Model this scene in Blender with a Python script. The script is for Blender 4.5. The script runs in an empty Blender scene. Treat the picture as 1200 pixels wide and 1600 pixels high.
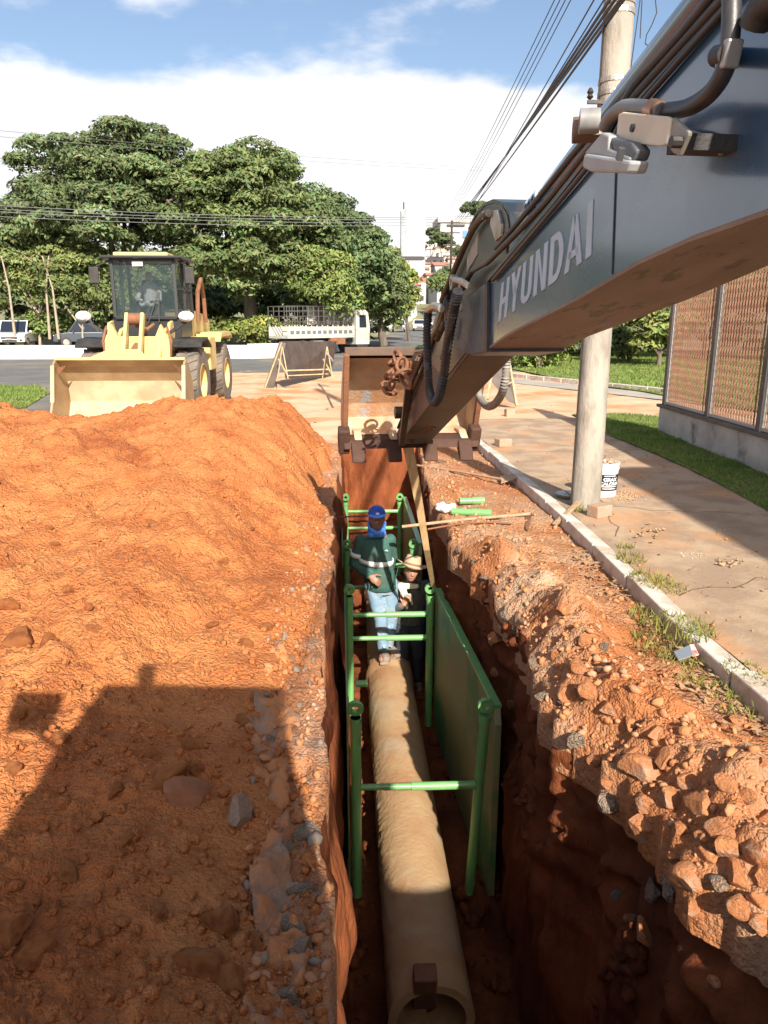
import bpy, math, random
import numpy as np
from mathutils import Vector, Matrix
R = math.radians
random.seed(7); rng = np.random.default_rng(7)
scene = bpy.context.scene
col = scene.collection

# ------------------------------------------------------------------ camera
CAM = Vector((0, 0, 1.9)); PITCH = 14.15; YAW = 2.2; FPX = 1150.0     # focal length in photo pixels (1200 x 1600)
cd = bpy.data.cameras.new('camera'); cam = bpy.data.objects.new('camera', cd); col.objects.link(cam)
cam.location = CAM; cam.rotation_euler = (R(90 - PITCH), 0, R(-YAW))
cd.sensor_fit = 'VERTICAL'; cd.sensor_height = 24; cd.lens = 24 * FPX / 1600
cd.clip_start = 0.05; cd.clip_end = 6000
scene.camera = cam

# ------------------------------------------------------------------ sun and sky
SUN_EL = 34.0; SUN_AZ = 12.6       # shadows run forwards and 12.6 degrees to the left of the trench
sunvec = Vector((math.sin(R(SUN_AZ)) * math.cos(R(SUN_EL)), -math.cos(R(SUN_AZ)) * math.cos(R(SUN_EL)), math.sin(R(SUN_EL))))
sd = bpy.data.lights.new('sun', 'SUN'); sun = bpy.data.objects.new('sun', sd); col.objects.link(sun)
sd.energy = 5.0; sd.angle = R(0.6); sd.color = (1.0, 0.93, 0.82)
sun.rotation_euler = sunvec.to_track_quat('Z', 'Y').to_euler()
world = bpy.data.worlds.new('World'); scene.world = world; world.use_nodes = True
wt = world.node_tree; wt.nodes.clear()
def wn(t, **k):
    n = wt.nodes.new(t)
    for a, b in k.items(): setattr(n, a, b)
    return n
wout = wn('ShaderNodeOutputWorld'); wbg = wn('ShaderNodeBackground'); wbg.inputs[1].default_value = 0.10
sky = wn('ShaderNodeTexSky', sky_type='NISHITA', sun_disc=False, sun_elevation=R(SUN_EL), sun_rotation=math.atan2(sunvec.x, sunvec.y), air_density=1.0, dust_density=2.5, ozone_density=1.0)
wtc = wn('ShaderNodeTexCoord'); wmap = wn('ShaderNodeMapping'); wmap.inputs['Scale'].default_value = (1.0, 1.0, 2.6)
wmap.inputs['Location'].default_value = (0.85, 0.1, 0.2)
wno = wn('ShaderNodeTexNoise'); wno.inputs['Scale'].default_value = 2.3; wno.inputs['Detail'].default_value = 9; wno.inputs['Roughness'].default_value = 0.56
wsep = wn('ShaderNodeSeparateXYZ')
wramp = wn('ShaderNodeMapRange', interpolation_type='SMOOTHSTEP')   # cloud bank low in the sky, thinning with height
for i, v in zip((1, 2, 3, 4), (0.215, 0.31, 0.30, -0.09)): wramp.inputs[i].default_value = v
wadd = wn('ShaderNodeMath', operation='ADD')
wmask = wn('ShaderNodeMapRange', interpolation_type='SMOOTHSTEP')
for i, v in zip((1, 2, 3, 4), (0.47, 0.60, 0.0, 1.0)): wmask.inputs[i].default_value = v
wno2 = wn('ShaderNodeTexNoise'); wno2.inputs['Scale'].default_value = 5.0; wno2.inputs['Detail'].default_value = 8
wcr = wn('ShaderNodeMapRange')
for i, v in zip((1, 2, 3, 4), (0.35, 0.6, 5.5, 6.4)): wcr.inputs[i].default_value = v
wcc = wn('ShaderNodeCombineColor'); wmix = wn('ShaderNodeMix', data_type='RGBA')
wl = wt.links.new
wl(wtc.outputs['Generated'], wmap.inputs[0]); wl(wmap.outputs[0], wno.inputs['Vector']); wl(wmap.outputs[0], wno2.inputs['Vector'])
wl(wtc.outputs['Generated'], wsep.inputs[0]); wl(wsep.outputs[2], wramp.inputs[0])
wl(wno.outputs['Fac'], wadd.inputs[0]); wl(wramp.outputs[0], wadd.inputs[1]); wl(wadd.outputs[0], wmask.inputs[0])
wl(wno2.outputs['Fac'], wcr.inputs[0])
wb = wn('ShaderNodeMath', operation='MULTIPLY'); wb.inputs[1].default_value = 1.03; wl(wcr.outputs[0], wb.inputs[0])
wl(wcr.outputs[0], wcc.inputs[0]); wl(wcr.outputs[0], wcc.inputs[1]); wl(wb.outputs[0], wcc.inputs[2])
wl(wmask.outputs[0], wmix.inputs[0]); wl(sky.outputs[0], wmix.inputs[6]); wl(wcc.outputs[0], wmix.inputs[7])
wl(wmix.outputs[2], wbg.inputs[0]); wl(wbg.outputs[0], wout.inputs[0])
scene.view_settings.view_transform = 'Standard'; scene.view_settings.look = 'None'
scene.view_settings.exposure = 0.92; scene.view_settings.gamma = 1.0; scene.view_settings.use_curve_mapping = False
scene.cycles.max_bounces = 6; scene.cycles.diffuse_bounces = 3; scene.cycles.use_denoising = True

# ------------------------------------------------------------------ helpers: points
mw = Matrix.Translation(CAM) @ cam.rotation_euler.to_matrix().to_4x4()
FWD = -Vector(mw.col[2][:3]); UP = Vector(mw.col[1][:3]); RGT = Vector(mw.col[0][:3])
def ray(px, py): return FWD + RGT * ((px - 600) / FPX) + UP * ((800 - py) / FPX)
def P(px, py, z=0.0):
    r = ray(px, py); return CAM + r * ((z - CAM.z) / r.z)
def PD(px, py, d): return CAM + ray(px, py) * d
def PY(px, py, y):
    r = ray(px, py); return CAM + r * (y / r.y)
MA = R(4.9); MF = Vector((-math.sin(MA), math.cos(MA), 0)); MN = Vector((math.cos(MA), math.sin(MA), 0))   # the excavator's forward and right
def M(s, l, z): return MF * s + MN * l + Vector((0, 0, z))
def onp(px, py, l):
    r = ray(px, py); t = l / r.dot(MN); p = CAM + r * t; return (p.dot(MF), p.z)
def interp(tab):
    tab = sorted(tab); xs = [a for a, b in tab]; ys = [b for a, b in tab]
    return lambda v: np.interp(v, xs, ys)

# ------------------------------------------------------------------ helpers: noise
def _h(ix, iy, iz, s):
    n = (ix * 374761393 + iy * 668265263 + iz * 2147483647 + s * 1274126177) & 0xffffffff
    n = ((n ^ (n >> 13)) * 1274126177) & 0xffffffff
    n = ((n ^ (n >> 15)) * 2246822519) & 0xffffffff
    return ((n ^ (n >> 16)) & 0xffff) / 65535.0
def vn(x, y, z=0.0, s=0):
    x, y, z = np.broadcast_arrays(np.asarray(x, float), np.asarray(y, float), np.asarray(z, float))
    ix, iy, iz = np.floor(x).astype(np.int64), np.floor(y).astype(np.int64), np.floor(z).astype(np.int64)
    fx, fy, fz = x - ix, y - iy, z - iz
    fx, fy, fz = [f * f * (3 - 2 * f) for f in (fx, fy, fz)]
    r = 0
    for a in (0, 1):
        for b in (0, 1):
            for c in (0, 1):
                w = (fx if a else 1 - fx) * (fy if b else 1 - fy) * (fz if c else 1 - fz)
                r = r + w * _h(ix + a, iy + b, iz + c, s)
    return r * 2 - 1
def fbm(x, y, z=0.0, o=4, s=0, g=0.5):
    r, a, f = 0, 1.0, 1.0
    for i in range(o):
        r = r + a * vn(np.asarray(x) * f, np.asarray(y) * f, np.asarray(z) * f, s + i * 17); a *= g; f *= 2.03
    return r
def clods(x, y, s=0, dens=1.0):
    """bumps of soil: rounded height 0..1 from a cellular pattern"""
    ix, iy = np.floor(x).astype(np.int64), np.floor(y).astype(np.int64); best = np.zeros_like(x)
    for a in (-1, 0, 1):
        for b in (-1, 0, 1):
            jx, jy = ix + a, iy + b; z0 = np.zeros_like(jx)
            cx = jx + _h(jx, jy, z0, s + 1); cy = jy + _h(jx, jy, z0, s + 2); rr = (0.2 + 0.5 * _h(jx, jy, z0, s + 3) ** 2) * (_h(jx, jy, z0, s + 4) < dens)
            d2 = ((x - cx) ** 2 + (y - cy) ** 2) / np.maximum(rr, 1e-3) ** 2
            best = np.maximum(best, rr * np.sqrt(np.clip(1 - d2, 0, 1)))
    return best
def sst(a, b, v):
    t = np.clip((np.asarray(v, float) - a) / (b - a), 0, 1); return t * t * (3 - 2 * t)

# ------------------------------------------------------------------ helpers: materials
MATS = {}
def mat(name, c1, c2=None, scale=4.0, rough=0.8, bump=0.0, bscale=30.0, metal=0.0, coat=0.0, spec=0.5, c3=None, scale3=1.0, amt3=0.5, detail=6, stretch=None, attr=None, bdist=0.02, lo=0.35, hi=0.65, lo3=0.5, hi3=0.7, rough3=None, trans=0.0, gran=0.0):
    if name in MATS: return MATS[name]
    m = bpy.data.materials.new(name); m.use_nodes = True; t = m.node_tree; N, L = t.nodes, t.links.new
    b = N['Principled BSDF']; b.inputs['Roughness'].default_value = rough; b.inputs['Metallic'].default_value = metal
    b.inputs['Specular IOR Level'].default_value = spec; b.inputs['Coat Weight'].default_value = coat; b.inputs['Coat Roughness'].default_value = 0.12
    tc = N.new('ShaderNodeTexCoord'); src = tc.outputs['Object']
    if stretch:
        mp = N.new('ShaderNodeMapping'); mp.inputs['Scale'].default_value = stretch; L(src, mp.inputs[0]); src = mp.outputs[0]
    def noise(sc, det=detail, rg=0.6):
        n = N.new('ShaderNodeTexNoise'); n.inputs['Scale'].default_value = sc; n.inputs['Detail'].default_value = det; n.inputs['Roughness'].default_value = rg; L(src, n.inputs['Vector']); return n.outputs['Fac']
    def rng_(s, a, bb, c=0.0, d=1.0):
        r = N.new('ShaderNodeMapRange'); L(s, r.inputs[0])
        for i, v in zip((1, 2, 3, 4), (a, bb, c, d)): r.inputs[i].default_value = v
        return r.outputs[0]
    def mix(f, a, bb):
        x = N.new('ShaderNodeMix'); x.data_type = 'RGBA'; L(f, x.inputs[0])
        for i, v in ((6, a), (7, bb)):
            if isinstance(v, tuple): x.inputs[i].default_value = (*v[:3], 1)
            else: L(v, x.inputs[i])
        return x.outputs[2]
    cout = None
    if c2 is not None: cout = mix(rng_(noise(scale), lo, hi), c1, c2)
    f3 = None
    if c3 is not None:
        f3 = rng_(noise(scale3), lo3, hi3, 0.0, amt3); cout = mix(f3, cout if cout is not None else c1, c3)
    if attr:
        a = N.new('ShaderNodeAttribute'); a.attribute_name = attr
        x = N.new('ShaderNodeMix'); x.data_type = 'RGBA'; x.blend_type = 'MULTIPLY'; x.inputs[0].default_value = 1.0
        if cout is not None: L(cout, x.inputs[6])
        else: x.inputs[6].default_value = (*c1, 1)
        L(a.outputs['Color'], x.inputs[7]); cout = x.outputs[2]
    if cout is not None: L(cout, b.inputs['Base Color'])
    else: b.inputs['Base Color'].default_value = (*c1, 1)
    if rough3 is not None and f3 is not None:
        L(rng_(f3, 0, max(amt3, 1e-3), rough, rough3), b.inputs['Roughness'])
    if bump:
        bp = N.new('ShaderNodeBump'); bp.inputs['Strength'].default_value = bump; bp.inputs['Distance'].default_value = bdist
        hsrc = noise(bscale, 8, 0.65)
        if gran:       # crumbs of soil: rounded cells of two sizes
            for gs, ga in ((gran, .9), (gran * 2.7, .5)):
                vo = N.new('ShaderNodeTexVoronoi'); vo.inputs['Scale'].default_value = gs; L(src, vo.inputs['Vector']); vo.inputs['Randomness'].default_value = 1.0
                ma = N.new('ShaderNodeMath'); ma.operation = 'MULTIPLY_ADD'; L(vo.outputs['Distance'], ma.inputs[0]); ma.inputs[1].default_value = -ga; L(hsrc, ma.inputs[2]); hsrc = ma.outputs[0]
        L(hsrc, bp.inputs['Height']); L(bp.outputs[0], b.inputs['Normal'])
    if trans:
        tr = N.new('ShaderNodeBsdfTranslucent'); ms = N.new('ShaderNodeMixShader'); ms.inputs[0].default_value = trans
        L(cout, tr.inputs[0]) if cout is not None else None
        L(b.outputs[0], ms.inputs[1]); L(tr.outputs[0], ms.inputs[2]); L(ms.outputs[0], N['Material Output'].inputs[0])
    MATS[name] = m; return m
def glass(name, c=(0.7, 0.8, 0.8), alpha=0.35):
    if name in MATS: return MATS[name]
    m = bpy.data.materials.new(name); m.use_nodes = True; t = m.node_tree; N, L = t.nodes, t.links.new
    b = N['Principled BSDF']; b.inputs['Base Color'].default_value = (*c, 1); b.inputs['Roughness'].default_value = 0.03
    b.inputs['Alpha'].default_value = alpha; b.inputs['Specular IOR Level'].default_value = 0.8; MATS[name] = m; return m

# ------------------------------------------------------------------ helpers: meshes
class MB:
    def __init__(s): s.v = []; s.f = []; s.m = []
    def add(s, vs, fs, mi=0):
        o = len(s.v); s.v += [tuple(x) for x in vs]; s.f += [tuple(o + i for i in f) for f in fs]; s.m += [mi] * len(fs); return s
    def box(s, c, d, rot=None, mi=0, taper=1.0):
        x, y, z = d[0] / 2, d[1] / 2, d[2] / 2
        vs = [Vector((a * x * (taper if e > 0 else 1), b * y * (taper if e > 0 else 1), e * z)) for e in (-1, 1) for b in (-1, 1) for a in (-1, 1)]
        if rot is not None: vs = [rot @ v for v in vs]
        c = Vector(c)
        return s.add([v + c for v in vs], [(0, 2, 3, 1), (4, 5, 7, 6), (0, 1, 5, 4), (2, 6, 7, 3), (0, 4, 6, 2), (1, 3, 7, 5)], mi)
    def bar(s, a, b, w, h, mi=0, up=Vector((0, 0, 1))):
        a, b = Vector(a), Vector(b); d = (b - a); L = d.length; d = d / L
        if abs(d.dot(up)) > 0.99: up = Vector((0, 1, 0))
        r = d.cross(up).normalized(); u = r.cross(d)
        return s.box((a + b) / 2, (w, L, h), Matrix((r, d, u)).transposed(), mi)
    def cyl(s, a, b, r0, r1=None, n=14, caps=True, mi=0):
        r1 = r0 if r1 is None else r1; a, b = Vector(a), Vector(b); d = (b - a).normalized()
        u = d.cross(Vector((0, 0, 1)) if abs(d.z) < 0.95 else Vector((1, 0, 0))).normalized(); w = d.cross(u)
        vs = []
        for c, r in ((a, r0), (b, r1)):
            for i in range(n): t = 2 * math.pi * i / n; vs.append(c + (u * math.cos(t) + w * math.sin(t)) * r)
        fs = [(i, i + n, (i + 1) % n + n, (i + 1) % n) for i in range(n)]
        if caps: fs += [tuple(range(n)), tuple(range(2 * n - 1, n - 1, -1))]
        return s.add(vs, fs, mi)
    def tube(s, pts, r, n=8, mi=0, closed=False, ridges=0):
        pts = [Vector(p) for p in pts]; k = len(pts); rings = []; up = None
        for i, p in enumerate(pts):
            d = (pts[(i + 1) % k] - pts[i - 1]) if closed else (pts[min(i + 1, k - 1)] - pts[max(i - 1, 0)])
            d.normalize()
            if up is None: up = d.cross(Vector((0, 0, 1)) if abs(d.z) < 0.9 else Vector((1, 0, 0))).normalized()
            else: up = (up - d * up.dot(d)).normalized()
            w = d.cross(up); rr = (r(i / (k - 1)) if callable(r) else r) * (1 + (ridges if i % 2 else 0))
            rings.append([p + (up * math.cos(2 * math.pi * j / n) + w * math.sin(2 * math.pi * j / n)) * rr for j in range(n)])
        vs = [v for q in rings for v in q]; fs = []
        for i in range(k if closed else k - 1):
            a, b = i * n, ((i + 1) % k) * n
            fs += [(a + j, a + (j + 1) % n, b + (j + 1) % n, b + j) for j in range(n)]
        if not closed: fs += [tuple(range(n - 1, -1, -1)), tuple((k - 1) * n + j for j in range(n))]
        return s.add(vs, fs, mi)
    def prism(s, pts, off, mi=0):
        """closed polygon of 3-D points pushed along the vector off"""
        n = len(pts); off = Vector(off); a = [Vector(p) for p in pts]
        return s.add(a + [p + off for p in a], [tuple(range(n)), tuple(range(2 * n - 1, n - 1, -1))] + [(i, i + n, (i + 1) % n + n, (i + 1) % n) for i in range(n)], mi)
    def ring(s, c, axis, ro, ri, th, n=20, mi=0):
        axis = Vector(axis).normalized(); u = axis.cross(Vector((0, 0, 1)) if abs(axis.z) < 0.9 else Vector((1, 0, 0))).normalized(); w = axis.cross(u); c = Vector(c)
        vs = []
        for rr, h in ((ro, -th / 2), (ro, th / 2), (ri, th / 2), (ri, -th / 2)):
            vs += [c + axis * h + (u * math.cos(2 * math.pi * i / n) + w * math.sin(2 * math.pi * i / n)) * rr for i in range(n)]
        fs = []
        for q in range(4):
            a, b = q * n, ((q + 1) % 4) * n
            fs += [(a + i, a + (i + 1) % n, b + (i + 1) % n, b + i) for i in range(n)]
        return s.add(vs, fs, mi)
    def lathe(s, prof, c, axis=Vector((0, 0, 1)), n=20, mi=0):
        axis = Vector(axis).normalized(); u = axis.cross(Vector((0, 0, 1)) if abs(axis.z) < 0.9 else Vector((1, 0, 0))).normalized(); w = axis.cross(u); c = Vector(c)
        vs = [c + axis * h + (u * math.cos(2 * math.pi * i / n) + w * math.sin(2 * math.pi * i / n)) * r for r, h in prof for i in range(n)]
        fs = [(k * n + i, k * n + (i + 1) % n, (k + 1) * n + (i + 1) % n, (k + 1) * n + i) for k in range(len(prof) - 1) for i in range(n)]
        return s.add(vs, fs, mi)
    def sphere(s, c, r, n=12, k=8, mi=0, sc=(1, 1, 1), rot=None):
        vs = []; c = Vector(c)
        for i in range(k + 1):
            t = math.pi * i / k
            for j in range(n):
                p = 2 * math.pi * j / n; v = Vector((math.sin(t) * math.cos(p) * r * sc[0], math.sin(t) * math.sin(p) * r * sc[1], math.cos(t) * r * sc[2]))
                vs.append(c + (rot @ v if rot is not None else v))
        return s.add(vs, [(i * n + j, (i + 1) * n + j, (i + 1) * n + (j + 1) % n, i * n + (j + 1) % n) for i in range(k) for j in range(n)], mi)
    def build(s, name, mats, parent=None, smooth=None, bevel=0.0, world_at=None):
        me = bpy.data.meshes.new(name)
        off = Vector((0, 0, 0))
        if parent is not None: off = gloc(parent)
        me.from_pydata([tuple(Vector(v) - off) for v in s.v], [], s.f)
        if not isinstance(mats, (list, tuple)): mats = [mats]
        for m in mats: me.materials.append(m)
        if len(mats) > 1: me.polygons.foreach_set('material_index', s.m)
        if smooth:
            me.polygons.foreach_set('use_smooth', [True] * len(me.polygons)); me.set_sharp_from_angle(angle=R(smooth))
        me.update()
        o = bpy.data.objects.new(name, me); col.objects.link(o)
        if parent is not None: o.parent = parent
        if bevel:
            b = o.modifiers.new('bevel', 'BEVEL'); b.width = bevel; b.segments = 2; b.limit_method = 'ANGLE'; b.angle_limit = R(40)
        return o
def gloc(o):
    v = Vector((0, 0, 0))
    while o is not None: v = v + o.location; o = o.parent
    return v
def npmesh(name, V, F, mats, parent=None, smooth=False, colors=None, mi=None):
    """V (n,3), F (m,3|4) numpy arrays"""
    me = bpy.data.meshes.new(name); n, k = len(F), F.shape[1]
    if parent is not None: V = np.asarray(V, float) - np.array(gloc(parent))
    me.vertices.add(len(V)); me.vertices.foreach_set('co', np.asarray(V, np.float32).ravel())
    me.loops.add(n * k); me.loops.foreach_set('vertex_index', F.astype(np.int32).ravel())
    me.polygons.add(n); me.polygons.foreach_set('loop_start', np.arange(0, n * k, k, dtype=np.int32))
    if smooth: me.polygons.foreach_set('use_smooth', np.ones(n, bool))
    if not isinstance(mats, (list, tuple)): mats = [mats]
    for m in mats: me.materials.append(m)
    if mi is not None: me.polygons.foreach_set('material_index', np.asarray(mi, np.int32))
    if colors is not None:
        ca = me.color_attributes.new('tint', 'FLOAT_COLOR', 'POINT')
        c4 = np.ones((len(V), 4), np.float32); c4[:, :3] = colors if colors.ndim == 2 else colors[:, None]; ca.data.foreach_set('color', c4.ravel())
    me.update(calc_edges=True); me.validate()
    o = bpy.data.objects.new(name, me); col.objects.link(o)
    if parent is not None: o.parent = parent
    return o
def grid(X, Y, Z):
    r, c = X.shape; V = np.stack([X, Y, Z], -1).reshape(-1, 3)
    i = np.arange(r * c).reshape(r, c)
    return V, np.stack([i[:-1, :-1], i[:-1, 1:], i[1:, 1:], i[1:, :-1]], -1).reshape(-1, 4)
def tag(o, label=None, cat=None, group=None, kind=None):
    if label: o['label'] = label
    if cat: o['category'] = cat
    if group: o['group'] = group
    if kind: o['kind'] = kind
    return o
def thing(name, loc, label, cat, group=None):
    o = bpy.data.objects.new(name, None); o.empty_display_size = 0.2; col.objects.link(o); o.location = Vector(loc)
    return tag(o, label, cat, group)
def copy_tree(o, parent=None, label=None):
    c = o.copy(); col.objects.link(c); c.parent = parent
    if label: c['label'] = label
    for ch in list(o.children): copy_tree(ch, c)
    return c

# ------------------------------------------------------------------ materials
SOIL = mat('orange_clay', (0.61, 0.243, 0.086), (0.50, 0.168, 0.055), 2.2, 0.95, 0.8, 60, gran=42, detail=7, c3=(0.30, 0.082, 0.030), scale3=1.3, amt3=0.8, spec=0.15, bdist=0.03)
CLAYW = mat('cut_clay', (0.26, 0.080, 0.030), (0.12, 0.034, 0.015), 2.0, 0.95, 1.0, 14, c3=(0.06, 0.02, 0.011), scale3=1.2, amt3=0.7, spec=0.1, stretch=(1, 1, 0.35), bdist=0.04)  # moist clay, its tone darkened further to deepen the trench shade
CLAYBIG = mat('clay_block', (0.52, 0.23, 0.10), (0.40, 0.145, 0.06), 1.1, 0.95, 0.6, 4, c3=(0.46, 0.33, 0.23), scale3=.7, amt3=0.85, spec=0.1, bdist=.08)
CLAYROCK = mat('clay_crumb', (0.52, 0.25, 0.115), (0.42, 0.165, 0.07), 5.0, 0.95, 0.6, 22, c3=(0.42, 0.33, 0.25), scale3=2.0, amt3=0.8, spec=0.15)
GREYROCK = mat('broken_asphalt', (0.27, 0.20, 0.145), (0.42, 0.31, 0.22), 1.5, 0.9, 0.8, 6, gran=4, bdist=.06, c3=(0.50, 0.23, 0.10), scale3=.8, amt3=0.6, spec=0.2)
DUST = mat('dusty_road', (0.56, 0.42, 0.28), (0.50, 0.33, 0.20), 1.3, 0.95, 0.7, 60, c3=(0.52, 0.21, 0.085), scale3=0.6, amt3=0.85, spec=0.15, bdist=0.012, lo3=0.47, hi3=0.62)
ASPH = mat('asphalt', (0.105, 0.105, 0.10), (0.15, 0.145, 0.135), 0.7, 0.9, 0.4, 90, c3=(0.36, 0.27, 0.18), scale3=0.16, amt3=0.5, spec=0.3, lo3=0.5, hi3=0.7)
PAVE = mat('stained_pavement', (0.41, 0.295, 0.195), (0.30, 0.21, 0.14), 2.6, 0.92, 0.6, 45, c3=(0.50, 0.24, 0.10), scale3=0.8, amt3=0.7, spec=0.2, bdist=0.01, lo3=0.52, hi3=0.66, lo=.42, hi=.58)
CONC = mat('kerb_concrete', (0.62, 0.57, 0.50), (0.45, 0.38, 0.30), 6.0, 0.9, 0.5, 50, c3=(0.38, 0.24, 0.15), scale3=3.0, amt3=0.5, bdist=0.008)
WHITE = mat('white_paint', (0.80, 0.79, 0.76), (0.70, 0.69, 0.66), 1.5, 0.8, 0.2, 30)
GRASSG = mat('lawn', (0.12, 0.16, 0.04), (0.18, 0.20, 0.065), 0.9, 0.95, 0.8, 40, c3=(0.24, 0.19, 0.085), scale3=0.35, amt3=0.6, spec=0.1)
GRASSB = mat('grass_blades', (0.15, 0.24, 0.05), (0.23, 0.27, 0.08), 1.0, 0.8, attr='tint', spec=0.2, trans=0.25)
WOOD = mat('weathered_wood', (0.42, 0.28, 0.16), (0.28, 0.18, 0.10), 5.0, 0.8, 0.4, 40, stretch=(6, 6, 1))
SILVER = mat('worn_steel', (0.52, 0.50, 0.46), (0.30, 0.24, 0.18), 6.0, 0.4, 0.2, 40, metal=0.7)
BLACK = mat('black_rubber', (0.018, 0.018, 0.019), (0.04, 0.035, 0.03), 8, 0.55, 0.2, 60)
PIPEP = mat('pipe_paint', (0.020, 0.030, 0.040), (0.04, 0.04, 0.042), 5, 0.45)
DARKM = mat('dark_metal', (0.03, 0.03, 0.032), (0.07, 0.05, 0.035), 5, 0.5, 0.2, 40, metal=0.3)

# ================================================================== THE GROUND AND THE TRENCH
def tabx(pts, z=0.0): return [(P(a, b, z).y, P(a, b, z).x) for a, b in pts]
LIPL = interp(tabx([(519, 1600), (517, 1500), (508, 1250), (503, 1050), (508, 930), (518, 850), (526, 760), (530, 700)]) + [(0.0, -0.05)])
LIPR = interp(tabx([(1200, 1455), (1120, 1410), (1040, 1325), (985, 1240), (900, 1150), (850, 1060), (775, 935), (705, 850), (672, 780), (656, 700)]) + [(0.0, 1.75)])
HEAPX = interp(tabx([(438, 1600), (445, 1500), (432, 1380), (452, 1290), (412, 1180), (428, 1090), (450, 1010), (470, 930), (477, 860), (476, 760), (492, 690), (505, 640)]) + [(0.0, -0.25)])
KERBX = interp(tabx([(1330, 1210), (1200, 1097), (1060, 978), (985, 905), (880, 806), (800, 737), (742, 687)], 0.11) + [(0.0, 3.3)])
_LL, _LR = LIPL, LIPR
def LIPL(y): return _LL(y) + 0.034 * fbm(np.asarray(y) * 2.3, 0 * np.asarray(y), 0, 5, 201, .6)
def LIPR(y): return _LR(y) + (0.02 + 0.055 * (1 - sst(5, 9, y))) * fbm(np.asarray(y) * 2.1, 0 * np.asarray(y), 0, 5, 203, .62)
YE = 12.3; ZF = -2.17
def floorz(y): return ZF + 0.9 * sst(9.5, 12.3, y)
yr = np.concatenate([np.linspace(0.9, 1.5, 10)[:-1], 1.5 * (YE / 1.5) ** np.linspace(0, 1, 260)])
# the cut: left wall, floor, right wall, far end
nl, nf, nr = 70, 26, 90
rows = []
for y in yr:
    zl = floorz(y); a = LIPL(y); b = LIPR(y)
    t = np.linspace(0, 1, nl); xl = a + 0.10 * t; zz = t * zl
    tf = np.linspace(0, 1, nf + 2)[1:-1]; fb = min(b, float(np.interp(y, [1, 3.5, 4.5, 6.8, 12], [1.15, 1.08, 1.02, .90, .86]))); xf = a + 0.10 + (fb - a - 0.1) * tf; zf = np.full(nf, zl)
    tr = np.linspace(1, 0, nr); xr = fb + (b - fb) * (1 - tr) ** 1.6; zr = tr * zl
    rows.append((np.concatenate([xl, xf, xr]), np.full(nl + nf + nr, y), np.concatenate([zz, zf, zr])))
X = np.array([r[0] for r in rows]); Y = np.array([r[1] for r in rows]); Z = np.array([r[2] for r in rows])
side = np.concatenate([np.full(nl, 1.0), np.linspace(1, -1, nf), np.full(nr, -1.0)])[None, :] * np.ones_like(X)
isf = np.concatenate([np.zeros(nl), np.ones(nf), np.zeros(nr)])[None, :]
edge = np.clip(np.abs(Z) / 0.12, 0, 1)
rough = fbm(Y * 1.7, Z * 1.3, X * 0.5, 5, 3) * 0.055 + fbm(Y * 7, Z * 1.6, X, 4, 9) * 0.03
rr = np.abs(fbm(Y * 3.3, Z * 3.3, 0, 4, 31)) * 0.14
X2 = X + (1 - isf) * edge * (rough + (side < 0) * rr * np.clip(1.2 + Z / 1.6, 0, 1) + (side < 0) * .028 * np.abs(np.sin(Y * 8.5 + 1.3 * vn(Y * 1.1, Z * .8, 0, 88) + Z * .5)) * (vn(Y * .8, Z * .7, 0, 89) > -.2))
Z2 = Z + isf * (0.07 * fbm(X * 2.5, Y * 2.5, 0, 4, 5) + 0.05 * clods(X * 5, Y * 5, 7))
V, F = grid(X2, Y, Z2)
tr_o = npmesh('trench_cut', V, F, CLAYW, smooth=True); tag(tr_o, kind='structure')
# far end wall of the cut
xs = np.linspace(0, 1, 60); zs = np.linspace(0, 1, 50)
XX, ZZ = np.meshgrid(xs, zs); a, b = float(LIPL(YE)), float(LIPR(YE))
XE = a - 0.05 + (b - a + 0.1) * XX; ZE = floorz(YE) * ZZ; YE2 = YE + 0.02 - ZZ * 0.35 + 0.08 * fbm(XE * 5, ZE * 1.2, 0, 4, 12) * np.clip(ZZ * 8, 0, 1)
V, F = grid(XE, YE2, ZE); tag(npmesh('trench_end', V, F, CLAYW, smooth=True), kind='structure')
# near end, below the machine
V, F = grid(*[np.array(q, float) for q in ([[-0.3, 2.0], [-0.3, 2.0]], [[0.9, 0.9], [0.9, 0.9]], [[0.0, 0.0], [ZF - .2, ZF - .2]])]); tag(npmesh('trench_near_end', V, F, CLAYW), kind='structure')

# ground sheets either side of the cut (one mesh)
tg = np.concatenate([np.linspace(0, 1.0, 50)[:-1], 1.0 * 60 ** np.linspace(0, 1, 60)])
def gz(x, y): return 0.012 * fbm(np.asarray(x) * 1.5, np.asarray(y) * 1.5, 0, 3, 21) + 0.010 * fbm(np.asarray(x) * 9, np.asarray(y) * 9, 0, 3, 23)
Vs, Fs, n0, mi = [], [], 0, []
def addg(X, Y, Z, m):
    global n0
    V, F = grid(X, Y, Z); Vs.append(V); Fs.append(F + n0); n0 += len(V); mi.append(np.full(len(F), m))
yy = yr[:, None] * np.ones_like(tg)[None, :]
def bank(x, y, t):      # soil pushed up along the right lip and slumping into the cut
    return 0.16 * np.exp(-((t - 0.28) / 0.28) ** 2) * (1 - sst(5.5, 8.0, y)) + 0.05 * np.exp(-((t - 0.2) / 0.2) ** 2)
XL = LIPL(yy) - tg[None, :]; ZL = gz(XL, yy) * np.clip(tg * 8, 0, 1) - 0.0
ZL = ZL + (.035 * fbm(XL * 6, yy * 6, 0, 5, 43, .6) + .05 * clods(XL * 9, yy * 9, 45, .6)) * np.clip(tg * 12, 0, 1) * np.exp(-tg / .7)
XL = np.concatenate([XL[:, :1] - .004, XL], 1); ZL = np.concatenate([ZL[:, :1] - .3, ZL], 1); addg(XL[:, ::-1], np.concatenate([yy[:, :1], yy], 1), ZL[:, ::-1], 2)
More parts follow.
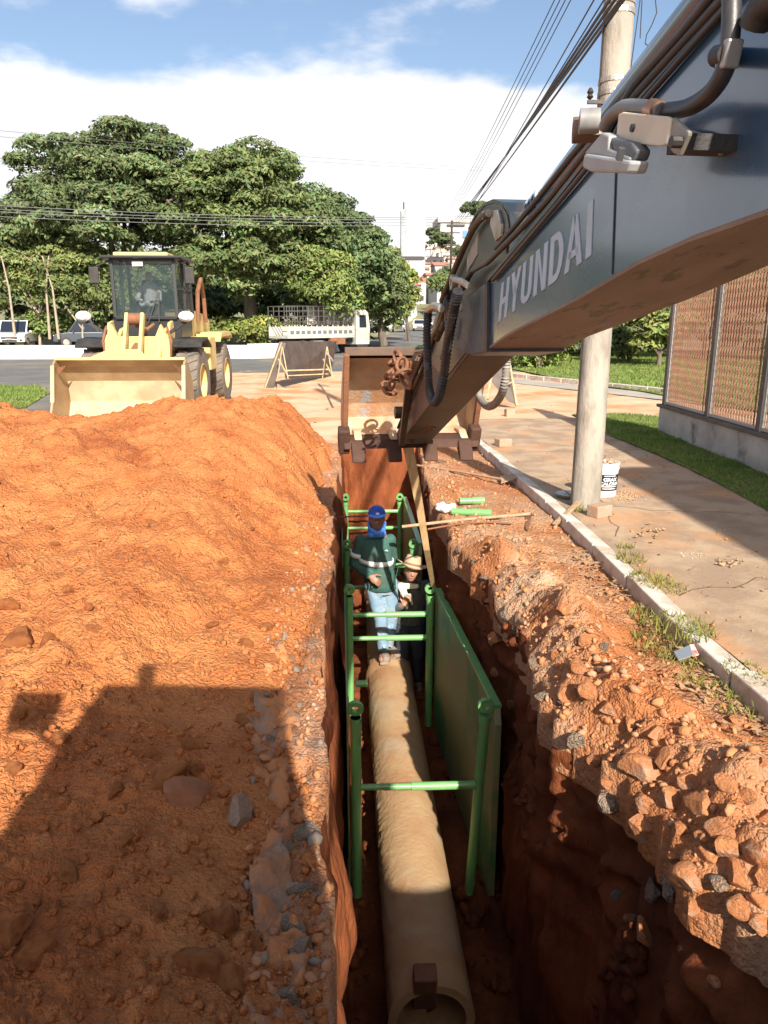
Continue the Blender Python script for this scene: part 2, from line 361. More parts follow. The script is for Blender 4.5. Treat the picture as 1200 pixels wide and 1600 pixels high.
XR = LIPR(yy) + tg[None, :]; tt = tg[None, :] * np.ones_like(yy)
lump = (0.5 + 0.5 * fbm(XR * 2.2, yy * 2.2, 0, 4, 51))
ZR = gz(XR, yy) + bank(XR, yy, tt) * (0.3 + lump) * (1 - .7 * sst(5.5, 7, yy)) + 0.16 * clods(XR * 3.5, yy * 3.5, 61, 0.7) * np.exp(-(tt / 0.8) ** 2) * (1 - sst(6, 9, yy)) + 0.05 * clods(XR * 9, yy * 9, 63, 0.7) * np.exp(-(tt / 0.9) ** 2)
ZR = ZR * np.clip(tt * 6, 0, 1)
XR = np.concatenate([XR[:, :1], XR], 1); yyR = np.concatenate([yy[:, :1], yy], 1); ZR = np.concatenate([ZR[:, :1] - .25, ZR], 1)
addg(XR, yyR, ZR, 1)
def rect(x0, x1, y0, y1, nx, ny, m, z=0.0):
    X, Y = np.meshgrid(np.linspace(x0, x1, nx), np.linspace(y0, y1, ny)); addg(X, Y, gz(X, Y) + z, m)
rect(-60, 60, -40, 0.9, 40, 20, 0)
rect(-60, 60, YE, 34.0, 500, 90, 0)
V = np.concatenate(Vs); F = np.concatenate(Fs)
ground = npmesh('ground', V, F, [DUST, mat('bank_soil', (0.50, 0.335, 0.215), (0.44, 0.19, 0.08), 1.5, 0.95, 1.0, 50, gran=34, c3=(0.44, 0.15, 0.05), scale3=1.0, amt3=0.8, spec=0.1, lo3=0.45, hi3=0.58, bdist=0.02), mat('ledge_soil', (0.48, 0.21, 0.09), (0.36, 0.15, 0.065), 3, .95, .8, 40, gran=34, c3=(.33, .23, .16), scale3=2.2, amt3=.8)], smooth=True, mi=np.concatenate(mi))
tag(ground, kind='structure')

# asphalt carriageway across the back and up the hill; the terrain beyond
def hz(x, y):
    x = np.asarray(x, float); y = np.asarray(y, float)
    return 0.024 * np.clip(y - 55, 0, 90) + 0.075 * np.clip(y - 130, 0, 220) + 0.14 * np.clip(y - 330, 0, 300) + 0.8 * sst(46.4, 46.8, y) * (1 - sst(-2.2 + 0 * x, -1.9, x - ROADL(y)))
def ROADL(y): return np.interp(y, [34, 46, 60, 100, 150, 220], [-60, -6.0, -2.0, 3.2, 12.2, 30.0])
X, Y = np.meshgrid(np.concatenate([np.linspace(-400, -41, 30), np.linspace(-40, 40, 250), np.linspace(41, 400, 30)]), np.concatenate([np.linspace(34, 46, 20), np.linspace(46.2, 60, 40), np.linspace(62, 180, 50), np.linspace(190, 900, 60)]))
Z = 0.024 * np.clip(Y - 55, 0, 90) + 0.075 * np.clip(Y - 130, 0, 220) + 0.14 * np.clip(Y - 330, 0, 300)
inside = (1 - sst(0, 0.3, X - ROADL(Y)))          # the park left of the road lies a little higher, behind its low wall
Z = Z + 0.55 * inside * sst(46.5, 47.0, Y) - 0.01
V, F = grid(X, Y, Z)
def terr(x, y):
    x, y = float(x), float(y)
    return 0.024 * min(max(y - 55, 0), 90) + 0.075 * min(max(y - 130, 0), 220) + 0.14 * min(max(y - 330, 0), 300)
tag(npmesh('terrain', V, F, mat('dry_ground', (0.12, 0.14, 0.05), (0.24, 0.2, 0.12), 0.08, 0.95, 0.3, 4), smooth=True), kind='structure')
def sheet(name, pts, z, m, kind='structure'):
    o = MB().add([(p[0], p[1], (p[2] if len(p) > 2 else 0) + z) for p in pts], [tuple(range(len(pts)))]).build(name, m); tag(o, kind=kind); return o
ry = np.linspace(33, 46, 12); Vr = []
X, Y = np.meshgrid(np.linspace(-60, 14, 60), np.linspace(32.5, 45.6, 24)); wob = 0.5 * fbm(X * 0.3, Y * 0.3, 0, 3, 71) * (np.arange(24) == 0)[:, None]
V, F = grid(X, Y + wob, 0.012 + 0 * X); tag(npmesh('road', V, F, ASPH), kind='structure')
ys = np.concatenate([np.linspace(45.6, 60, 14), np.linspace(62, 220, 50)])
us = np.linspace(0, 1, 8); Y = ys[:, None] * np.ones(8); W = 7.6
X = ROADL(Y) * (Y > 50) + (Y <= 50) * ROADL(Y) + 1.6 + us[None, :] * W; Zr = 0.024 * np.clip(Y - 55, 0, 90) + 0.075 * np.clip(Y - 130, 0, 220) + 0.03
V, F = grid(X, Y, Zr); tag(npmesh('hill_road', V, F, ASPH), kind='structure')
# worn line of dust and a painted edge line at the foot of the wall
sheet('painted_line', [(-60, 45.3), (-8, 45.3), (-8, 45.45), (-60, 45.45)], 0.02, WHITE)
sheet('asphalt_apron', [(-14, 16), (-6.1, 12.5), (-5.2, 13.5), (-4.2, 25), (-9, 32.8), (-40, 33.2), (-40, 24)], 0.03, ASPH)

# ------------------------------------------------------------------ spoil heap
yh = 1.25 * (12.4 / 1.25) ** np.linspace(0, 1, 430); th = np.concatenate([np.linspace(0, 1.2, 130)[:-1], 1.2 * (8.5 / 1.2) ** np.linspace(0, 1, 250)])
Y = yh[:, None] * np.ones_like(th)[None, :]; T = th[None, :] * np.ones_like(Y)
foot = HEAPX(Y) + 0.04 + (LIPL(Y) - HEAPX(Y)) * .55 * sst(3.6, 4.6, Y) + 0.06 * fbm(Y * 3.1, 0 * Y, 0, 4, 81)
X = foot - T
def heap_z(x, y, t):
    H = 0.30 + 0.62 * sst(3.5, 9.3, y)
    H = H * (1 - 0.24 * np.exp(-((x + 3.35) / 0.95) ** 2) * sst(7, 9, y)) * (1 + 0.10 * np.exp(-((x + 1.55) / 0.5) ** 2) * sst(7, 9.5, y))
    yc = 9.9 + 0.35 * fbm(x * 0.9, 0 * x, 0, 3, 91) + 1.2 * sst(-1.9, -0.9, x)
    fall = 1 - sst(0, 1.3, y - yc)
    s = 1 - np.exp(-(t / (1.0 - .62 * sst(5.5, 9.5, y))) ** 1.1)
    return (H * s) * fall
H = heap_z(X, Y, T)
fur = (X * .75 + Y * .45); lumps = 0.028 * fbm(fur * 5.5, (Y * .6 - X * .3) * .8, 0, 4, 119) * sst(2.5, 5, Y) + 0.05 * np.abs(fbm(X * 3.1, Y * 3.1, 0, 4, 121)) * sst(8.3, 9.4, Y) + 0.075 * fbm(X * 1.4, Y * 1.1, 0, 4, 101) + 0.022 * fbm(X * 5, Y * 5, 0, 5, 103, .6)
ncl = sst(0.35, 0.6, 0.5 + 0.5 * fbm(X * 0.9, Y * 0.9, 0, 3, 111))
cl = (0.07 + .05 * (1 - sst(2.5, 5, Y)) * sst(.6, 1.4, T)) * clods(X * 2.6 + .3 * lumps, Y * 2.6, 105, 0.35) * ncl + 0.05 * clods(X * 6.5 + fbm(X * 9, Y * 9, 0, 3, 5) * .3, Y * 6.5, 107, 0.5) * (0.25 + ncl) + 0.030 * clods(X * 16 + fbm(X * 19, Y * 19, 0, 2, 6) * .3, Y * 16, 109, 0.7) + 0.014 * clods(X * 34, Y * 34, 113, 0.7) + .005 * fbm(X * 14, Y * 14, 0, 3, 117)
Z = H + (lumps + cl) * np.clip(H * 6, 0.0, 1) + 0.03 * np.clip(T * 10, 0, 1) - 0.012
Z = np.where(Y > 11.5, np.minimum(Z, 0.2), Z) - 0.1 * (Y > 12.2)
V, F = grid(X[:, ::-1], Y, Z[:, ::-1])
heap = npmesh('spoil_heap', V, F, SOIL, smooth=True)
tag(heap, 'long heap of loose orange clay dug out along the left of the trench', 'soil heap')
from mathutils.bvhtree import BVHTree
def bvh(o):
    me = o.data; return BVHTree.FromPolygons([v.co[:] for v in me.vertices], [p.vertices[:] for p in me.polygons])
BH, BG = bvh(heap), bvh(ground)
def topz(x, y, trees=None):
    z = -9
    for t in (trees or (BH, BG)):
        h = t.ray_cast(Vector((x, y, 5)), Vector((0, 0, -1)))
        if h[0] is not None: z = max(z, h[0].z)
    return z if z > -5 else 0.0

# ------------------------------------------------------------------ rocks and clods
def ico(sub):
    import bmesh
    bm = bmesh.new(); bmesh.ops.create_icosphere(bm, subdivisions=sub, radius=1.0); V = np.array([v.co[:] for v in bm.verts]); F = np.array([[v.index for v in f.verts] for f in bm.faces]); bm.free(); return V, F
IV1, IF1 = ico(1); IV2, IF2 = ico(3)
def rockverts(V, seed, cuts=8):
    r = np.random.default_rng(seed); v = V.copy()
    for k in range(cuts):
        n = r.normal(size=3); n /= np.linalg.norm(n); d = r.uniform(0.40, 0.72); e = v @ n - d; v -= np.clip(e, 0, None)[:, None] * n
    if len(v) > 100: v = v * (1 + 0.02 * fbm(v[:, 0] * 6, v[:, 1] * 6, v[:, 2] * 6 + seed, 3, seed + 5)[:, None])
    q = v * (1 + 0.05 * fbm(v[:, 0] * 2.2, v[:, 1] * 2.2, v[:, 2] * 2.2 + seed, 4, seed)[:, None])
    return q * r.uniform(0.7, 1.15, 3)
ROCKME = {}
def rock_mesh(kind, m):
    if (kind, m.name) in ROCKME: return ROCKME[(kind, m.name)]
    o = npmesh('rock_shape', rockverts(IV2, 300 + kind), IF2, m, smooth=False); me = o.data; bpy.data.objects.remove(o)
    me.polygons.foreach_set('use_smooth', [True] * len(me.polygons)); me.set_sharp_from_angle(angle=R(18)); ROCKME[(kind, m.name)] = me; return me
def rock(name, loc, size, m, label, cat, group=None, sc=(1, 1, 1), kind=None, rz=None):
    o = bpy.data.objects.new(name, rock_mesh(random.randrange(9) if kind is None else kind, m)); col.objects.link(o)
    o.location = loc; o.scale = Vector(sc) * size; o.rotation_euler = (random.uniform(-.5, .5), random.uniform(-.5, .5), random.uniform(0, 6.3) if rz is None else rz)
    return tag(o, label, cat, group)
def scatter(name, pts, sizes, m, seed=1, parent=None):
    n = len(pts); r = np.random.default_rng(seed); base = [rockverts(IV1 * 1.0, 500 + k, 6) * r.uniform(.5, 1.2, 3) for k in range(14)]
    V = np.empty((n, len(IV1), 3)); F = np.empty((n, len(IF1), 3), int)
    for i in range(n):
        a, b = r.uniform(0, 6.28, 2); ca, sa, cb, sb = math.cos(a), math.sin(a), math.cos(b), math.sin(b)
        M3 = np.array([[ca, -sa, 0], [sa, ca, 0], [0, 0, 1]]) @ np.array([[1, 0, 0], [0, cb, -sb], [0, sb, cb]])
        V[i] = base[r.integers(14)] @ M3.T * sizes[i] + pts[i]; F[i] = IF1 + i * len(IV1)
    o = npmesh(name, V.reshape(-1, 3), F.reshape(-1, 3), m, parent, smooth=False); tag(o, kind='stuff'); return o
pts, sz = [], []
r = np.random.default_rng(3)
while len(pts) < 9000:
    y = 1.4 * (11 / 1.4) ** r.random(); t = 7 * r.random() ** 1.5; x = float(HEAPX(y)) - t + 0.12
    if abs(x) > 0.75 * y + 1.2: continue
    if vn(x * 0.9, y * 0.9, 0, 111) < r.uniform(-1, .6): continue
    s = 0.006 + 0.030 * r.random() ** 4; pts.append((x, y, topz(x, y) + s * 0.25)); sz.append(s)
scatter('loose_clods', pts, sz, SOIL, 5)
pts, sz = [], []
while len(pts) < 1300:      # crumbs and broken chips along the left lip
    y = 1.7 * (11.5 / 1.7) ** r.random(); x = float(LIPL(y)) - .015 - .3 * r.random() ** 1.5; s = 0.006 + 0.028 * r.random() ** 3; pts.append((x, y, topz(x, y) + s * .2)); sz.append(s)
scatter('left_lip_rubble', pts[:900], sz[:900], CLAYROCK, 15); scatter('asphalt_chips', pts[1180:], [q * 1.2 for q in sz[1180:]], mat('asphalt_chip', (.20, .15, .115), (.30, .235, .18), 9, .9), 16)
pts, sz = [], []
while len(pts) < 3000:
    y = 2.2 * (11 / 2.2) ** r.random(); t = 1.3 * r.random() ** 1.3; x = float(LIPR(y)) + t + 0.02
    if t > 0.5 and r.random() < 0.6: continue
    s = 0.007 + 0.03 * r.random() ** 4; pts.append((x, y, topz(x, y, (BG,)) + s * 0.25)); sz.append(s)
scatter('bank_rubble', pts, sz, CLAYROCK, 6)
pts, sz = [], []
while len(pts) < 1500:      # grit on the pavement and road
    y = 3.5 * (20 / 3.5) ** r.random(); x = float(LIPR(min(y, 12))) + 0.3 + 5.5 * r.random() ** 1.5
    s = 0.005 + 0.014 * r.random() ** 3; pts.append((x, y, (0.115 if x > float(KERBX(y)) + 0.12 else 0.0) + s * 0.3)); sz.append(s)
scatter('grit', pts, sz, CLAYROCK, 8)
pts, sz = [], []
while len(pts) < 500:      # fallen lumps on the floor of the cut
    y = r.uniform(3.2, 11); x = r.uniform(float(LIPL(y)) + .1, 1.15); 
    if 0.05 < x < 0.68: continue
    s = 0.02 + 0.06 * r.random() ** 3; pts.append((x, y, float(floorz(y)) + 0.05)); sz.append(s)
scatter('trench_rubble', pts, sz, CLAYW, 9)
BT = bvh(tr_o); pts, sz = [], []
while len(pts) < 450:      # rubble caught on the flank of the right bank
    y = 2.5 * (9 / 2.5) ** r.random(); x = float(LIPR(y)) - .02 - .25 * r.random() ** 1.6 * (1.2 - y / 9); h = BT.ray_cast(Vector((x, y, 1)), Vector((0, 0, -1)))
    if h[0] is None or h[0].z < -1.3: continue
    s = 0.012 + 0.045 * r.random() ** 3; pts.append((x, y, h[0].z + s * .2)); sz.append(s)
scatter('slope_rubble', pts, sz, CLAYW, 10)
def hit(px, py, trees=(BT, BG, BH)):     # the first soil surface seen at a picture point
    d = ray(px, py).normalized(); best = None
    for t in trees:
        h = t.ray_cast(CAM, d)
        if h[0] is not None and (best is None or h[3] < best[1]): best = (h[0], h[3])
    return best[0] if best else P(px, py)
def blockwhere(a, b):
    if b < 870: return 'at the crumbling trench edge near the green tubes'
    if a < 830: return 'on the trench edge above the far half of the green panel'
    if b < 1130 and a < 1000: return 'on the bank above the near half of the green panel'
    if b < 1200 and a >= 1000: return 'on the right bank just below the kerb weeds'
    if a < 1060: return 'on the trench edge right of the panel, over the deep shadow'
    if b > 1320: return 'in the bottom right corner of the bank'
    return 'among the rubble at the right side of the near bank'
def clodwhere(a, b):
    if b > 1400: return 'at the bottom left of the heap in the cab shadow'
    if b > 1060 and a > .38 * (1560 - b): return 'in the cab shadow on the heap'
    if b > 1060: return 'on the sunlit strip left of the cab shadow'
    if b > 900: return ('on the sunlit heap just above the cab shadow' if a > 200 else 'at the left edge of the heap above the mirror shadow')
    if b < 740: return 'near the crest of the heap below the loader'
    return 'on the left part of the sunlit heap'
# big blocks standing out of the right bank (pixel position, size in m, clay or grey)
BL = [(905, 1160, .10, 1, 'flat-topped grey block'), (1000, 1210, .17, 0, ''), (860, 1130, .09, 0, ''), (1005, 1290, .15, 0, ''), (955, 1250, .07, 1, ''), (935, 1190, .08, 0, ''),
      (1040, 1190, .11, 0, ''), (1075, 1220, .12, 0, ''), (1090, 1265, .13, 0, ''), (1125, 1300, .11, 0, ''), (1060, 1300, .10, 0, ''), (1150, 1130, .075, 0, ''), (1190, 1195, .08, 0, ''),
      (790, 965, .085, 1, ''), (778, 1000, .09, 0, ''), (757, 905, .065, 1, ''), (740, 880, .055, 1, ''), (716, 860, .06, 1, ''), (700, 845, .055, 1, ''), (722, 885, .05, 0, ''), (765, 940, .06, 0, ''),
      (805, 985, .06, 1, ''), (835, 1040, .07, 1, ''), (825, 1065, .08, 0, ''), (850, 1090, .07, 1, ''), (880, 955, .10, 0, ''), (870, 1025, .07, 0, ''), (905, 1045, .08, 0, ''), (925, 1080, .09, 0, ''),
      (890, 1085, .09, 0, ''), (950, 1110, .10, 0, ''), (960, 1060, .06, 0, ''), (985, 1130, .10, 0, ''), (1020, 1150, .09, 0, ''), (915, 1000, .06, 0, ''), (945, 1015, .06, 1, ''), (1105, 1340, .10, 0, ''),
      (1150, 1370, .11, 0, ''), (1180, 1330, .10, 0, ''), (1185, 1410, .10, 0, ''), (1130, 1230, .09, 0, ''), (1165, 1250, .09, 0, ''), (1195, 1280, .08, 0, ''), (1160, 1420, .09, 0, ''), (1120, 1385, .08, 1, ''), (1060, 1345, .09, 0, ''), (1010, 1260, .10, 0, ''), (950, 1225, .07, 0, ''), (1140, 1330, .12, 0, ''), (1195, 1370, .12, 0, ''), (1100, 1310, .07, 0, ''), (1045, 1250, .12, 0, ''), (985, 1180, .09, 0, ''), (1190, 1445, .09, 0, ''), (1210, 1240, .09, 0, ''), (690, 800, .05, 0, ''), (680, 815, .05, 0, ''), (675, 765, .05, 0, '')]
for i, (a, b, s, g, lab) in enumerate(BL):
    s *= (.78 if a < 950 else .60); p = hit(a, b); z = p.z
    rock('asphalt_chunk' if g else 'clay_block', (p.x, p.y, z + s * 0.12), s, GREYROCK if g else CLAYBIG,
         ('angular grey chunk ' if g else '%s orange clay block ' % ('large' if s > .065 else 'small')) + blockwhere(a, b),
         'rubble' if g else 'clay block', 'grey chunks along the right bank' if g else 'clay blocks on the right bank', (1.0, .85, .8))
# blocks catching light part way down the shaded slope
for a, b, z, s, g in ((955, 1250, -.25, .07, 1), (1020, 1390, -.2, .06, 1), (1005, 1455, -.35, .075, 0), (985, 1440, -.3, .045, 0), (1045, 1390, -.15, .07, 1), (1075, 1375, -.1, .08, 0), (1085, 1420, -.15, .06, 0),
                      (965, 1400, -.3, .04, 1), (1115, 1535, -.2, .03, 0), (880, 1100, -.1, .05, 1), (775, 1050, -.3, .045, 0), (770, 1000, -.12, .09, 0), (800, 1100, -.35, .05, 0)):
    p = hit(a, b)
    rock('slope_stone', p, s * .9, GREYROCK if g else CLAYBIG, 'grey stone lodged in the shaded slope below the right bank' if g else 'orange stone lodged in the shaded slope below the right bank', 'stone', 'stones lodged in the right slope of the cut')
# clods on the heap
HB = [(30, 1000, .14), (75, 1010, .10), (15, 960, .08), (150, 1000, .05), (98, 1090, .05), (230, 725, .06), (310, 660, .10), (345, 640, .07), (150, 655, .07), (340, 705, .06), (75, 770, .05), (75, 815, .06),
      (110, 925, .07), (140, 955, .05), (415, 990, .06), (385, 1015, .06), (330, 985, .05), (300, 1165, .07), (255, 1240, .12), (305, 1220, .07), (235, 1190, .06), (20, 1210, .06), (60, 1130, .07), (30, 1130, .06),
      (95, 1170, .06), (340, 1440, .09), (400, 1470, .07), (310, 1510, .10), (360, 1540, .08), (60, 1500, .08), (110, 1370, .06), (200, 1330, .05), (250, 1430, .06), (420, 1430, .05), (15, 1470, .10), (380, 1120, .06), (180, 1250, .05), (420, 700, .04), (450, 740, .035), (390, 740, .04)]
for a, b, s in HB:
    s *= .8; p = P(a, b, 0.35); z = topz(p.x, p.y); p = P(a, b, z); z = topz(p.x, p.y)
    rock('soil_clod', (p.x, p.y, z + s * .15), s, SOIL, ('large' if s > .06 else 'small') + ' rounded orange clod ' + clodwhere(a, b), 'clod', 'big clods on the spoil heap', (1.1, 1, .75))
def onheap(a, b):
    p = P(a, b, 0.2); z = topz(p.x, p.y); p = P(a, b, z); z = topz(p.x, p.y); return Vector((p.x, p.y, z))
STONE = mat('grey_stone', (0.24, 0.145, 0.095), (0.33, 0.24, 0.175), 5, 0.85, 0.5, 30, c3=(0.40, 0.17, 0.09), scale3=4, amt3=0.6)
rock('stone', onheap(374, 1290) + Vector((0, 0, .04)), .088, STONE, 'smooth grey stone in the cab shadow on the heap', 'stone', sc=(1.05, .95, .8), kind=4)
rock('stone', onheap(285, 1255) + Vector((0, 0, .0)), .12, mat('brown_stone', (0.27, 0.105, 0.046), (0.33, 0.13, 0.06), 4, 0.9, .5, 30), 'flat half-buried brown stone left of the grey stone on the heap', 'stone', sc=(1.3, 1, .5), kind=5)
# broken asphalt slabs along the edge between the heap and the cut
for i, (a, b, s) in enumerate([(418, 1160, .05), (408, 1205, .055), (436, 1136, .035), (455, 1030, .04), (462, 1390, .055), (458, 1450, .06), (470, 975, .035), (478, 880, .035), (486, 830, .03), (490, 790, .03), (484, 720, .035), (497, 690, .035), (492, 660, .03), (512, 640, .04), (498, 712, .03),
                               (445, 1250, .05), (470, 1180, .04), (452, 1330, .05), (480, 1300, .05), (465, 1500, .05), (450, 1560, .06)]):
    p = P(a, b, 0.0)
    rock('asphalt_slab', (p.x, p.y, .0), s * 1.1, GREYROCK, 'grey slab of broken asphalt at the left edge of the trench', 'rubble', 'asphalt slabs along the left edge', (1.1, 1.3, .55))
# ragged layer of old asphalt along the left lip (its underside shows over the cut)
ya = 1.4 * (11.8 / 1.4) ** np.linspace(0, 1, 300); ua = np.linspace(0, 1, 14); Y = ya[:, None] * np.ones(14); U = ua[None, :] * np.ones_like(Y)
x0 = HEAPX(Y) - 0.10; x1 = HEAPX(Y) + (LIPL(Y) - HEAPX(Y)) * (0.24 + 0.34 * fbm(Y * 4.3, 0 * Y, 0, 4, 131)) 
X = x0 + (x1 - x0) * np.minimum(U * 1.12, 1.0); X = X + .02 * fbm(Y * 11, X * 5, 0, 3, 135); Z = 0.024 + 0.045 * fbm(X * 9, Y * 9, 0, 5, 133, .65) - np.where(U > 0.9, 0.06, 0.0)
V, F = grid(X, Y, Z); tag(npmesh('broken_asphalt_layer', V, F, mat('dusty_asphalt', (0.34, 0.235, 0.165), (0.25, 0.19, 0.14), 5, .9, .8, 40, c3=(.55, .22, .08), scale3=3.5, amt3=.95, lo3=.42, hi3=.55)), kind='structure')

# ------------------------------------------------------------------ kerb, pavement, grass strip
kerb = thing('kerb', (float(KERBX(8)), 8, 0), 'white kerb of concrete blocks running between the dusty road and the pavement', 'kerb')
y = 0.4; i = 0; kr = random.Random(4)
while y < 13.0:
    L = kr.uniform(0.72, 0.86); a = Vector((float(KERBX(y)) + .055, y, 0)); b = Vector((float(KERBX(y + L)) + .055, y + L, 0)); d = (b - a); dd = d.normalized()
    zt = 0.115 + kr.uniform(-.008, .008); ang = math.atan2(-d.x, d.y)
    o = MB().box((0, 0, 0), (0.12 + kr.uniform(0, .01), d.length - .012, 0.2)).build('kerb_block', CONC, bevel=0.012)
    o.parent = kerb; o.location = (a + b) / 2 + Vector((kr.uniform(-.008, .008), 0, zt - .1)) - kerb.location; o.rotation_euler = (kr.uniform(-.006, .006), kr.uniform(-.01, .01), ang + kr.uniform(-.008, .008))
    y += L; i += 1
yp = np.concatenate([np.linspace(-6, 1, 8)[:-1], np.geomspace(1, 15.5, 90)])
Y = yp[:, None] * np.ones(80); u = np.linspace(0, 1, 80) ** 1.2
xr = np.interp(yp, [-6, 1, 6, 15.5], [7.5, 7.5, 7.5, 7.5])[:, None]; X = (KERBX(Y) + 0.112) + (xr - KERBX(Y) - 0.112) * u[None, :]
end = np.clip((15.5 - Y) / 0.8, 0, 1)
Z = 0.108 * sst(0, 1, end) + 0.008 * fbm(X * 1.2, Y * 1.2, 0, 3, 141) + 0.003 * fbm(X * 8, Y * 8, 0, 2, 143)
V, F = grid(X, Y, Z); pav = npmesh('pavement', V, F, PAVE, smooth=True); tag(pav, kind='structure')
BP = bvh(pav)
ck = MB(); cr_ = random.Random(31)
for (a, b, c, d_) in ((1.95, 4.6, 4.2, 5.4), (2.6, 7.2, 5.6, 6.4), (3.3, 9.0, 3.9, 12.4), (2.3, 6.1, 2.9, 8.9), (3.0, 5.0, 6.8, 3.9), (2.5, 10.6, 5.0, 10.9)):
    n_ = 16; pp = [Vector((a + (c - a) * i / n_ + cr_.uniform(-.05, .05), b + (d_ - b) * i / n_ + cr_.uniform(-.06, .06), 0)) for i in range(n_ + 1)]
    for p, q in zip(pp[:-1], pp[1:]):
        z1 = topz(p.x, p.y, (BP,)) + .002; z2 = topz(q.x, q.y, (BP,)) + .002; w = Vector((-(q - p).y, (q - p).x, 0)).normalized() * cr_.uniform(.003, .007); ck.add([p - w + Vector((0, 0, z1)), p + w + Vector((0, 0, z1)), q + w + Vector((0, 0, z2)), q - w + Vector((0, 0, z2))], [(0, 1, 2, 3)])
tag(ck.build('pavement_cracks', mat('crack_dirt', (.13, .085, .055), rough=.95)), kind='structure')
# dusty side road beyond, its kerb and the lawn
def lawn(name, pts, z, nb, hgt, seed):
    o = sheet(name, [(p.x, p.y) for p in pts], z, GRASSG)
    return o
GW = [P(900, 652), P(1030, 648), P(1030, 690)]
fence_a, fence_b = P(1027, 676, .1), P(1200, 745, .1)
fd = (fence_b - fence_a).normalized(); fence_c = fence_a + fd * 13
def inpoly(x, y, poly):
    c = False; j = len(poly) - 1
    for i in range(len(poly)):
        if (poly[i][1] > y) != (poly[j][1] > y) and x < (poly[j][0] - poly[i][0]) * (y - poly[i][1]) / (poly[j][1] - poly[i][1]) + poly[i][0]: c = not c
        j = i
    return c
strip = [tuple(P(*q, .11)[:2]) for q in ((893, 650), (960, 648), (1028, 652), (1040, 676))] + [tuple((fence_c)[:2])] + [tuple((fence_c + Vector((-1.35, 0, 0)))[:2])] + [tuple(P(*q, .11)[:2]) for q in ((1200, 800), (1120, 755), (1030, 712), (955, 682))]
o = MB().add([(a, b, .122) for a, b in strip], [tuple(range(len(strip)))]).build('grass_strip', GRASSG); tag(o, kind='structure')
def blades(name, poly, n, h, z, seed, bx=None, tint=(1, 1, 1), w=0.006):
    r = np.random.default_rng(seed); xs = [p[0] for p in poly]; ys = [p[1] for p in poly]; pts = []
    while len(pts) < n:
        q = np.stack([r.uniform(min(xs), max(xs), 4 * n), r.uniform(min(ys), max(ys), 4 * n)], 1)
        pts += [p for p in q if inpoly(p[0], p[1], poly)]
    pts = np.array(pts[:n]); a = r.uniform(0, 6.28, n); hh = h * r.uniform(.5, 1.3, n) * (0.7 + 0.5 * vn(pts[:, 0] * 2, pts[:, 1] * 2, 0, seed)); ww = w * r.uniform(.7, 1.5, n); lean = r.normal(0, .5, (n, 2)) * hh[:, None]
    d = np.stack([np.cos(a), np.sin(a)], 1) * ww[:, None]; zz = np.full((n, 1), z)
    V = np.stack([np.hstack([pts - d, zz]), np.hstack([pts + d, zz]), np.hstack([pts + lean, zz + hh[:, None]])], 1).reshape(-1, 3)
    F = np.arange(3 * n).reshape(n, 3); c = np.repeat(r.uniform(.6, 1.25, n), 3)[:, None] * np.array(tint)
    o = npmesh(name, V, F, GRASSB, colors=c); tag(o, kind='stuff'); return o
blades('grass', strip, 42000, .055, .12, 5, w=.008)
far_lawn = [tuple(P(*q)[:2]) for q in ((800, 578), (905, 600), (1005, 614), (1100, 632), (1400, 680), (1500, 600), (1300, 552), (900, 546), (820, 552))]
o = MB().add([(a, b, .05) for a, b in far_lawn], [tuple(range(len(far_lawn)))]).build('lawn', GRASSG); tag(o, kind='structure')
blades('lawn_grass', far_lawn, 60000, .12, .05, 6, w=.02)
left_lawn = [tuple(P(*q)[:2]) for q in ((-300, 600), (60, 606), (78, 616), (40, 640), (-300, 660))]
o = MB().add([(a, b, .045) for a, b in left_lawn], [tuple(range(len(left_lawn)))]).build('verge', GRASSG); tag(o, kind='structure')
blades('verge_grass', left_lawn, 25000, .12, .04, 7, w=.015)
side_kerb = thing('side_kerb', P(860, 600), 'low white kerb along the far side of the dusty side road', 'kerb')
for k in range(9):
    a, b = P(800 + k * 27, 589 + k * 2.9), P(800 + (k + 1) * 27 - 1, 589 + (k + 1) * 2.9)
    MB().bar(a + Vector((0, 0, .07)), b + Vector((0, 0, .07)), .22, .14).build('kerb_block', CONC, side_kerb)
for nm, quad in (('side_road', [(800, 599), (1030, 625), (1300, 655), (1300, 645), (1030, 616), (805, 592)]),): sheet(nm, [P(*q) for q in quad], .02, mat('dusty_asphalt_side', (.30, .27, .23), (.38, .33, .27), 1, .9, .3, 50))
# weeds along the kerb
for a, b, s, n in ((1015, 925, .16, 260), (1040, 1010, .22, 420), (1095, 1040, .25, 500), (1120, 1060, .2, 300), (1015, 965, .15, 250), (1040, 935, .14, 200), (1150, 1095, .16, 200), (1170, 1075, .14, 160), (985, 890, .12, 160), (1062, 1000, .2, 300), (905, 812, .06, 60), (975, 870, .08, 60)):
    p = P(a, b, .03); poly = [(p.x + math.cos(t) * s, p.y + math.sin(t) * s * 1.3) for t in np.linspace(0, 6.28, 9)[:-1]]
    o = blades('weed_tuft', poly, int(n * .6), .075, .02 if p.x < float(KERBX(p.y)) else .11, int(a + b), tint=(1.25, .95, .9), w=.0045)

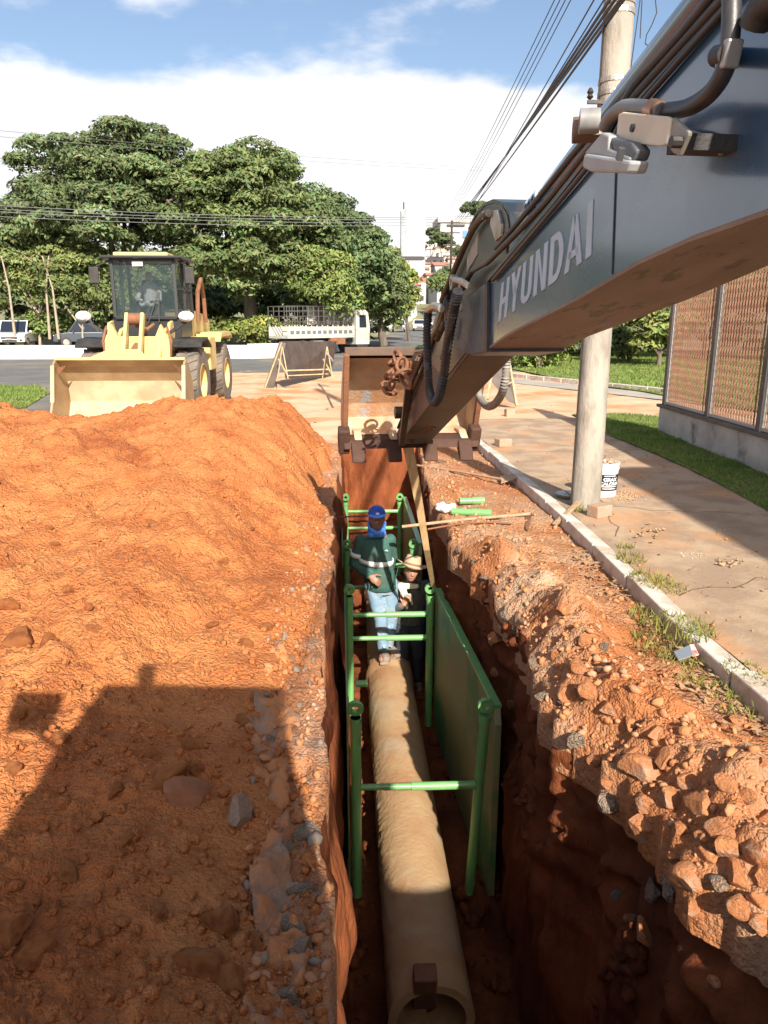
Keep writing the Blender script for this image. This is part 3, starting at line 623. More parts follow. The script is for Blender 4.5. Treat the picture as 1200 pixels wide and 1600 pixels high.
# ================================================================== EXCAVATOR
PAINT = mat('dark_slate_paint', (0.030, 0.080, 0.155), (0.042, 0.095, 0.17), 1.5, 0.24, 0.03, 8, coat=0.8, c3=(0.13, 0.115, 0.10), scale3=2.6, amt3=0.22, rough3=0.45, lo3=.5, hi3=.75)
PAINTW = mat('worn_slate_paint', (0.022, 0.034, 0.042), (0.05, 0.05, 0.048), 4, 0.35, 0.2, 30, coat=0.2, c3=(0.19, 0.10, 0.055), scale3=2.5, amt3=0.6, rough3=0.8)
UNDER = mat('underside_dust_reflection', (0.18, 0.120, 0.085), (0.25, 0.175, 0.13), 3, 0.55, 0.5, 30, c3=(0.06, 0.038, 0.028), scale3=5.5, amt3=0.75, stretch=(2.6, .9, 1), lo3=.57, hi3=.62)  # brown is dirt plus the soil's reflection put into the colour
STICKP = mat('dirty_stick_paint', (0.055, 0.033, 0.024), (0.10, 0.055, 0.035), 2.5, 0.5, 0.3, 25, c3=(0.03, 0.03, 0.03), scale3=1.5, amt3=0.6)
BUCKIN = mat('scraped_bucket_steel', (0.56, 0.43, 0.30), (0.42, 0.22, 0.11), 2.6, 0.6, 0.6, 40, c3=(0.34, 0.40, 0.44), scale3=7, amt3=0.7, lo3=.56, hi3=.64)
BUCKD = mat('dark_brown_steel', (0.045, 0.020, 0.014), (0.08, 0.035, 0.02), 4, 0.8, 0.5, 30)  # dark brown for the bucket's outside, side cutters, lip and teeth
RUST = mat('rusty_steel', (0.26, 0.11, 0.05), (0.16, 0.07, 0.035), 6, 0.8, 0.5, 40)
LETTER = mat('grey_lettering', (0.40, 0.50, 0.60), (0.34, 0.43, 0.52), 6, 0.45)
HOSE = mat('hose_rubber', (0.022, 0.023, 0.026), (0.05, 0.045, 0.045), 10, 0.42, 0.1, 60)
GREYHOSE = mat('grey_hose', (0.30, 0.29, 0.27), (0.20, 0.18, 0.15), 8, 0.6)
CREAM = mat('cream_bracket', (0.62, 0.58, 0.46), (0.52, 0.46, 0.36), 5, 0.6)
exc = thing('excavator', (1.0, -1.5, 0), 'dark slate excavator whose boom, stick and bucket reach over the trench', 'excavator')
def SZ(pxs, l): return [onp(a, b, l) for a, b in pxs]
LB = 0.88; WB = 0.34
bot = SZ([(762, 546), (793, 524), (906, 466), (1000, 411), (1080, 375), (1200, 333)], LB)
top = SZ([(1200, -62), (1137, 10), (997, 165), (915, 262), (867, 322), (765, 441)], LB)
s0, z0 = bot[-1]; s1, z1 = top[0]
prof = bot + [(s0 - 1.0, z0 - 0.15), (s0 - 2.6, z0 - 0.75), (s0 - 2.9, z0 - 0.65), (s1 - 2.4, z1 - 0.3), (s1 - 1.0, z1 + 0.0)] + top
boom = MB().prism([M(s, LB, z) for s, z in prof], MN * WB).build('boom', [PAINT], exc, bevel=0.008)
# underside plate (dirt, and reflected soil painted brown), just proud of the profile
ub = MB(); q = [(s0 - 1.0, z0 - 0.15)] + bot[::-1]
for (sa, za), (sb, zb) in zip(q[:-1], q[1:]):
    ub.add([M(sa, LB - .004, za - .004), M(sb, LB - .004, zb - .004), M(sb, LB + WB + .004, zb - .004), M(sa, LB + WB + .004, za - .004), M(sa, LB - .004, za + .006), M(sb, LB - .004, zb + .006), M(sb, LB + WB + .004, zb + .006), M(sa, LB + WB + .004, za + .006)],
           [(0, 1, 2, 3), (4, 7, 6, 5), (0, 4, 5, 1), (2, 6, 7, 3), (1, 5, 6, 2), (0, 3, 7, 4)])
ub.build('underside_plate', UNDER, boom)
# top flange
tb = MB(); 
for (sa, za), (sb, zb) in zip(top[:-1], top[1:]): tb.prism([M(sa, LB - .012, za), M(sb, LB - .012, zb), M(sb, LB - .012, zb + .018), M(sa, LB - .012, za + .018)], MN * (WB + .024))
tb.build('top_flange', PAINTW, boom)
# boom nose casting
nose = SZ([(766, 440), (748, 450), (716, 470), (706, 515), (713, 545), (738, 556), (766, 550)], LB)
nz = MB().prism([M(s, LB - .006, z) for s, z in nose], MN * (WB + .012)).build('boom_nose', mat('scuffed_blue_paint', (0.022, 0.036, 0.055), (0.04, 0.06, 0.09), 7, 0.35, 0.4, 25, c3=(0.20, 0.13, 0.09), scale3=3, amt3=0.55), exc, bevel=0.01)
w = MB()
sa, sb = onp(765, 442, LB), onp(764, 549, LB)
w.prism([M(sa[0] - .02, LB - .016, sa[1]), M(sb[0] - .02, LB - .016, sb[1]), M(sb[0] + .015, LB - .016, sb[1]), M(sa[0] + .015, LB - .016, sa[1])], MN * .012)
w.build('nose_seam', DARKM, nz)
sx = [onp(964, 262, LB), onp(958, 428, LB)]
MB().prism([M(sx[0][0], LB - .003, sx[0][1]), M(sx[1][0], LB - .003, sx[1][1]), M(sx[1][0] + .006, LB - .003, sx[1][1]), M(sx[0][0] + .006, LB - .003, sx[0][1])], MN * .004).build('weld_seam', BLACK, boom)
# lettering: HYUNDAI as flat painted shapes on the left face
def text_mesh():
    qs = []; x = 0.0
    def Q(*p): qs.append([(x + a, b) for a, b in p])
    def arc(cx, cy, rx, ry, tx, ty, a0, a1, n=8):
        for k in range(n):
            t0, t1 = R(a0 + (a1 - a0) * k / n), R(a0 + (a1 - a0) * (k + 1) / n)
            Q((cx + rx * math.cos(t0), cy + ry * math.sin(t0)), (cx + rx * math.cos(t1), cy + ry * math.sin(t1)), (cx + (rx - tx) * math.cos(t1), cy + (ry - ty) * math.sin(t1)), (cx + (rx - tx) * math.cos(t0), cy + (ry - ty) * math.sin(t0)))
    def Rr(a, b, c, d): Q((a, b), (c, b), (c, d), (a, d))
    W, st = .5, .155
    Rr(0, 0, st, 1); Rr(W - st, 0, W, 1); Rr(st, .41, W - st, .57); x += W + .1                                    # H
    Q((0, 1), (st * 1.05, 1), (.27 + .075, .48), (.27 - .075, .42)); Q((.54 - st * 1.05, 1), (.54, 1), (.27 + .075, .42), (.27 - .075, .48)); Rr(.27 - .0775, 0, .27 + .0775, .46); x += .54 + .08   # Y
    Rr(0, .25, st, 1); Rr(W - st, .25, W, 1); arc(W / 2, .25, W / 2, .25, st, .15, 180, 360); x += W + .12          # U
    Rr(0, 0, st, 1); Rr(W - st + .02, 0, W + .02, 1); Q((st, 1), (st, .72), (W - st + .02, 0), (W - st + .02, .28)); x += W + .14          # N
    Rr(0, 0, st, 1); Rr(st, 0, .25, .15); Rr(st, .85, .25, 1); arc(.25, .5, .27, .5, st, .15, -90, 90, 12); x += .52 + .08     # D
    Q((0, 0), (st, 0), (.3 + .045, 1), (.3 - .085, 1)); Q((.58 - st, 0), (.58, 0), (.3 + .085, 1), (.3 - .045, 1)); Rr(.13, .22, .45, .36); x += .58 + .12   # A
    Rr(0, 0, st + .01, 1); x += st + .01
    return qs, x
qs, tw = text_mesh()
c00, c01, c10, c11 = onp(779, 504, LB), onp(784.5, 443, LB), onp(924.5, 399, LB), onp(928, 311, LB)
lm = MB()
for qd in qs:
    vs = []
    for off in (-.0025, .001):
        for a, b in qd:
            u = a / tw; s = (c00[0] * (1 - u) + c10[0] * u) * (1 - b) + (c01[0] * (1 - u) + c11[0] * u) * b; z = (c00[1] * (1 - u) + c10[1] * u) * (1 - b) + (c01[1] * (1 - u) + c11[1] * u) * b
            vs.append(M(s, LB + off, z))
    lm.add(vs, [(0, 1, 2, 3), (7, 6, 5, 4), (0, 4, 5, 1), (1, 5, 6, 2), (2, 6, 7, 3), (3, 7, 4, 0)])
tag(lm.build('lettering', LETTER, boom), 'grey block letters HYUNDAI painted along the boom')
# hard pipes along the top left edge
def pipe_run(pxs, l, r, name, m, par=exc, n=10, ridges=0, sub=1):
    pts = [M(s, l, z) for s, z in SZ(pxs, l)]
    if sub > 1:
        out = []; k = len(pts)
        for i in range(k - 1):
            p0, p1, p2, p3 = pts[max(i - 1, 0)], pts[i], pts[i + 1], pts[min(i + 2, k - 1)]
            for j in range(sub):
                t = j / sub; out.append(0.5 * ((2 * p1) + (p2 - p0) * t + (2 * p0 - 5 * p1 + 4 * p2 - p3) * t * t + (3 * p1 - p0 - 3 * p2 + p3) * t ** 3))
        pts = out + [pts[-1]]
    return MB().tube(pts, r, n, ridges=ridges).build(name, m, par, smooth=60)
pipe_run([(1215, -95), (1128, 0), (985, 158), (906, 250), (857, 312), (768, 404), (757, 412), (737, 424)], .87, .012, 'hydraulic_pipe', PIPEP, n=12, sub=2)
pipe_run([(1200, -95), (1113, 0), (972, 152), (893, 244), (845, 305), (775, 388)], .885, .011, 'hydraulic_pipe', PIPEP, n=12, sub=2)
pipe_run([(1228, -90), (1140, 5), (1001, 163), (920, 259), (870, 320), (770, 438)], .868, .008, 'hydraulic_pipe', PIPEP, n=8, sub=2)
pipe_run([(737, 424), (728, 440), (722, 452)], .87, .014, 'hydraulic_pipe', DARKM, sub=4)
# stick cylinder on top of the boom
ca, cb = onp(838, 330, 1.05), onp(1122, -10, 1.05)
cy = MB().cyl(M(ca[0], 1.05, ca[1]), M(cb[0] - .3, 1.05, cb[1] + .1), .046, n=24); cyo = cy.build('stick_cylinder', mat('cylinder_paint', (0.04, 0.09, 0.13), (0.05, 0.1, 0.14), 3, 0.12, coat=1.0), exc, smooth=50)
d = (M(cb[0], 1.05, cb[1]) - M(ca[0], 1.05, ca[1])).normalized(); A0 = M(ca[0], 1.05, ca[1])
g = MB()
for k in range(4): g.cyl(A0 + d * (k * .045 + .0), A0 + d * (k * .045 + .022), .060, n=24)
g.cyl(A0 - d * .03, A0 + d * .005, .046, n=24); g.build('cylinder_gland', PAINT, cyo, smooth=40)
rp = onp(790, 372, 1.05); MB().cyl(A0, M(rp[0] + .05, 1.05, rp[1] + .04), .032, n=18).build('cylinder_rod', mat('chrome', (.6, .6, .6), rough=.12, metal=1.0), cyo, smooth=50)
# stick
LS = 0.92; WS = 0.26
sp = SZ([(613, 693), (643, 614), (663, 556), (688, 470), (712, 408), (735, 358), (748, 331), (760, 319), (775, 313), (789, 318), (798, 332), (801, 352), (797, 400), (785, 470), (762, 520), (731, 554), (700, 594), (660, 647), (624, 694)], LS)
stick = MB().prism([M(s, LS, z) for s, z in sp], MN * WS).build('stick', [STICKP], exc, bevel=0.01)
# side plates of the stick carry the slate paint above, dust below
spt = SZ([(664, 556), (689, 470), (713, 408), (736, 359), (749, 333), (760, 322), (774, 317), (786, 321), (794, 334), (797, 352), (793, 400), (780, 470), (758, 518), (726, 554), (697, 592)], LS)
MB().prism([M(s, LS - .006, z) for s, z in spt], MN * .008).build('side_plate', mat('stick_side_paint', (0.045, 0.055, 0.058), (0.075, 0.08, 0.075), 3, 0.35, 0.15, 20, c3=(0.17, 0.13, 0.10), scale3=1.8, amt3=0.5, coat=.3), stick)
# curved flange round the lug, its pin and inner plate
fl = SZ([(735, 356), (748, 330), (760, 317), (775, 311), (790, 316), (800, 331), (803, 352), (799, 396)], LS)
f2 = MB(); 
for (a, b), (c, e) in zip(fl[:-1], fl[1:]): f2.prism([M(a, LS - .012, b), M(c, LS - .012, e), M(c, LS - .012, e - .014), M(a, LS - .012, b - .014)], MN * (WS + .024))
f2.build('lug_flange', PAINTW, stick)
lp = onp(781, 366, LS); pl = SZ([(774, 330), (784, 328), (790, 350), (789, 370), (781, 377), (773, 352)], LS)
MB().prism([M(s, LS - .022, z) for s, z in pl], MN * .016).build('lug_plate', SILVER, stick, bevel=.003)
lp = onp(769, 337, LS); MB().cyl(M(lp[0], LS - .045, lp[1]), M(lp[0], LS, lp[1]), .018, n=14).build('pin', SILVER, stick, smooth=40)
pl = SZ([(750, 363), (733, 400), (733, 425), (749, 398)], LS); MB().prism([M(s, LS - .012, z) for s, z in pl], MN * .006).build('worn_patch', mat('bare_patch', (.42, .38, .30), (.2, .2, .18), 12, .5), stick)
pipe_run([(690, 470), (717, 405), (740, 356), (757, 337), (764, 333)], LS - .035, .016, 'hydraulic_pipe', DARKM, stick, sub=3)
pipe_run([(622, 668), (650, 600), (672, 545), (695, 470)], LS - .02, .012, 'hydraulic_pipe', DARKM, stick, sub=2)
# back plate grooves near the foot of the stick
gr = MB()
def spt_on(px, py):           # on the plate between edge points A of the stick, found on the left edge then carried right
    return onp(px, py, LS)
for t, w0, w1 in ((0.10, .03, .19), (0.17, .07, .22), (.24, .10, .23)):
    a, b = sp[-1], sp[-2]; s = a[0] + (b[0] - a[0]) * (t + .25); z = a[1] + (b[1] - a[1]) * (t + .25)
    dv = Vector((b[0] - a[0], b[1] - a[1])).normalized(); n2 = Vector((-dv.y, dv.x)); 
    p = M(s, LS + w0, z); gr.bar(M(s, LS + w0, z), M(s + dv.x * .14, LS + w1 - .05, z + dv.y * .14), .03, .012)
gr.build('wear_strip', RUST, stick)
# bucket link bars and hinge
def S2(px, py, l): s, z = onp(px, py, l); return M(s, l, z)
lk = MB().bar(S2(638, 606, .86), S2(628, 694, .87), .05, .04); lk.build('bucket_link', mat('link_steel', (.06, .055, .05), (.12, .07, .045), 6, .4, .3, 30, metal=.4), exc, bevel=.006)
lk = MB().bar(S2(655, 600, 1.0), S2(643, 690, 1.0), .05, .05); lk.build('bucket_link', MATS['link_steel'], exc, bevel=.006)
lk = MB().bar(S2(647, 565, .93), S2(643, 640, .93), .07, .05); lk.build('bucket_link', RUST, exc, bevel=.006)
MB().cyl(M(5.95, .83, 1.22), M(5.95, 1.28, 1.22), .05, n=16).build('hinge_pin', DARKM, exc, smooth=40)
MB().tube([M(5.0, .98, 1.75), M(5.6, .98, 1.72), M(5.95, .98, 1.55)], .05, 12).build('bucket_cylinder', MATS['cylinder_paint'], exc, smooth=60)
# bucket: open side towards the machine
BW = 1.14; BL0 = 0.475
T = (5.86, 1.66); 
inner = [(6.20, 1.645), (6.36, 1.60), (6.58, 1.42), (6.74, 1.22), (6.79, 1.09), (6.74, 1.0), (6.64, .97), (6.52, .965)]
outer = [(6.19, 1.675), (6.38, 1.63), (6.61, 1.44), (6.775, 1.23), (6.83, 1.08), (6.77, .97), (6.66, .935), (6.50, .935)]
bk = MB()
for k in range(len(inner) - 1):
    a, b, c, e = inner[k], inner[k + 1], outer[k + 1], outer[k]
    bk.add([M(a[0], BL0, a[1]), M(b[0], BL0, b[1]), M(b[0], BL0 + BW, b[1]), M(a[0], BL0 + BW, a[1])], [(0, 1, 2, 3)], 0)
    bk.add([M(e[0], BL0, e[1]), M(c[0], BL0, c[1]), M(c[0], BL0 + BW, c[1]), M(e[0], BL0 + BW, e[1])], [(3, 2, 1, 0)], 1)
bucket = bk.build('bucket', [BUCKIN, BUCKD], exc)
for l0 in (BL0 - .03, BL0 + BW):
    o = MB().prism([M(s, l0, z) for s, z in outer] , MN * .03).build('side_plate', [BUCKIN], bucket)
    e = MB().bar(M(6.17, l0 + .015, 1.68), M(6.50, l0 + .015, .94), .045, .06); e.build('side_edge', RUST, bucket, bevel=.005)
    c = MB().prism([M(6.33, l0 - .05, 1.02), M(6.45, l0 - .05, 1.06), M(6.54, l0 - .05, .93), M(6.42, l0 - .05, .80)], MN * .10); c.build('side_cutter', BUCKD, bucket, bevel=.015)
MB().bar(M(6.19, BL0 - .03, 1.70), M(6.19, BL0 + BW + .03, 1.70), .05, .07).build('top_rail', mat('top_rail_paint', (.08, .05, .035), (.14, .08, .05), 5, .7), bucket, bevel=.006)
MB().prism([M(6.56, BL0 - .03, .965), M(6.38, BL0 - .03, .93), M(6.36, BL0 - .03, .86), M(6.56, BL0 - .03, .90)], MN * (BW + .06)).build('lip', BUCKD, bucket)
for k in range(4):
    l0 = BL0 + .03 + k * (BW - .19) / 3
    o = MB().prism([M(6.5, l0, .96), M(6.36, l0, .92), M(6.28, l0, .83), M(6.25, l0, .755), M(6.28, l0, .75), M(6.38, l0, .82), M(6.5, l0, .90)], MN * .12).build('tooth', BUCKD, bucket, bevel=.012)
    MB().prism([M(6.68, l0 + .03, 1.0), M(6.50, l0 + .03, 1.0), M(6.37, l0 + .03, .935), M(6.52, l0 + .03, .93)], MN * .07).build('tooth_adapter', BUCKIN, bucket, bevel=.01)
# chain hanging in the bucket mouth
ch = [(622, 560), (618, 566), (628, 570), (621, 578), (612, 584), (622, 590), (614, 597), (606, 603), (630, 583), (634, 595), (609, 611)]
for i, (a, b) in enumerate(ch):
    p = S2(a, b, .80); ax = Vector((math.cos(i * 2.1), .5, math.sin(i * 1.7))).normalized(); u = ax.orthogonal().normalized(); w = ax.cross(u); rr = .045
    MB().tube([p + (u * math.cos(t) * rr * 1.5 + w * math.sin(t) * rr) for t in np.linspace(0, 2 * math.pi, 13)[:-1]], .014, 6, closed=True).build('chain_link', RUST, exc, smooth=60)
# corrugated hoses
pipe_run([(669, 488), (667, 520), (668, 560), (670, 600), (674, 622), (681, 628), (688, 612), (694, 580), (700, 535), (708, 490), (716, 455)], .80, .027, 'corrugated_hose', HOSE, ridges=-.24, sub=15)
pipe_run([(666, 492), (672, 482), (680, 478), (690, 482)], .80, .02, 'hose_elbow', SILVER, sub=4)
pipe_run([(792, 562), (790, 590), (784, 615), (772, 632), (760, 634), (750, 622), (747, 606)], 1.24, .026, 'corrugated_hose', GREYHOSE, ridges=-.24, sub=12)
pipe_run([(697, 470), (700, 520), (692, 560)], .86, .018, 'hydraulic_hose', HOSE, sub=4)
pipe_run([(640, 605), (655, 570), (668, 540), (690, 500), (700, 455)], .90, .016, 'hydraulic_hose', HOSE, sub=4)
# pipe fittings at the boom nose
p = S2(709, 441, .84); MB().ring(p, MN, .037, .018, .03, 18).build('pipe_fitting', SILVER, exc, smooth=40)
MB().tube([S2(713, 437, .84), S2(722, 440, .84), S2(731, 446, .84)], .016, 10).build('pipe_fitting', SILVER, exc, smooth=60)
MB().bar(S2(719, 442, .84), S2(721, 486, .84), .012, .03).build('fitting_bracket', SILVER, exc, bevel=.003)
MB().bar(S2(711, 497, .85), S2(705, 530, .85), .015, .02).build('fitting_bracket', SILVER, exc, bevel=.003)
for a, b in ((698, 500), (690, 515), (701, 486), (683, 530)): MB().cyl(S2(a, b, .86), S2(a + 6, b - 14, .86), .018, n=10).build('hose_fitting', DARKM, exc, smooth=40)
# lamp, brackets and hoses half way along the boom
bz = SZ([(966, 178), (972, 175), (1040, 182), (1047, 186), (1042, 226), (1030, 228), (965, 222), (962, 215)], .74)
br = MB().prism([M(s, .74, z) for s, z in bz], MN * .012).build('lamp_bracket', CREAM, exc, bevel=.003)
pz = onp(986, 200, .735); MB().cyl(M(pz[0], .7395, pz[1]), M(pz[0], .735, pz[1]), .008, n=12).build('bolt_hole', BLACK, br)
fb = SZ([(1045, 190), (1052, 183), (1048, 232), (1040, 245), (1033, 232)], .74)
MB().prism([M(s, .745, z) for s, z in SZ([(1040, 186), (1052, 184), (1076, 205), (1074, 212), (1060, 244), (1052, 240), (1041, 226)], .745)], MN * .01).build('bracket_foot', mat('grey_bracket', (.20, .19, .17), (.3, .27, .22), 6, .5), br, bevel=.003)
pz = onp(1060, 222, .74); MB().cyl(M(pz[0], .745, pz[1]), M(pz[0], .725, pz[1]), .011, n=8).build('bolt', DARKM, br)
MB().bar(M(*(lambda q: (q[0], .76, q[1]))(onp(1052, 225, .76))), M(*(lambda q: (q[0], .88, q[1]))(onp(1052, 225, .76))), .05, .03).build('stand_off', DARKM, br)
LG = mat('lamp_housing', (.36, .37, .38), (.28, .28, .27), 5, .55); LGD = mat('lamp_dark', (.10, .105, .11), rough=.5)
lampb = MB().prism([M(s, .70, z) for s, z in SZ([(912, 240), (945, 245), (984, 252), (978, 271), (922, 269), (909, 262)], .70)], MN * .045).build('work_lamp', LG, exc, bevel=.006)
MB().prism([M(s, .715, z) for s, z in SZ([(912, 240), (940, 207), (951, 212), (950, 232), (984, 246), (982, 252)], .715)], MN * .03).build('lamp_hood', LG, lampb, bevel=.006)
MB().prism([M(s, .72, z) for s, z in SZ([(952, 214), (985, 222), (994, 235), (988, 252), (960, 244)], .72)], MN * .035).build('lamp_back', LGD, lampb, bevel=.006)
MB().bar(S2(972, 231, .695), S2(967, 250, .695), .012, .012).build('lamp_clip', LGD, lampb)
p = S2(921, 189, .78); cl = MB().ring(p, (MN - MF * .3), .030, .014, .05, 20); cl.build('pipe_clamp', mat('clamp_grey', (.42, .42, .41), (.3, .29, .28), 6, .45), exc, smooth=40)
p = S2(913, 203, .79); MB().ring(p, (MN - MF * .3), .032, .018, .06, 20).build('pipe_clamp', mat('clamp_brown', (.20, .12, .09), rough=.6), exc, smooth=40)
MB().bar(S2(925, 205, .80), S2(945, 212, .86), .05, .02).build('clamp_plate', CREAM, exc)
pipe_run([(1143, -20), (1143, 25), (1140, 70), (1132, 110), (1110, 145), (1075, 168), (1035, 174)], .775, .0165, 'hydraulic_hose', HOSE, sub=6)
pipe_run([(1035, 174), (1005, 168), (975, 168), (955, 182), (945, 200)], .765, .0165, 'hydraulic_hose', mat('pale_hose', (.16, .16, .155), (.10, .1, .1), 8, .4), sub=6)
p = S2(1022, 172, .765); MB().cyl(S2(1018, 171, .765), S2(1030, 174, .765), .021, n=14).build('hose_coupling', mat('copper', (.45, .22, .12), rough=.35, metal=.8), exc, smooth=40)
pipe_run([(945, 215), (957, 192), (975, 160), (995, 128), (1025, 95), (1070, 45), (1130, -30), (1180, -90)], .86, .011, 'hydraulic_hose', HOSE, sub=5)
pipe_run([(960, 222), (970, 200), (985, 180)], .80, .012, 'hydraulic_hose', HOSE, sub=4)
MB().cyl(S2(1120, 88, .77), S2(1136, 84, .77), .018, n=12).build('hose_clamp_bolt', DARKM, exc, smooth=40)
MB().bar(S2(1132, 86, .775), S2(1147, 84, .775), .03, .045).build('hose_clamp', mat('clamp_steel', (.34, .32, .30), rough=.4, metal=.5), exc, bevel=.004)
MB().bar(S2(1139, 90, .79), S2(1139, 90, .88) + Vector((0, 0.0, 0.001)), .03, .03).build('hose_clamp', DARKM, exc)
pipe_run([(1260, -30), (1215, -5), (1192, 14), (1178, 42)], .80, .026, 'hose_fitting', BLACK, sub=4)
pipe_run([(1048, 205), (1085, 208), (1110, 222), (1127, 240)], .86, .005, 'cable', mat('pale_cable', (.3, .3, .3), rough=.4), sub=5)
# cab around the photographer: roof, pillars, floor; the body behind and to the right
CABP = mat('cab_paint', (0.05, 0.055, 0.06), rough=0.4); GL = glass('cab_glass')
RX0, RX1, RY, RZ = -0.56, 0.37, 0.22, 2.34
cab = MB().box(((RX0 + RX1) / 2, -0.62, .42), (RX1 - RX0, 1.5, .9)).build('cab', CABP, exc, bevel=.04)
MB().box(((RX0 + RX1) / 2, RY - .85, RZ), (RX1 - RX0, 1.7, .10)).build('cab_roof', CABP, cab, bevel=.04)
for x in (RX0 + .035, RX1 - .035):
    MB().box((x, -0.05, 1.58), (.06, .08, 1.44)).build('cab_pillar', CABP, cab); MB().box((x, -1.3, 1.58), (.06, .12, 1.44)).build('cab_pillar', CABP, cab)
MB().box((RX0 + .06, -.7, 1.62), (.012, 1.0, 1.3)).build('side_window', GL, cab)
MB().box((RX1 - .02, -.68, 1.58), (.03, 1.3, 1.44)).build('side_wall', CABP, cab)
MB().box(((RX0 + RX1) / 2, -1.36, 1.5), (RX1 - RX0 - .02, .06, 1.6)).build('cab_rear', CABP, cab)
MB().box((-.08, -.75, 1.2), (.5, .2, .8)).box((-.08, -.5, .95), (.5, .5, .15)).build('operator_seat', BLACK, cab, bevel=.04)
bd = MB().box((.75, -2.9, .55), (2.3, 3.1, 1.1)).box((.75, -3.9, .9), (2.3, 1.2, 1.5)).box((1.50, -1.3, .75), (1.35, 1.9, 1.30)).build('body', PAINT, exc, bevel=.06)
tk = MB()
for x in (-.55, 1.9):
    pr = [(x - .25, .4 + .42 * math.cos(t) - 1.0, -.05 + .3 + .35 * math.sin(t)) for t in np.linspace(-math.pi / 2, math.pi / 2, 8)] + [(x - .25, -4.2 + .42 * math.cos(t), .25 + .35 * math.sin(t)) for t in np.linspace(math.pi / 2, 1.5 * math.pi, 8)]
    o = MB().prism(pr, (.5, 0, 0)).build('track', DARKM, exc)
mir = MB().bar((RX0, 0.12, 1.95), (-.80, .33, 1.97), .02, .02).build('mirror_arm', DARKM, exc)
MB().box((-.86, .36, 2.08), (.20, .05, .23)).build('mirror', DARKM, exc, bevel=.02)
MB().cyl((-.325, .10, RZ + .04), (-.325, .10, RZ + .13), .012, n=8).cyl((-.325, .10, RZ + .13), (-.325, .10, RZ + .23), .045, n=14).build('beacon', mat('amber', (.8, .3, .02), rough=.3), cab)
# long webbing sling hanging from the bucket to the shoring panel
sl = MB(); pts = [(PD(638, 700, 6.1), .045), (PD(648, 750, 6.25), .040), (PD(657, 800, 6.4), .034), (PD(667, 860, 6.6), .028), (P(677, 917, -.58), .022)]
for (a, wa), (b, wb) in zip(pts[:-1], pts[1:]):
    n = Vector((1, .15, 0)).normalized(); t = Vector((0, .012, 0)); vs = [a - n * wa, a + n * wa, b + n * wb, b - n * wb]
    sl.add(vs + [v + t for v in vs], [(0, 1, 2, 3), (7, 6, 5, 4), (0, 4, 5, 1), (1, 5, 6, 2), (2, 6, 7, 3), (3, 7, 4, 0)])
tag(sl.build('lifting_sling', mat('webbing', (.50, .34, .17), (.36, .22, .10), 8, .8, .5, 60, stretch=(4, 4, 1))), 'long tan webbing sling hanging from the bucket to the green shoring panel', 'sling')

# ================================================================== PIPES AND SHORING IN THE CUT
PIPE = mat('dusty_concrete_pipe', (0.44, 0.29, 0.155), (0.36, 0.195, 0.095), 2.5, 0.9, 0.4, 30, c3=(0.42, 0.35, 0.25), scale3=2.0, amt3=0.6, spec=.15)
def pipe_center(y): return 0.352 + (7.4 - y) * -.006
def concrete_pipe(y0, y1, zt, label, r=.245, x0=None, x1=None):
    n = 72; prof = [(r - .05, 0), (r, 0), (r, (y1 - y0) - .18), (r + .035, (y1 - y0) - .14), (r + .035, (y1 - y0)), (r - .05, (y1 - y0))]
    ys = np.concatenate([[0, 0], np.linspace(.03, y1 - y0 - .2, 220), [y1 - y0 - .16, y1 - y0 - .12, y1 - y0, y1 - y0]])
    rs = np.concatenate([[r - .05, r], np.full(220, r), [r + .006, r + .018, r + .018, r - .05]])
    A = np.linspace(0, 2 * math.pi, n + 1); YY, AA = np.meshgrid(ys, A, indexing='ij'); RR = rs[:, None] * np.ones_like(AA)
    cx = pipe_center((y0 + y1) / 2) if x0 is None else x0; c = Vector((cx, y0, zt - r))
    side = np.clip(-np.cos(AA) * 1.0, 0, 1) * np.clip(1 - np.abs(np.sin(AA) - .45) / .9, 0, 1)      # crusted soil on the left flank
    nz = 0.0008 * fbm(YY * 7, AA * 5, 0, 4, 151) + side * (0.002 + 0.012 * np.abs(fbm(YY * 21, AA * 7, 0, 4, 153)))
    RR = RR + nz * (RR > r - .01)
    V, F = grid(RR * np.cos(AA), YY, RR * np.sin(AA)); o = npmesh('concrete_pipe', V, F, PIPE, smooth=True); o.data.set_sharp_from_angle(angle=R(50)); o.location = c
    o.rotation_euler = (0, 0, 0 if x0 is None else math.atan((x0 - x1) / (y1 - y0)))
    inn = MB(); ring0 = []
    vs, fs = [], []
    for k, yy_ in enumerate((0.0, y1 - y0)):
        for j in range(n): t = 2 * math.pi * j / n; vs.append(c + Vector(((r - .05) * math.cos(t), yy_, (r - .05) * math.sin(t))))
    inn.add(vs, [(j, (j + 1) % n, (j + 1) % n + n, j + n) for j in range(n)]); inn.build('bore', PIPE, o, smooth=60)
    return tag(o, label, 'pipe', 'concrete pipes laid in the trench')
concrete_pipe(3.32, 7.52, -1.665, 'nearest long concrete pipe, with its open end at the bottom of the trench', x0=.40, x1=.348)
concrete_pipe(7.54, 10.2, -1.67, 'middle concrete pipe, behind the standing worker', r=.245)
concrete_pipe(10.22, 12.1, -1.60, 'farthest concrete pipe, half buried towards the end of the trench', r=.235)
GREEN = mat('green_paint', (0.17, 0.40, 0.135), (0.13, 0.34, 0.11), 5, 0.35, 0.1, 40, c3=(0.34, 0.24, 0.13), scale3=5, amt3=0.55, coat=.2, lo3=.55, hi3=.75)
GPAN = mat('dirty_green_panel', (0.045, 0.17, 0.065), (0.06, 0.20, 0.08), 3, 0.5, 0.2, 20, c3=(0.36, 0.27, 0.12), scale3=1.3, amt3=0.6, stretch=(1, .8, .8), lo3=.42, hi3=.52)
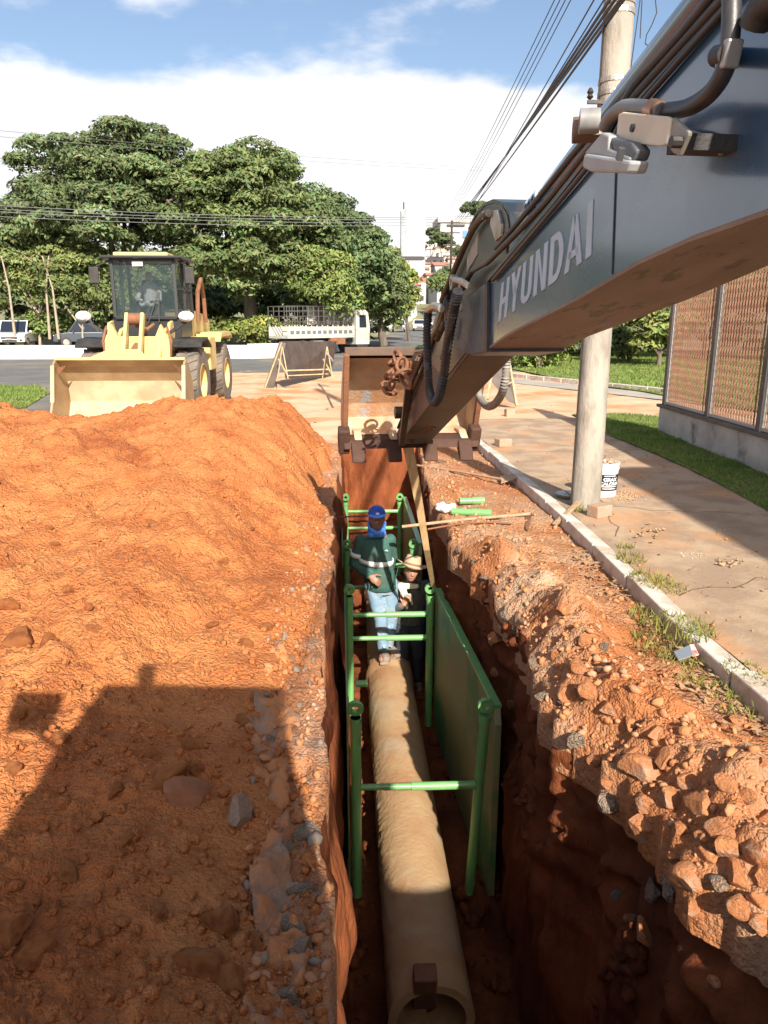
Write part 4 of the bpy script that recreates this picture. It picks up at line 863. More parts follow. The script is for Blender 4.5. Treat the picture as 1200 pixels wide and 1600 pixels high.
def post(par, x, y, zt, zb, face, lean=0.0, r=.036):
    a = Vector((x, y, zt - .07)); b = Vector((x + lean, y, zb)); pr = MB().cyl(a, b, r, n=18); pr.cyl(a, a + (b - a).normalized() * .05, r * 1.15, n=18)
    for q in (.25, .72): 
        m = a.lerp(b, q); pr.cyl(m - Vector((0, r + .002, 0)), m - Vector((0, r - .01, 0)), .009, n=8)
    po = pr.build('corner_post', GREEN, par, smooth=45)
    MB().ring((x, y, zt), (0, 1, .15), .055, .025, .03, 20).build('lifting_eye', GREEN, po, smooth=40)
    return po
def strut(par, xa, xb, y, z, r=.026, mid=.45):
    a, b, m = Vector((xa, y, z)), Vector((xb, y, z)), Vector((xa + (xb - xa) * mid, y, z))
    s = MB().cyl(a, m, r * .86, n=16); o = s.build('strut', GREEN, par, smooth=45)
    s = MB().cyl(m, b, r * 1.12, n=16); s.cyl(b - Vector((.015, 0, 0)), b, r * 1.25, n=16); s.build('strut_sleeve', GREEN, o, smooth=45)
    return o
def shoring(y0, y1, zt, zb, xl0, xl1, xr0, xr1, label, zs_near, zs_far):
    t = thing('trench_box', ((xl0 + xr0) / 2, y0, zb), label, 'trench box', 'green trench boxes')
    xl = xl0; xr = xr0
    MB().bar((xl0 - .035, y0, (zt + zb) / 2), (xl1 - .035, y1, (zt + zb) / 2), .012, zt - zb).build('left_panel', GPAN, t)
    yc = y0 - .1; k = .12
    MB().prism([(xr0 + .02, y0 - .05, zb), (xr1 + .02, y1, zb), (xr1 + .02, y1, zt), (xr0 + .02, y0 + .0, zt), (xr0 + .02, y0 - .05, zt - .1)], (.05, 0, 0)).build('right_panel', GPAN, t, bevel=.006)
    MB().bar((xr0 + .045, y0, zt + .012), (xr1 + .045, y1, zt + .012), .06, .02).build('top_edge', GREEN, t)
    for (x, y) in ((xl0 + .02, y0), (xr0 - .035, y0), (xl1 + .01, y1), (xr1 - .03, y1)): post(t, x, y, zt + .02, zb, 1, lean=(-.07 if x > .5 and y == y0 else 0))
    for y, zz in ((y0, zs_near), (y1, zs_far)):
        for z in zz: strut(t, (xl0 if y == y0 else xl1) + .04, (xr0 - .03 if y == y0 else xr1) - .06, y, z)
    for z in (zt - .5,): MB().cyl((xl + .02, (y0 + y1) / 2 + .2, z), (xl + .12, (y0 + y1) / 2 + .2, z), .03, n=12).build('stub', GREEN, t, smooth=40)
    return t
shoring(4.5, 6.82, -.62, -2.1, -.04, -.09, .90, .75, 'nearer green trench box with struts across the pipe in front of the workers', (-1.21,), (-.87, -1.12))
shoring(8.3, 10.75, -.60, -2.05, -.14, -.17, .70, .68, 'farther green trench box behind the standing worker', (-.85, -1.12), (-.80, -1.06))
# red rod sticking out of the left wall, roots
tag(MB().cyl(P(508, 809, -.42), P(575, 806, -.42), .011, n=8).build('steel_rod', mat('red_rust', (.25, .06, .035), (.18, .06, .03), 8, .7)), 'thin reddish rod sticking across the trench behind the left post', 'rod')
p0 = P(650, 1600, -1.66); MB_ = MB().box((p0.x + .07, 3.37, -1.72), (.13, .10, .32), Matrix.Rotation(R(18), 3, 'X'))
tag(MB_.build('plank_stub', mat('dark_plank', (.12, .05, .03), (.2, .09, .05), 5, .8, .5, 30), bevel=.01), 'short brown board standing against the open end of the nearest pipe', 'board')

# ================================================================== PEOPLE
def remesh(mbx, name, m, parent, voxel=.012, smooth=2):
    tmp = mbx.build('tmp', m); md = tmp.modifiers.new('r', 'REMESH'); md.mode = 'VOXEL'; md.voxel_size = voxel; md.use_smooth_shade = True
    sm = tmp.modifiers.new('s', 'SMOOTH'); sm.iterations = smooth; sm.factor = .5
    dg = bpy.context.evaluated_depsgraph_get(); me = bpy.data.meshes.new_from_object(tmp.evaluated_get(dg)); bpy.data.objects.remove(tmp)
    me.name = name; off = gloc(parent) if parent else Vector((0, 0, 0)); me.transform(Matrix.Translation(-off))
    me.materials.clear(); 
    for q in (m if isinstance(m, (list, tuple)) else [m]): me.materials.append(q)
    for p in me.polygons: p.use_smooth = True
    o = bpy.data.objects.new(name, me); col.objects.link(o); o.parent = parent; return o
def capsule(b, p, q, r0, r1, n=14):
    b.cyl(p, q, r0, r1, n=n); b.sphere(p, r0 * .995, n, 8); b.sphere(q, r1 * .995, n, 8)
def loft(b, rings, n=20):
    """rings: (center, half width, half depth)"""
    vs = []; k = len(rings)
    for c, a, d in rings: vs += [Vector(c) + Vector((a * math.cos(2 * math.pi * i / n), d * math.sin(2 * math.pi * i / n), 0)) for i in range(n)]
    fs = [(j * n + i, j * n + (i + 1) % n, (j + 1) * n + (i + 1) % n, (j + 1) * n + i) for j in range(k - 1) for i in range(n)] + [tuple(range(n - 1, -1, -1)), tuple((k - 1) * n + i for i in range(n))]
    b.add(vs, fs)
def hand(b, w, d, up, side, curl=.5, s=1.0):
    """hand from wrist w along d; up is the back of the hand, side points to the thumb"""
    d, up, side = d.normalized(), up.normalized(), side.normalized()
    pc = w + d * .045 * s
    R3 = Matrix((side, d, up)).transposed(); b.sphere(pc, 1.0, 12, 8, sc=(.042 * s, .055 * s, .016 * s), rot=R3)
    for k, L in enumerate((.070, .078, .072, .056)):
        p = w + d * .085 * s + side * (.030 - .020 * k) * s; c = curl
        for seg, (f, rr) in enumerate(((.45, .0088), (.33, .0082), (.28, .0074))):
            c += .35 * curl + .12; q = p + (d * math.cos(c) - up * math.sin(c)) * L * f * s; capsule(b, p, q, rr * s, rr * .93 * s, 8); p = q
    p = w + d * .02 * s + side * .030 * s
    for f, rr, a in ((.042, .0125, .75), (.03, .0105, .45), (.024, .009, .25)):
        q = p + (d * math.cos(a) + side * math.sin(a) - up * .35).normalized() * f * s; capsule(b, p, q, rr * s, rr * .9 * s, 8); p = q
def face(par, c, s, facing, skin_dark, lip):
    f = facing.normalized(); sd = Vector((-f.y, f.x, 0)).normalized(); up = sd.cross(f) * -1 if (sd.cross(f)).z < 0 else sd.cross(f)
    W_ = mat('eye_white', (.42, .38, .34), rough=.3); I_ = mat('eye_dark', (.02, .012, .01), rough=.15)  # eye whites toned darker for the shade under the brim
    for k in (-1, 1):
        e = MB().sphere(c + sd * k * .031 * s + f * .083 * s + up * .012, .0105 * s, 10, 8).build('eye', W_, par, smooth=60)
        MB().sphere(c + sd * k * .031 * s + f * .0925 * s + up * .012, .0058 * s, 8, 6).build('iris', I_, e, smooth=60)
    MB().bar(c + sd * -.026 * s + f * .091 * s - up * .052, c + sd * .026 * s + f * .091 * s - up * .052, .012, .014).build('mouth', lip, par, bevel=.004)
SK = mat('brown_skin', (.26, .125, .075), (.31, .155, .095), 20, .5, .1, 90); SK2 = mat('tanned_skin', (.38, .19, .12), (.44, .23, .15), 20, .5, .1, 90)
SHIRT = mat('green_shirt', (.032, .095, .078), (.045, .12, .095), 9, .85, .7, 11, bdist=.02, c3=(.16, .10, .06), scale3=5, amt3=.35); BANDM = mat('reflective_band', (.82, .82, .80), rough=.4)
JEANS = mat('washed_jeans', (.26, .38, .48), (.16, .27, .38), 9, .85, .7, 16, bdist=.015, c3=(.42, .26, .15), scale3=6, amt3=.5); BLUE = mat('royal_blue_cloth', (.06, .20, .62), (.09, .27, .72), 14, .7, .4, 30)
BOOT = mat('dusty_boot', (.30, .23, .17), (.20, .15, .11), 10, .8, .4, 40)
def band_mesh(par, pts_fn, z0, z1, m, n=36, th=.006):
    vs = []
    for z in (z0, z1):
        for i in range(n): vs.append(pts_fn(2 * math.pi * i / n, z))
    b = MB(); b.add(vs, [(i, (i + 1) % n, n + (i + 1) % n, n + i) for i in range(n)]); o = b.build('reflective_band', m, par, smooth=60); so = o.modifiers.new('s', 'SOLIDIFY'); so.thickness = th; so.offset = 1; return o

# --- the standing man, on the pipe, head turned to the camera
fp = P(603, 1030, -1.665); B = Vector((fp.x, fp.y, -1.66))
man = thing('person', B, 'man in dark green shirt, pale jeans and blue cap standing on the pipe', 'person')
def L(x, y, z): return B + Vector((x - .085 * min(max((z - .5) / .6, 0), 1), y, z))
# joints (x right in picture, y away, z up)
hipL, hipR = L(-.085, .06, .86), L(.085, .06, .86); kneeL, kneeR = L(-.055, .02, .47), L(.065, .10, .47); ankL, ankR = L(-.03, .05, .09), L(.03, .16, .09)
shL, shR = L(-.185, .05, 1.355), L(.135, .06, 1.355); elL, elR = L(-.255, .06, 1.09), L(.165, .17, 1.12); wrL, wrR = L(-.10, -.13, 1.00), L(.10, .20, .92)
neck = L(-.02, .04, 1.44); head = L(-.012, -.015, 1.60)
b = MB()
loft(b, [(L(0, .06, .82), .14, .10), (L(0, .06, .92), .155, .115), (L(-.01, .05, 1.05), .165, .125), (L(-.02, .05, 1.2), .17, .12), (L(-.025, .055, 1.33), .175, .105), (L(-.025, .05, 1.41), .12, .075), (L(-.02, .04, 1.45), .06, .06)])
for a, c, r0, r1 in ((neck, head, .055, .055), (hipL, kneeL, .085, .06), (kneeL, ankL, .058, .04), (hipR, kneeR, .085, .06), (kneeR, ankR, .058, .04), (shL, elL, .055, .042), (elL, wrL, .042, .027), (shR, elR, .055, .042), (elR, wrR, .042, .027)): capsule(b, a, c, r0, r1)
b.sphere(head, .1, 20, 14, sc=(.80, .95, 1.16)); b.sphere(head + Vector((0, -.03, -.06)), .062, 14, 10, sc=(.85, .9, .9)); b.sphere(head + Vector((0, -.098, -.018)), .016, 10, 8, sc=(.9, 1, 1.5))
for k in (-1, 1): b.sphere(head + Vector((k * .08, .0, -.01)), .022, 10, 8, sc=(.4, .8, 1.3))
for a, rx in ((ankL, -.02), (ankR, .05)): capsule(b, a + Vector((0, .02, -.04)), a + Vector((rx, -.14, -.055)), .04, .035)
hand(b, wrL, Vector((.75, -.35, -.45)), Vector((-.2, -.8, .5)), Vector((.35, .3, .8)), .55)
hand(b, wrR, Vector((0, -.1, -1)), Vector((1, .2, 0)), Vector((-.2, -1, 0)), .3)
body = remesh(b, 'body', SK, man, .0065, 1)
face(body, head, 1.0, Vector((.12, -1, 0)), SK, mat('lip', (.30, .12, .09), rough=.5))
b = MB(); up = .022
loft(b, [(L(.0, .06, .80), .172, .14), (L(0, .055, .86), .175, .15), (L(-.005, .05, .98), .172, .15), (L(-.02, .05, 1.15), .172, .142), (L(-.025, .055, 1.28), .18, .125), (L(-.025, .05, 1.36), .165, .10), (L(-.025, .05, 1.40), .12, .085), (L(-.02, .045, 1.44), .07, .07)])
for a, c, r0, r1 in ((shL, elL, .063, .058), (elL, wrL.lerp(elL, .12), .056, .043), (shR, elR, .062, .056), (elR, wrR.lerp(elR, .12), .058, .042)): capsule(b, a, c, r0, r1)
rs = random.Random(5)
for k in range(9): a = L(-.14 + .035 * k, -.078, .83 + .03 * (k % 3)); capsule(b, a, a + Vector((rs.uniform(-.05, .05), -.004, .22)), .009, .006, 8)
shirt = remesh(b, 'shirt', SHIRT, man, .010, 2)
def rib(t, z):
    zz = z - B.z; a = np.interp(zz, [.86, .98, 1.15, 1.3], [.176, .174, .174, .182]) + .010; d = np.interp(zz, [.86, .98, 1.15, 1.3], [.15, .15, .144, .127]) + .004
    return Vector((B.x - .105 + a * math.cos(t), B.y + .05 + (d + .008) * math.sin(t), z - .016 * math.cos(t)))
band_mesh(shirt, rib, B.z + 1.10, B.z + 1.155, BANDM)
ax = (elL - shL).normalized(); u = ax.orthogonal().normalized(); w_ = ax.cross(u); c0 = shL.lerp(elL, .62)
band_mesh(shirt, lambda t, z: c0 + ax * z + (u * math.cos(t) + w_ * math.sin(t)) * .0645, -.026, .026, BANDM, 20)
b = MB()
loft(b, [(L(0, .06, .76), .155, .115), (L(0, .06, .84), .168, .125), (L(0, .06, .92), .165, .125)])
for a, c, r0, r1 in ((hipL, kneeL, .100, .078), (kneeL, ankL + Vector((0, 0, .0)), .076, .062), (hipR, kneeR, .100, .078), (kneeR, ankR, .076, .062)): capsule(b, a, c, r0, r1)
for k in range(14):
    q = (kneeL if k % 2 else kneeR) + Vector((rs.uniform(-.04, .04), -.055, rs.uniform(-.33, .3))); capsule(b, q, q + Vector((rs.uniform(-.05, .05), .0, rs.uniform(-.05, .05))), .014, .010, 8)
remesh(b, 'jeans', JEANS, man, .010, 2)
for a, dx in ((ankL, .03), (ankR, .09)):
    b = MB(); capsule(b, a + Vector((0, .03, -.02)), a + Vector((0, .02, .05)), .05, .052); capsule(b, a + Vector((0, .03, -.035)), a + Vector((dx, -.15, -.045)), .056, .050); b.box(a + Vector((dx / 2, -.06, -.08)), (.10, .30, .025), Matrix.Rotation(dx * -2, 3, 'Z'))
    remesh(b, 'boot', BOOT, man, .009, 1)
b = MB(); b.sphere(head + Vector((0, .012, .058)), .108, 20, 14, sc=(.86, 1.0, .80)); 
capo = remesh(b, 'cap', mat('navy_cap', (.02, .06, .36), (.03, .10, .5), 14, .7, .4, 30), man, .009, 1)
# trim of the cap: brim and badge
br_ = [head + Vector((.092 * math.cos(t), -.070 - .105 * math.sin(t), .060 - .006 * math.sin(t))) for t in np.linspace(0, math.pi, 15)]
o = MB().prism(br_, (0, 0, .008)).build('brim', mat('light_blue_cloth', (.10, .30, .78), rough=.7), capo, smooth=40)
MB().box(head + Vector((.005, -.107, .085)), (.035, .006, .022), Matrix.Rotation(R(-15), 3, 'X')).build('badge', WHITE, capo, bevel=.002)
b = MB()
for t in np.linspace(R(150), R(390), 22):
    p = head + Vector((.088 * math.cos(t), .02 - .075 * math.sin(t) * -1 * -1, 0)); 
for k in (-1, 1):
    for z in np.linspace(-.15, -.04, 7): capsule(b, head + Vector((k * (.088 if z > -.07 else .080), -.005 - .04 * (z < -.08), z)), head + Vector((k * .078, .06, z)), .014, .02, 8)
capsule(b, head + Vector((-.075, -.055, -.09)), head + Vector((0, -.09, -.135)), .022, .026, 10); capsule(b, head + Vector((.075, -.055, -.09)), head + Vector((0, -.09, -.135)), .022, .026, 10)
capsule(b, head + Vector((-.06, -.05, -.155)), head + Vector((.06, -.05, -.145)), .04, .04, 10); b.sphere(head + Vector((0, .05, -.08)), .09, 14, 10, sc=(.95, .6, 1.1)); pass
remesh(b, 'neck_cloth', BLUE, man, .009, 1)
# small white print on the chest
lg = MB(); c = L(.085, -.082, 1.27)
lg.prism([c + Vector(v) for v in ((-.018, 0, 0), (.022, 0, 0), (.014, 0, .009), (-.010, 0, .009))], (0, -.004, 0)); lg.prism([c + Vector(v) for v in ((0, 0, .010), (.005, 0, .010), (.003, 0, .026))], (0, -.004, 0)); lg.build('chest_print', WHITE, shirt)

# --- the man in the straw hat, down beside the pipe
B2 = Vector((P(640, 960, -1.4).x - .02, 7.75, ZF + .0))
m2 = thing('person', B2, 'man in tan hat and striped vest bent low between pipe and green panel', 'person')
def K(x, y, z): return B2 + Vector((x, y, z))
b = MB(); nk, hd = K(0, -.10, 1.36), K(.0, -.17, 1.50)
loft(b, [(K(0, .08, .78), .14, .10), (K(0, .06, .92), .15, .115), (K(0, .02, 1.08), .155, .11), (K(0, -.02, 1.22), .165, .10), (K(0, -.06, 1.31), .11, .07)])
aL, eL, wL = K(-.17, -.03, 1.27), K(-.20, -.16, 1.05), K(-.09, -.30, 1.16); aR, eR, wR = K(.17, -.03, 1.27), K(.24, .0, 1.02), K(.22, -.12, .82)
hp = [K(-.08, .08, .82), K(.08, .08, .82)]; kn = [K(-.09, -.06, .44), K(.09, -.02, .44)]; an = [K(-.09, .04, .08), K(.10, .06, .08)]
for a, c, r0, r1 in ((nk, hd, .055, .055), (K(0, -.06, 1.28), nk, .07, .055), (hp[0], kn[0], .08, .06), (kn[0], an[0], .056, .04), (hp[1], kn[1], .08, .06), (kn[1], an[1], .056, .04), (aL, eL, .052, .042), (eL, wL, .04, .027), (aR, eR, .052, .042), (eR, wR, .04, .027)): capsule(b, a, c, r0, r1)
b.sphere(hd, .1, 20, 14, sc=(.80, .95, 1.14)); b.sphere(hd + Vector((0, -.03, -.06)), .062, 14, 10, sc=(.85, .9, .9)); b.sphere(hd + Vector((0, -.098, -.018)), .016, 10, 8, sc=(.9, 1, 1.5))
for k in (-1, 1): b.sphere(hd + Vector((k * .08, .0, -.01)), .022, 10, 8, sc=(.4, .8, 1.3))
for a in an: capsule(b, a + Vector((0, .02, -.03)), a + Vector((0, -.13, -.045)), .042, .036)
hand(b, wL, Vector((.35, -.1, .8)), Vector((0, -1, .2)), Vector((-.8, 0, .2)), .6); hand(b, wR, Vector((0, -.3, -.9)), Vector((1, 0, 0)), Vector((0, -1, 0)), .4)
bd2 = remesh(b, 'body', SK2, m2, .007, 1); face(bd2, hd, 1.0, Vector((-.1, -1, 0)), SK2, mat('lip2', (.36, .14, .11), rough=.5))
VEST = mat('dark_striped_vest', (.06, .07, .07), (.16, .175, .175), 9, .85, .4, 20, stretch=(7, 7, .4))
b = MB(); loft(b, [(K(0, .07, .80), .175, .135), (K(0, .05, .95), .175, .14), (K(0, .01, 1.1), .18, .135), (K(0, -.03, 1.24), .182, .12), (K(0, -.06, 1.33), .10, .085)])
for a, c, r0, r1 in ((aL, eL, .07, .058), (eL, wL.lerp(eL, .3), .055, .045), (aR, eR, .07, .058), (eR, wR.lerp(eR, .1), .055, .043)): capsule(b, a, c, r0, r1)
sh2 = remesh(b, 'vest', VEST, m2, .010, 2)
band_mesh(sh2, lambda t, z: Vector((B2.x + .184 * math.cos(t), B2.y + .04 + .147 * math.sin(t), z)), B2.z + .93, B2.z + .975, BANDM)
b = MB(); loft(b, [(K(0, .08, .74), .15, .11), (K(0, .08, .84), .16, .12), (K(0, .06, .92), .155, .12)])
for a, c, r0, r1 in ((hp[0], kn[0], .097, .075), (kn[0], an[0], .072, .06), (hp[1], kn[1], .097, .075), (kn[1], an[1], .072, .06)): capsule(b, a, c, r0, r1)
remesh(b, 'trousers', mat('dark_trousers', (.03, .035, .05), (.05, .055, .07), 8, .85, .3, 20), m2, .011, 2)
for a in an:
    b = MB(); capsule(b, a + Vector((0, .03, -.01)), a + Vector((0, .02, .06)), .05, .052); capsule(b, a + Vector((0, .03, -.035)), a + Vector((0, -.14, -.045)), .048, .042); remesh(b, 'boot', BOOT, m2, .009, 1)
STRAW = mat('tan_felt', (.52, .38, .24), (.40, .28, .17), 8, .85, .4, 40)
tilt = Matrix.Rotation(R(14), 3, 'Y') @ Matrix.Rotation(R(-12), 3, 'X'); hc = hd + Vector((.0, .0, .055)); n = 32
prof = [(.0, .115), (.03, .11), (.055, .118), (.074, .108), (.086, .06), (.096, .005), (.13, -.004), (.165, .004), (.178, .018), (.176, .010), (.13, -.012), (.09, -.008), (.082, .05), (.0, .09)]
b = MB(); vs = []
for rr_, h in prof:
    for i in range(n): t = 2 * math.pi * i / n; vs.append(hc + tilt @ Vector((rr_ * math.cos(t) * 1.02, rr_ * math.sin(t) * 1.12, h + (.022 * math.cos(2 * t) if rr_ > .12 else 0) + (-.025 * math.exp(-(math.cos(t) * rr_ / .03) ** 2) if h > .1 else 0))))
b.add(vs, [(k * n + i, k * n + (i + 1) % n, (k + 1) * n + (i + 1) % n, (k + 1) * n + i) for k in range(len(prof) - 1) for i in range(n)])
hat = b.build('hat', STRAW, m2, smooth=60)
vs = [hc + tilt @ Vector((r_ * math.cos(2 * math.pi * i / n) * 1.03, r_ * math.sin(2 * math.pi * i / n) * 1.13, h)) for r_, h in ((.096, .008), (.092, .032)) for i in range(n)]
MB().add(vs, [(i, (i + 1) % n, n + (i + 1) % n, n + i) for i in range(n)]).build('hat_band', mat('brown_band', (.2, .12, .07), rough=.8), hat, smooth=60)
b = MB(); capsule(b, K(-.12, -.19, 1.33), K(-.07, -.24, 1.22), .04, .035); capsule(b, K(-.07, -.24, 1.22), K(-.06, -.26, 1.10), .035, .018); capsule(b, K(-.12, -.19, 1.33), K(.05, -.18, 1.32), .035, .03); capsule(b, K(-.02, -.24, 1.24), K(.0, -.25, 1.14), .022, .012)
remesh(b, 'towel', mat('cream_towel', (.80, .74, .55), rough=.9), m2, .009, 1)

# ================================================================== TOOLS AND LITTER ON THE RIGHT BANK
def gp(a, b, z=0.0):
    p = P(a, b, z); z = topz(p.x, p.y, (BG,)); return P(a, b, max(z, -.05))
HANDLE = mat('hoe_handle', (.45, .29, .18), (.34, .20, .12), 5, .7, .3, 40, stretch=(5, 5, 1))
def hoe(pa, pb, label, blade, m=RUST, za=.12, zb=.05):
    a, b = P(*pa, za), P(*pb, zb); t = thing('hoe', b, label, 'hoe')
    MB().tube([a, a.lerp(b, .5) + Vector((0, 0, .01)), b], .016, 10).build('handle', HANDLE, t, smooth=60)
    d = (b - a).normalized(); o = MB().prism([P(x, y, z) for x, y, z in blade], (0, 0, .012)).build('blade', m, t, bevel=.002)
hoe((650, 727), (785, 749), 'long hoe with a pale flat blade, lying against the kerb', [(781, 745, .06), (806, 741, .10), (810, 747, .09), (783, 756, .02)], WOOD, .0, .08)
hoe((628, 823), (828, 803), 'hoe with dark blade lying below the green pipes', [(818, 806, .02), (832, 803, .06), (830, 812, .03), (825, 832, .0), (821, 828, .0)], RUST, -.02, .06)
tag(MB().tube([P(668, 827, .03), P(720, 818, .05), (P(760, 816, .03)), P(800, 818, .03)], .009, 8).build('steel_bar', RUST, smooth=60), 'thin dark bar lying just under the lower hoe', 'bar')
gm = GREEN
for (a, b, la) in (((718, 783), (756, 782), 'short green strut tube nearer the hoe with pale blade'), ((706, 799), (768, 802), 'longer green strut tube with a joint, beside the white bag')):
    pa, pb = P(*a, .06), P(*b, .06); o = MB().cyl(pa, pa.lerp(pb, .5), .036, n=16).cyl(pa.lerp(pb, .5), pb, .042, n=16).build('strut_tube', gm, smooth=45); tag(o, la, 'tube')
b = MB(); c = P(696, 794, .06); rr_ = random.Random(2)
for k in range(9): capsule(b, c + Vector((rr_.uniform(-.09, .1), rr_.uniform(-.06, .06), rr_.uniform(-.02, .03))), c + Vector((rr_.uniform(-.09, .1), rr_.uniform(-.06, .06), rr_.uniform(-.02, .04))), .03, .022, 8)
t = thing('plastic_bag', c, 'crumpled white plastic bag at the end of the green tubes', 'bag'); remesh(b, 'bag', mat('white_plastic', (.75, .76, .76), rough=.4), t, .010, 1)
for a, b_, c_ in (((866, 820), (905, 784), 'pale board leaning on the kerb at the foot of the pole'), ((660, 712), (700, 722), 'short pale stick beside the bucket teeth on the bank')):
    p, q = P(*a, .03), P(*b_, .20 if a[0] > 800 else .05); o = MB().bar(p, q, .05 if a[0] > 800 else .03, .025).build('board', WOOD, bevel=.003); tag(o, c_, 'board')
def brick(a, b, s, rz, label, m, z=.11):
    p = P(a, b, z); o = MB().box((0, 0, 0), s).build('loose_brick', m, bevel=.012); o.location = p + Vector((0, 0, s[2] / 2)); o.rotation_euler = (0, 0, rz); tag(o, label, 'brick')
BRK = mat('worn_brick', (.42, .24, .15), (.36, .28, .21), 8, .9, .7, 50)
brick(936, 807, (.20, .15, .12), .5, 'worn pale brick on the pavement in front of the pole', BRK)
brick(786, 697, (.22, .18, .12), .3, 'reddish brick standing on the pavement beyond the kerb corner', BRK, .11)
brick(796, 651, (.20, .15, .17), .2, 'small dark brick far back beside the leaning barrier', BRK, .0)
for a, b, s in ((728, 706, .06), (745, 703, .05), (722, 686, .05), (815, 806, .035), (800, 802, .03), (820, 800, .04)): 
    p = gp(a, b); rock('clay_lump', p + Vector((0, 0, s * .4)), s, RUST if a < 750 else CLAYROCK, 'small reddish lump lying on the dusty bank near the tools', 'clod', 'lumps near the tools')
# litter by the kerb
p = P(1074, 1030, .04); MB().add([p + Vector(v) for v in ((-.06, -.05, 0), (.05, -.06, .03), (.07, .04, .02), (-.04, .05, .05))], [(0, 1, 2, 3)])
b = MB(); b.prism([p + Vector(v) for v in ((-.07, -.04, .01), (.0, -.06, .05), (.02, .03, .07), (-.06, .05, .02))], (0, 0, .006)); tag(b.build('foil_wrapper', mat('foil', (.5, .55, .58), rough=.3, metal=.6)), 'silver wrapper lying in the weeds beside the kerb', 'wrapper')
p = P(1090, 1024, .04); b = MB(); b.prism([p + Vector(v) for v in ((-.05, -.04, .01), (.05, -.03, .03), (.06, .04, .06), (-.03, .05, .04))], (0, 0, .006)); tag(b.build('paper_scrap', mat('red_white_paper', (.75, .70, .66), (.6, .08, .05), 22, .6)), 'red and white paper scrap in the weeds by the kerb', 'paper')
lf = []; r = np.random.default_rng(12); V = []; F = []
for k in range(420):      # dry leaves along the kerb and pavement
    if k < 300: y = r.uniform(2.6, 6.0); x = float(KERBX(y)) - abs(r.normal(0, .16)) - .02; z = .03
    else: y = r.uniform(4, 9); x = float(KERBX(y)) + r.uniform(.3, 2.8); z = .125
    s = r.uniform(.012, .032); a = r.uniform(0, 6.28); d = np.array([math.cos(a), math.sin(a), r.uniform(-.3, .5)]) * s; e = np.array([-math.sin(a), math.cos(a), r.uniform(-.3, .5)]) * s * .5; c = np.array([x, y, z + r.uniform(0, .02)])
    V += [c - d, c + e, c + d, c - e]; F.append([4 * k, 4 * k + 1, 4 * k + 2, 4 * k + 3])
tag(npmesh('dry_leaves', np.array(V), np.array(F), mat('dry_leaf', (.36, .24, .13), (.22, .13, .07), 9, .9)), kind='stuff')
for a, b, s, l in ((1015, 833, .05, 'crumpled brown leaf heap on the pavement'), (1140, 880, .05, 'brown clump on the pavement in the big shadow edge')):
    pts = [P(a + r.uniform(-22, 22), b + r.uniform(-7, 7), .13) for _ in range(16)]; scatter('leaf_litter', [tuple(q) for q in pts], r.uniform(.012, .03, 16), mat('dry_litter', (.40, .27, .17), (.3, .18, .1), 9, .9), 77)
scatter('pale_crumbs', [tuple(P(1080 + r.uniform(-24, 24), 868 + r.uniform(-5, 5), .12)) for _ in range(50)], r.uniform(.003, .008, 50), mat('white_crumbs', (.52, .45, .37), rough=.9), 78)
scatter('sand_spill', [tuple(P(975 + r.normal(0, 12), 775 + r.normal(0, 4), .125)) for _ in range(260)], r.uniform(.004, .011, 260), mat('spilled_sand', (.50, .32, .18), rough=.95), 79)

# ------------------------------------------------------------------ utility pole
POLE = mat('pole_concrete', (.40, .36, .30), (.27, .24, .20), 3.5, .9, .6, 45, c3=(.16, .13, .10), scale3=7, amt3=.55, stretch=(1, 1, .3))
pb = P(914, 789, .11); ptop = 11.0
pole = thing('utility_pole', pb, 'thick round concrete utility pole standing on the pavement beside the white bucket', 'utility pole')
MB().lathe([(.152, -.1), (.150, 0), (.105, ptop)], pb, n=32).build('pole_shaft', POLE, pole, smooth=60)
def on_pole(z): return pb + Vector((0, 0, z))
zc = P(0, 0).z
def pole_z(py):     # height on the pole axis at a picture row
    r_ = ray(912 + (785 - py) * .075, py); return (CAM + r_ * ((pb.y) / r_.y)).z - pb.z
for py in (128, 22, 6, 148):
    z = pole_z(py); MB().lathe([(.152 - .0043 * z, z - .02), (.158 - .0043 * z, z - .02), (.158 - .0043 * z, z + .02), (.152 - .0043 * z, z + .02)], pb, n=24).build('steel_band', SILVER, pole)
MB().tube([on_pole(0) + Vector((-.155, -.03, 0)), on_pole(3) + Vector((-.145, -.03, 0)), on_pole(7) + Vector((-.12, -.03, 0))], .008, 6).build('ground_wire', DARKM, pole)
z = pole_z(165); MB().bar(on_pole(z) + Vector((-.26, -.1, 0)), on_pole(z) + Vector((-.1, -.1, 0)), .03, .03).build('bracket', DARKM, pole)
for k, dx in enumerate((-.24,)): MB().lathe([(.01, 0), (.03, .02), (.018, .04), (.03, .06), (.015, .09), (0, .1)], on_pole(z) + Vector((dx, -.1, .02)), n=12).build('insulator', DARKM, pole, smooth=50)
zs = pole_z(95); cx = on_pole(zs) + Vector((.42, -.15, 0))
sb = MB(); 
for k in range(7): sb.tube([cx + Vector((-.05 + (.16 + .006 * k) * math.cos(t) * .55, .01 * k, -.02 + (.17 + .006 * k) * math.sin(t))) for t in np.linspace(0, 2 * math.pi, 21)[:-1]], .008, 6, closed=True)
tag(sb.build('cable_coil', BLACK), 'black coil of spare cable hanging behind the boom beside the pole', 'cable coil')
t = thing('splice_box', cx + Vector((.25, 0, .12)), 'dark ribbed splice box hanging next to the cable coil by the pole', 'junction box')
rt = Matrix.Rotation(R(32), 3, 'Y'); MB().box(cx + Vector((.25, 0, .14)), (.36, .14, .16), rt).build('casing', DARKM, t, bevel=.02)
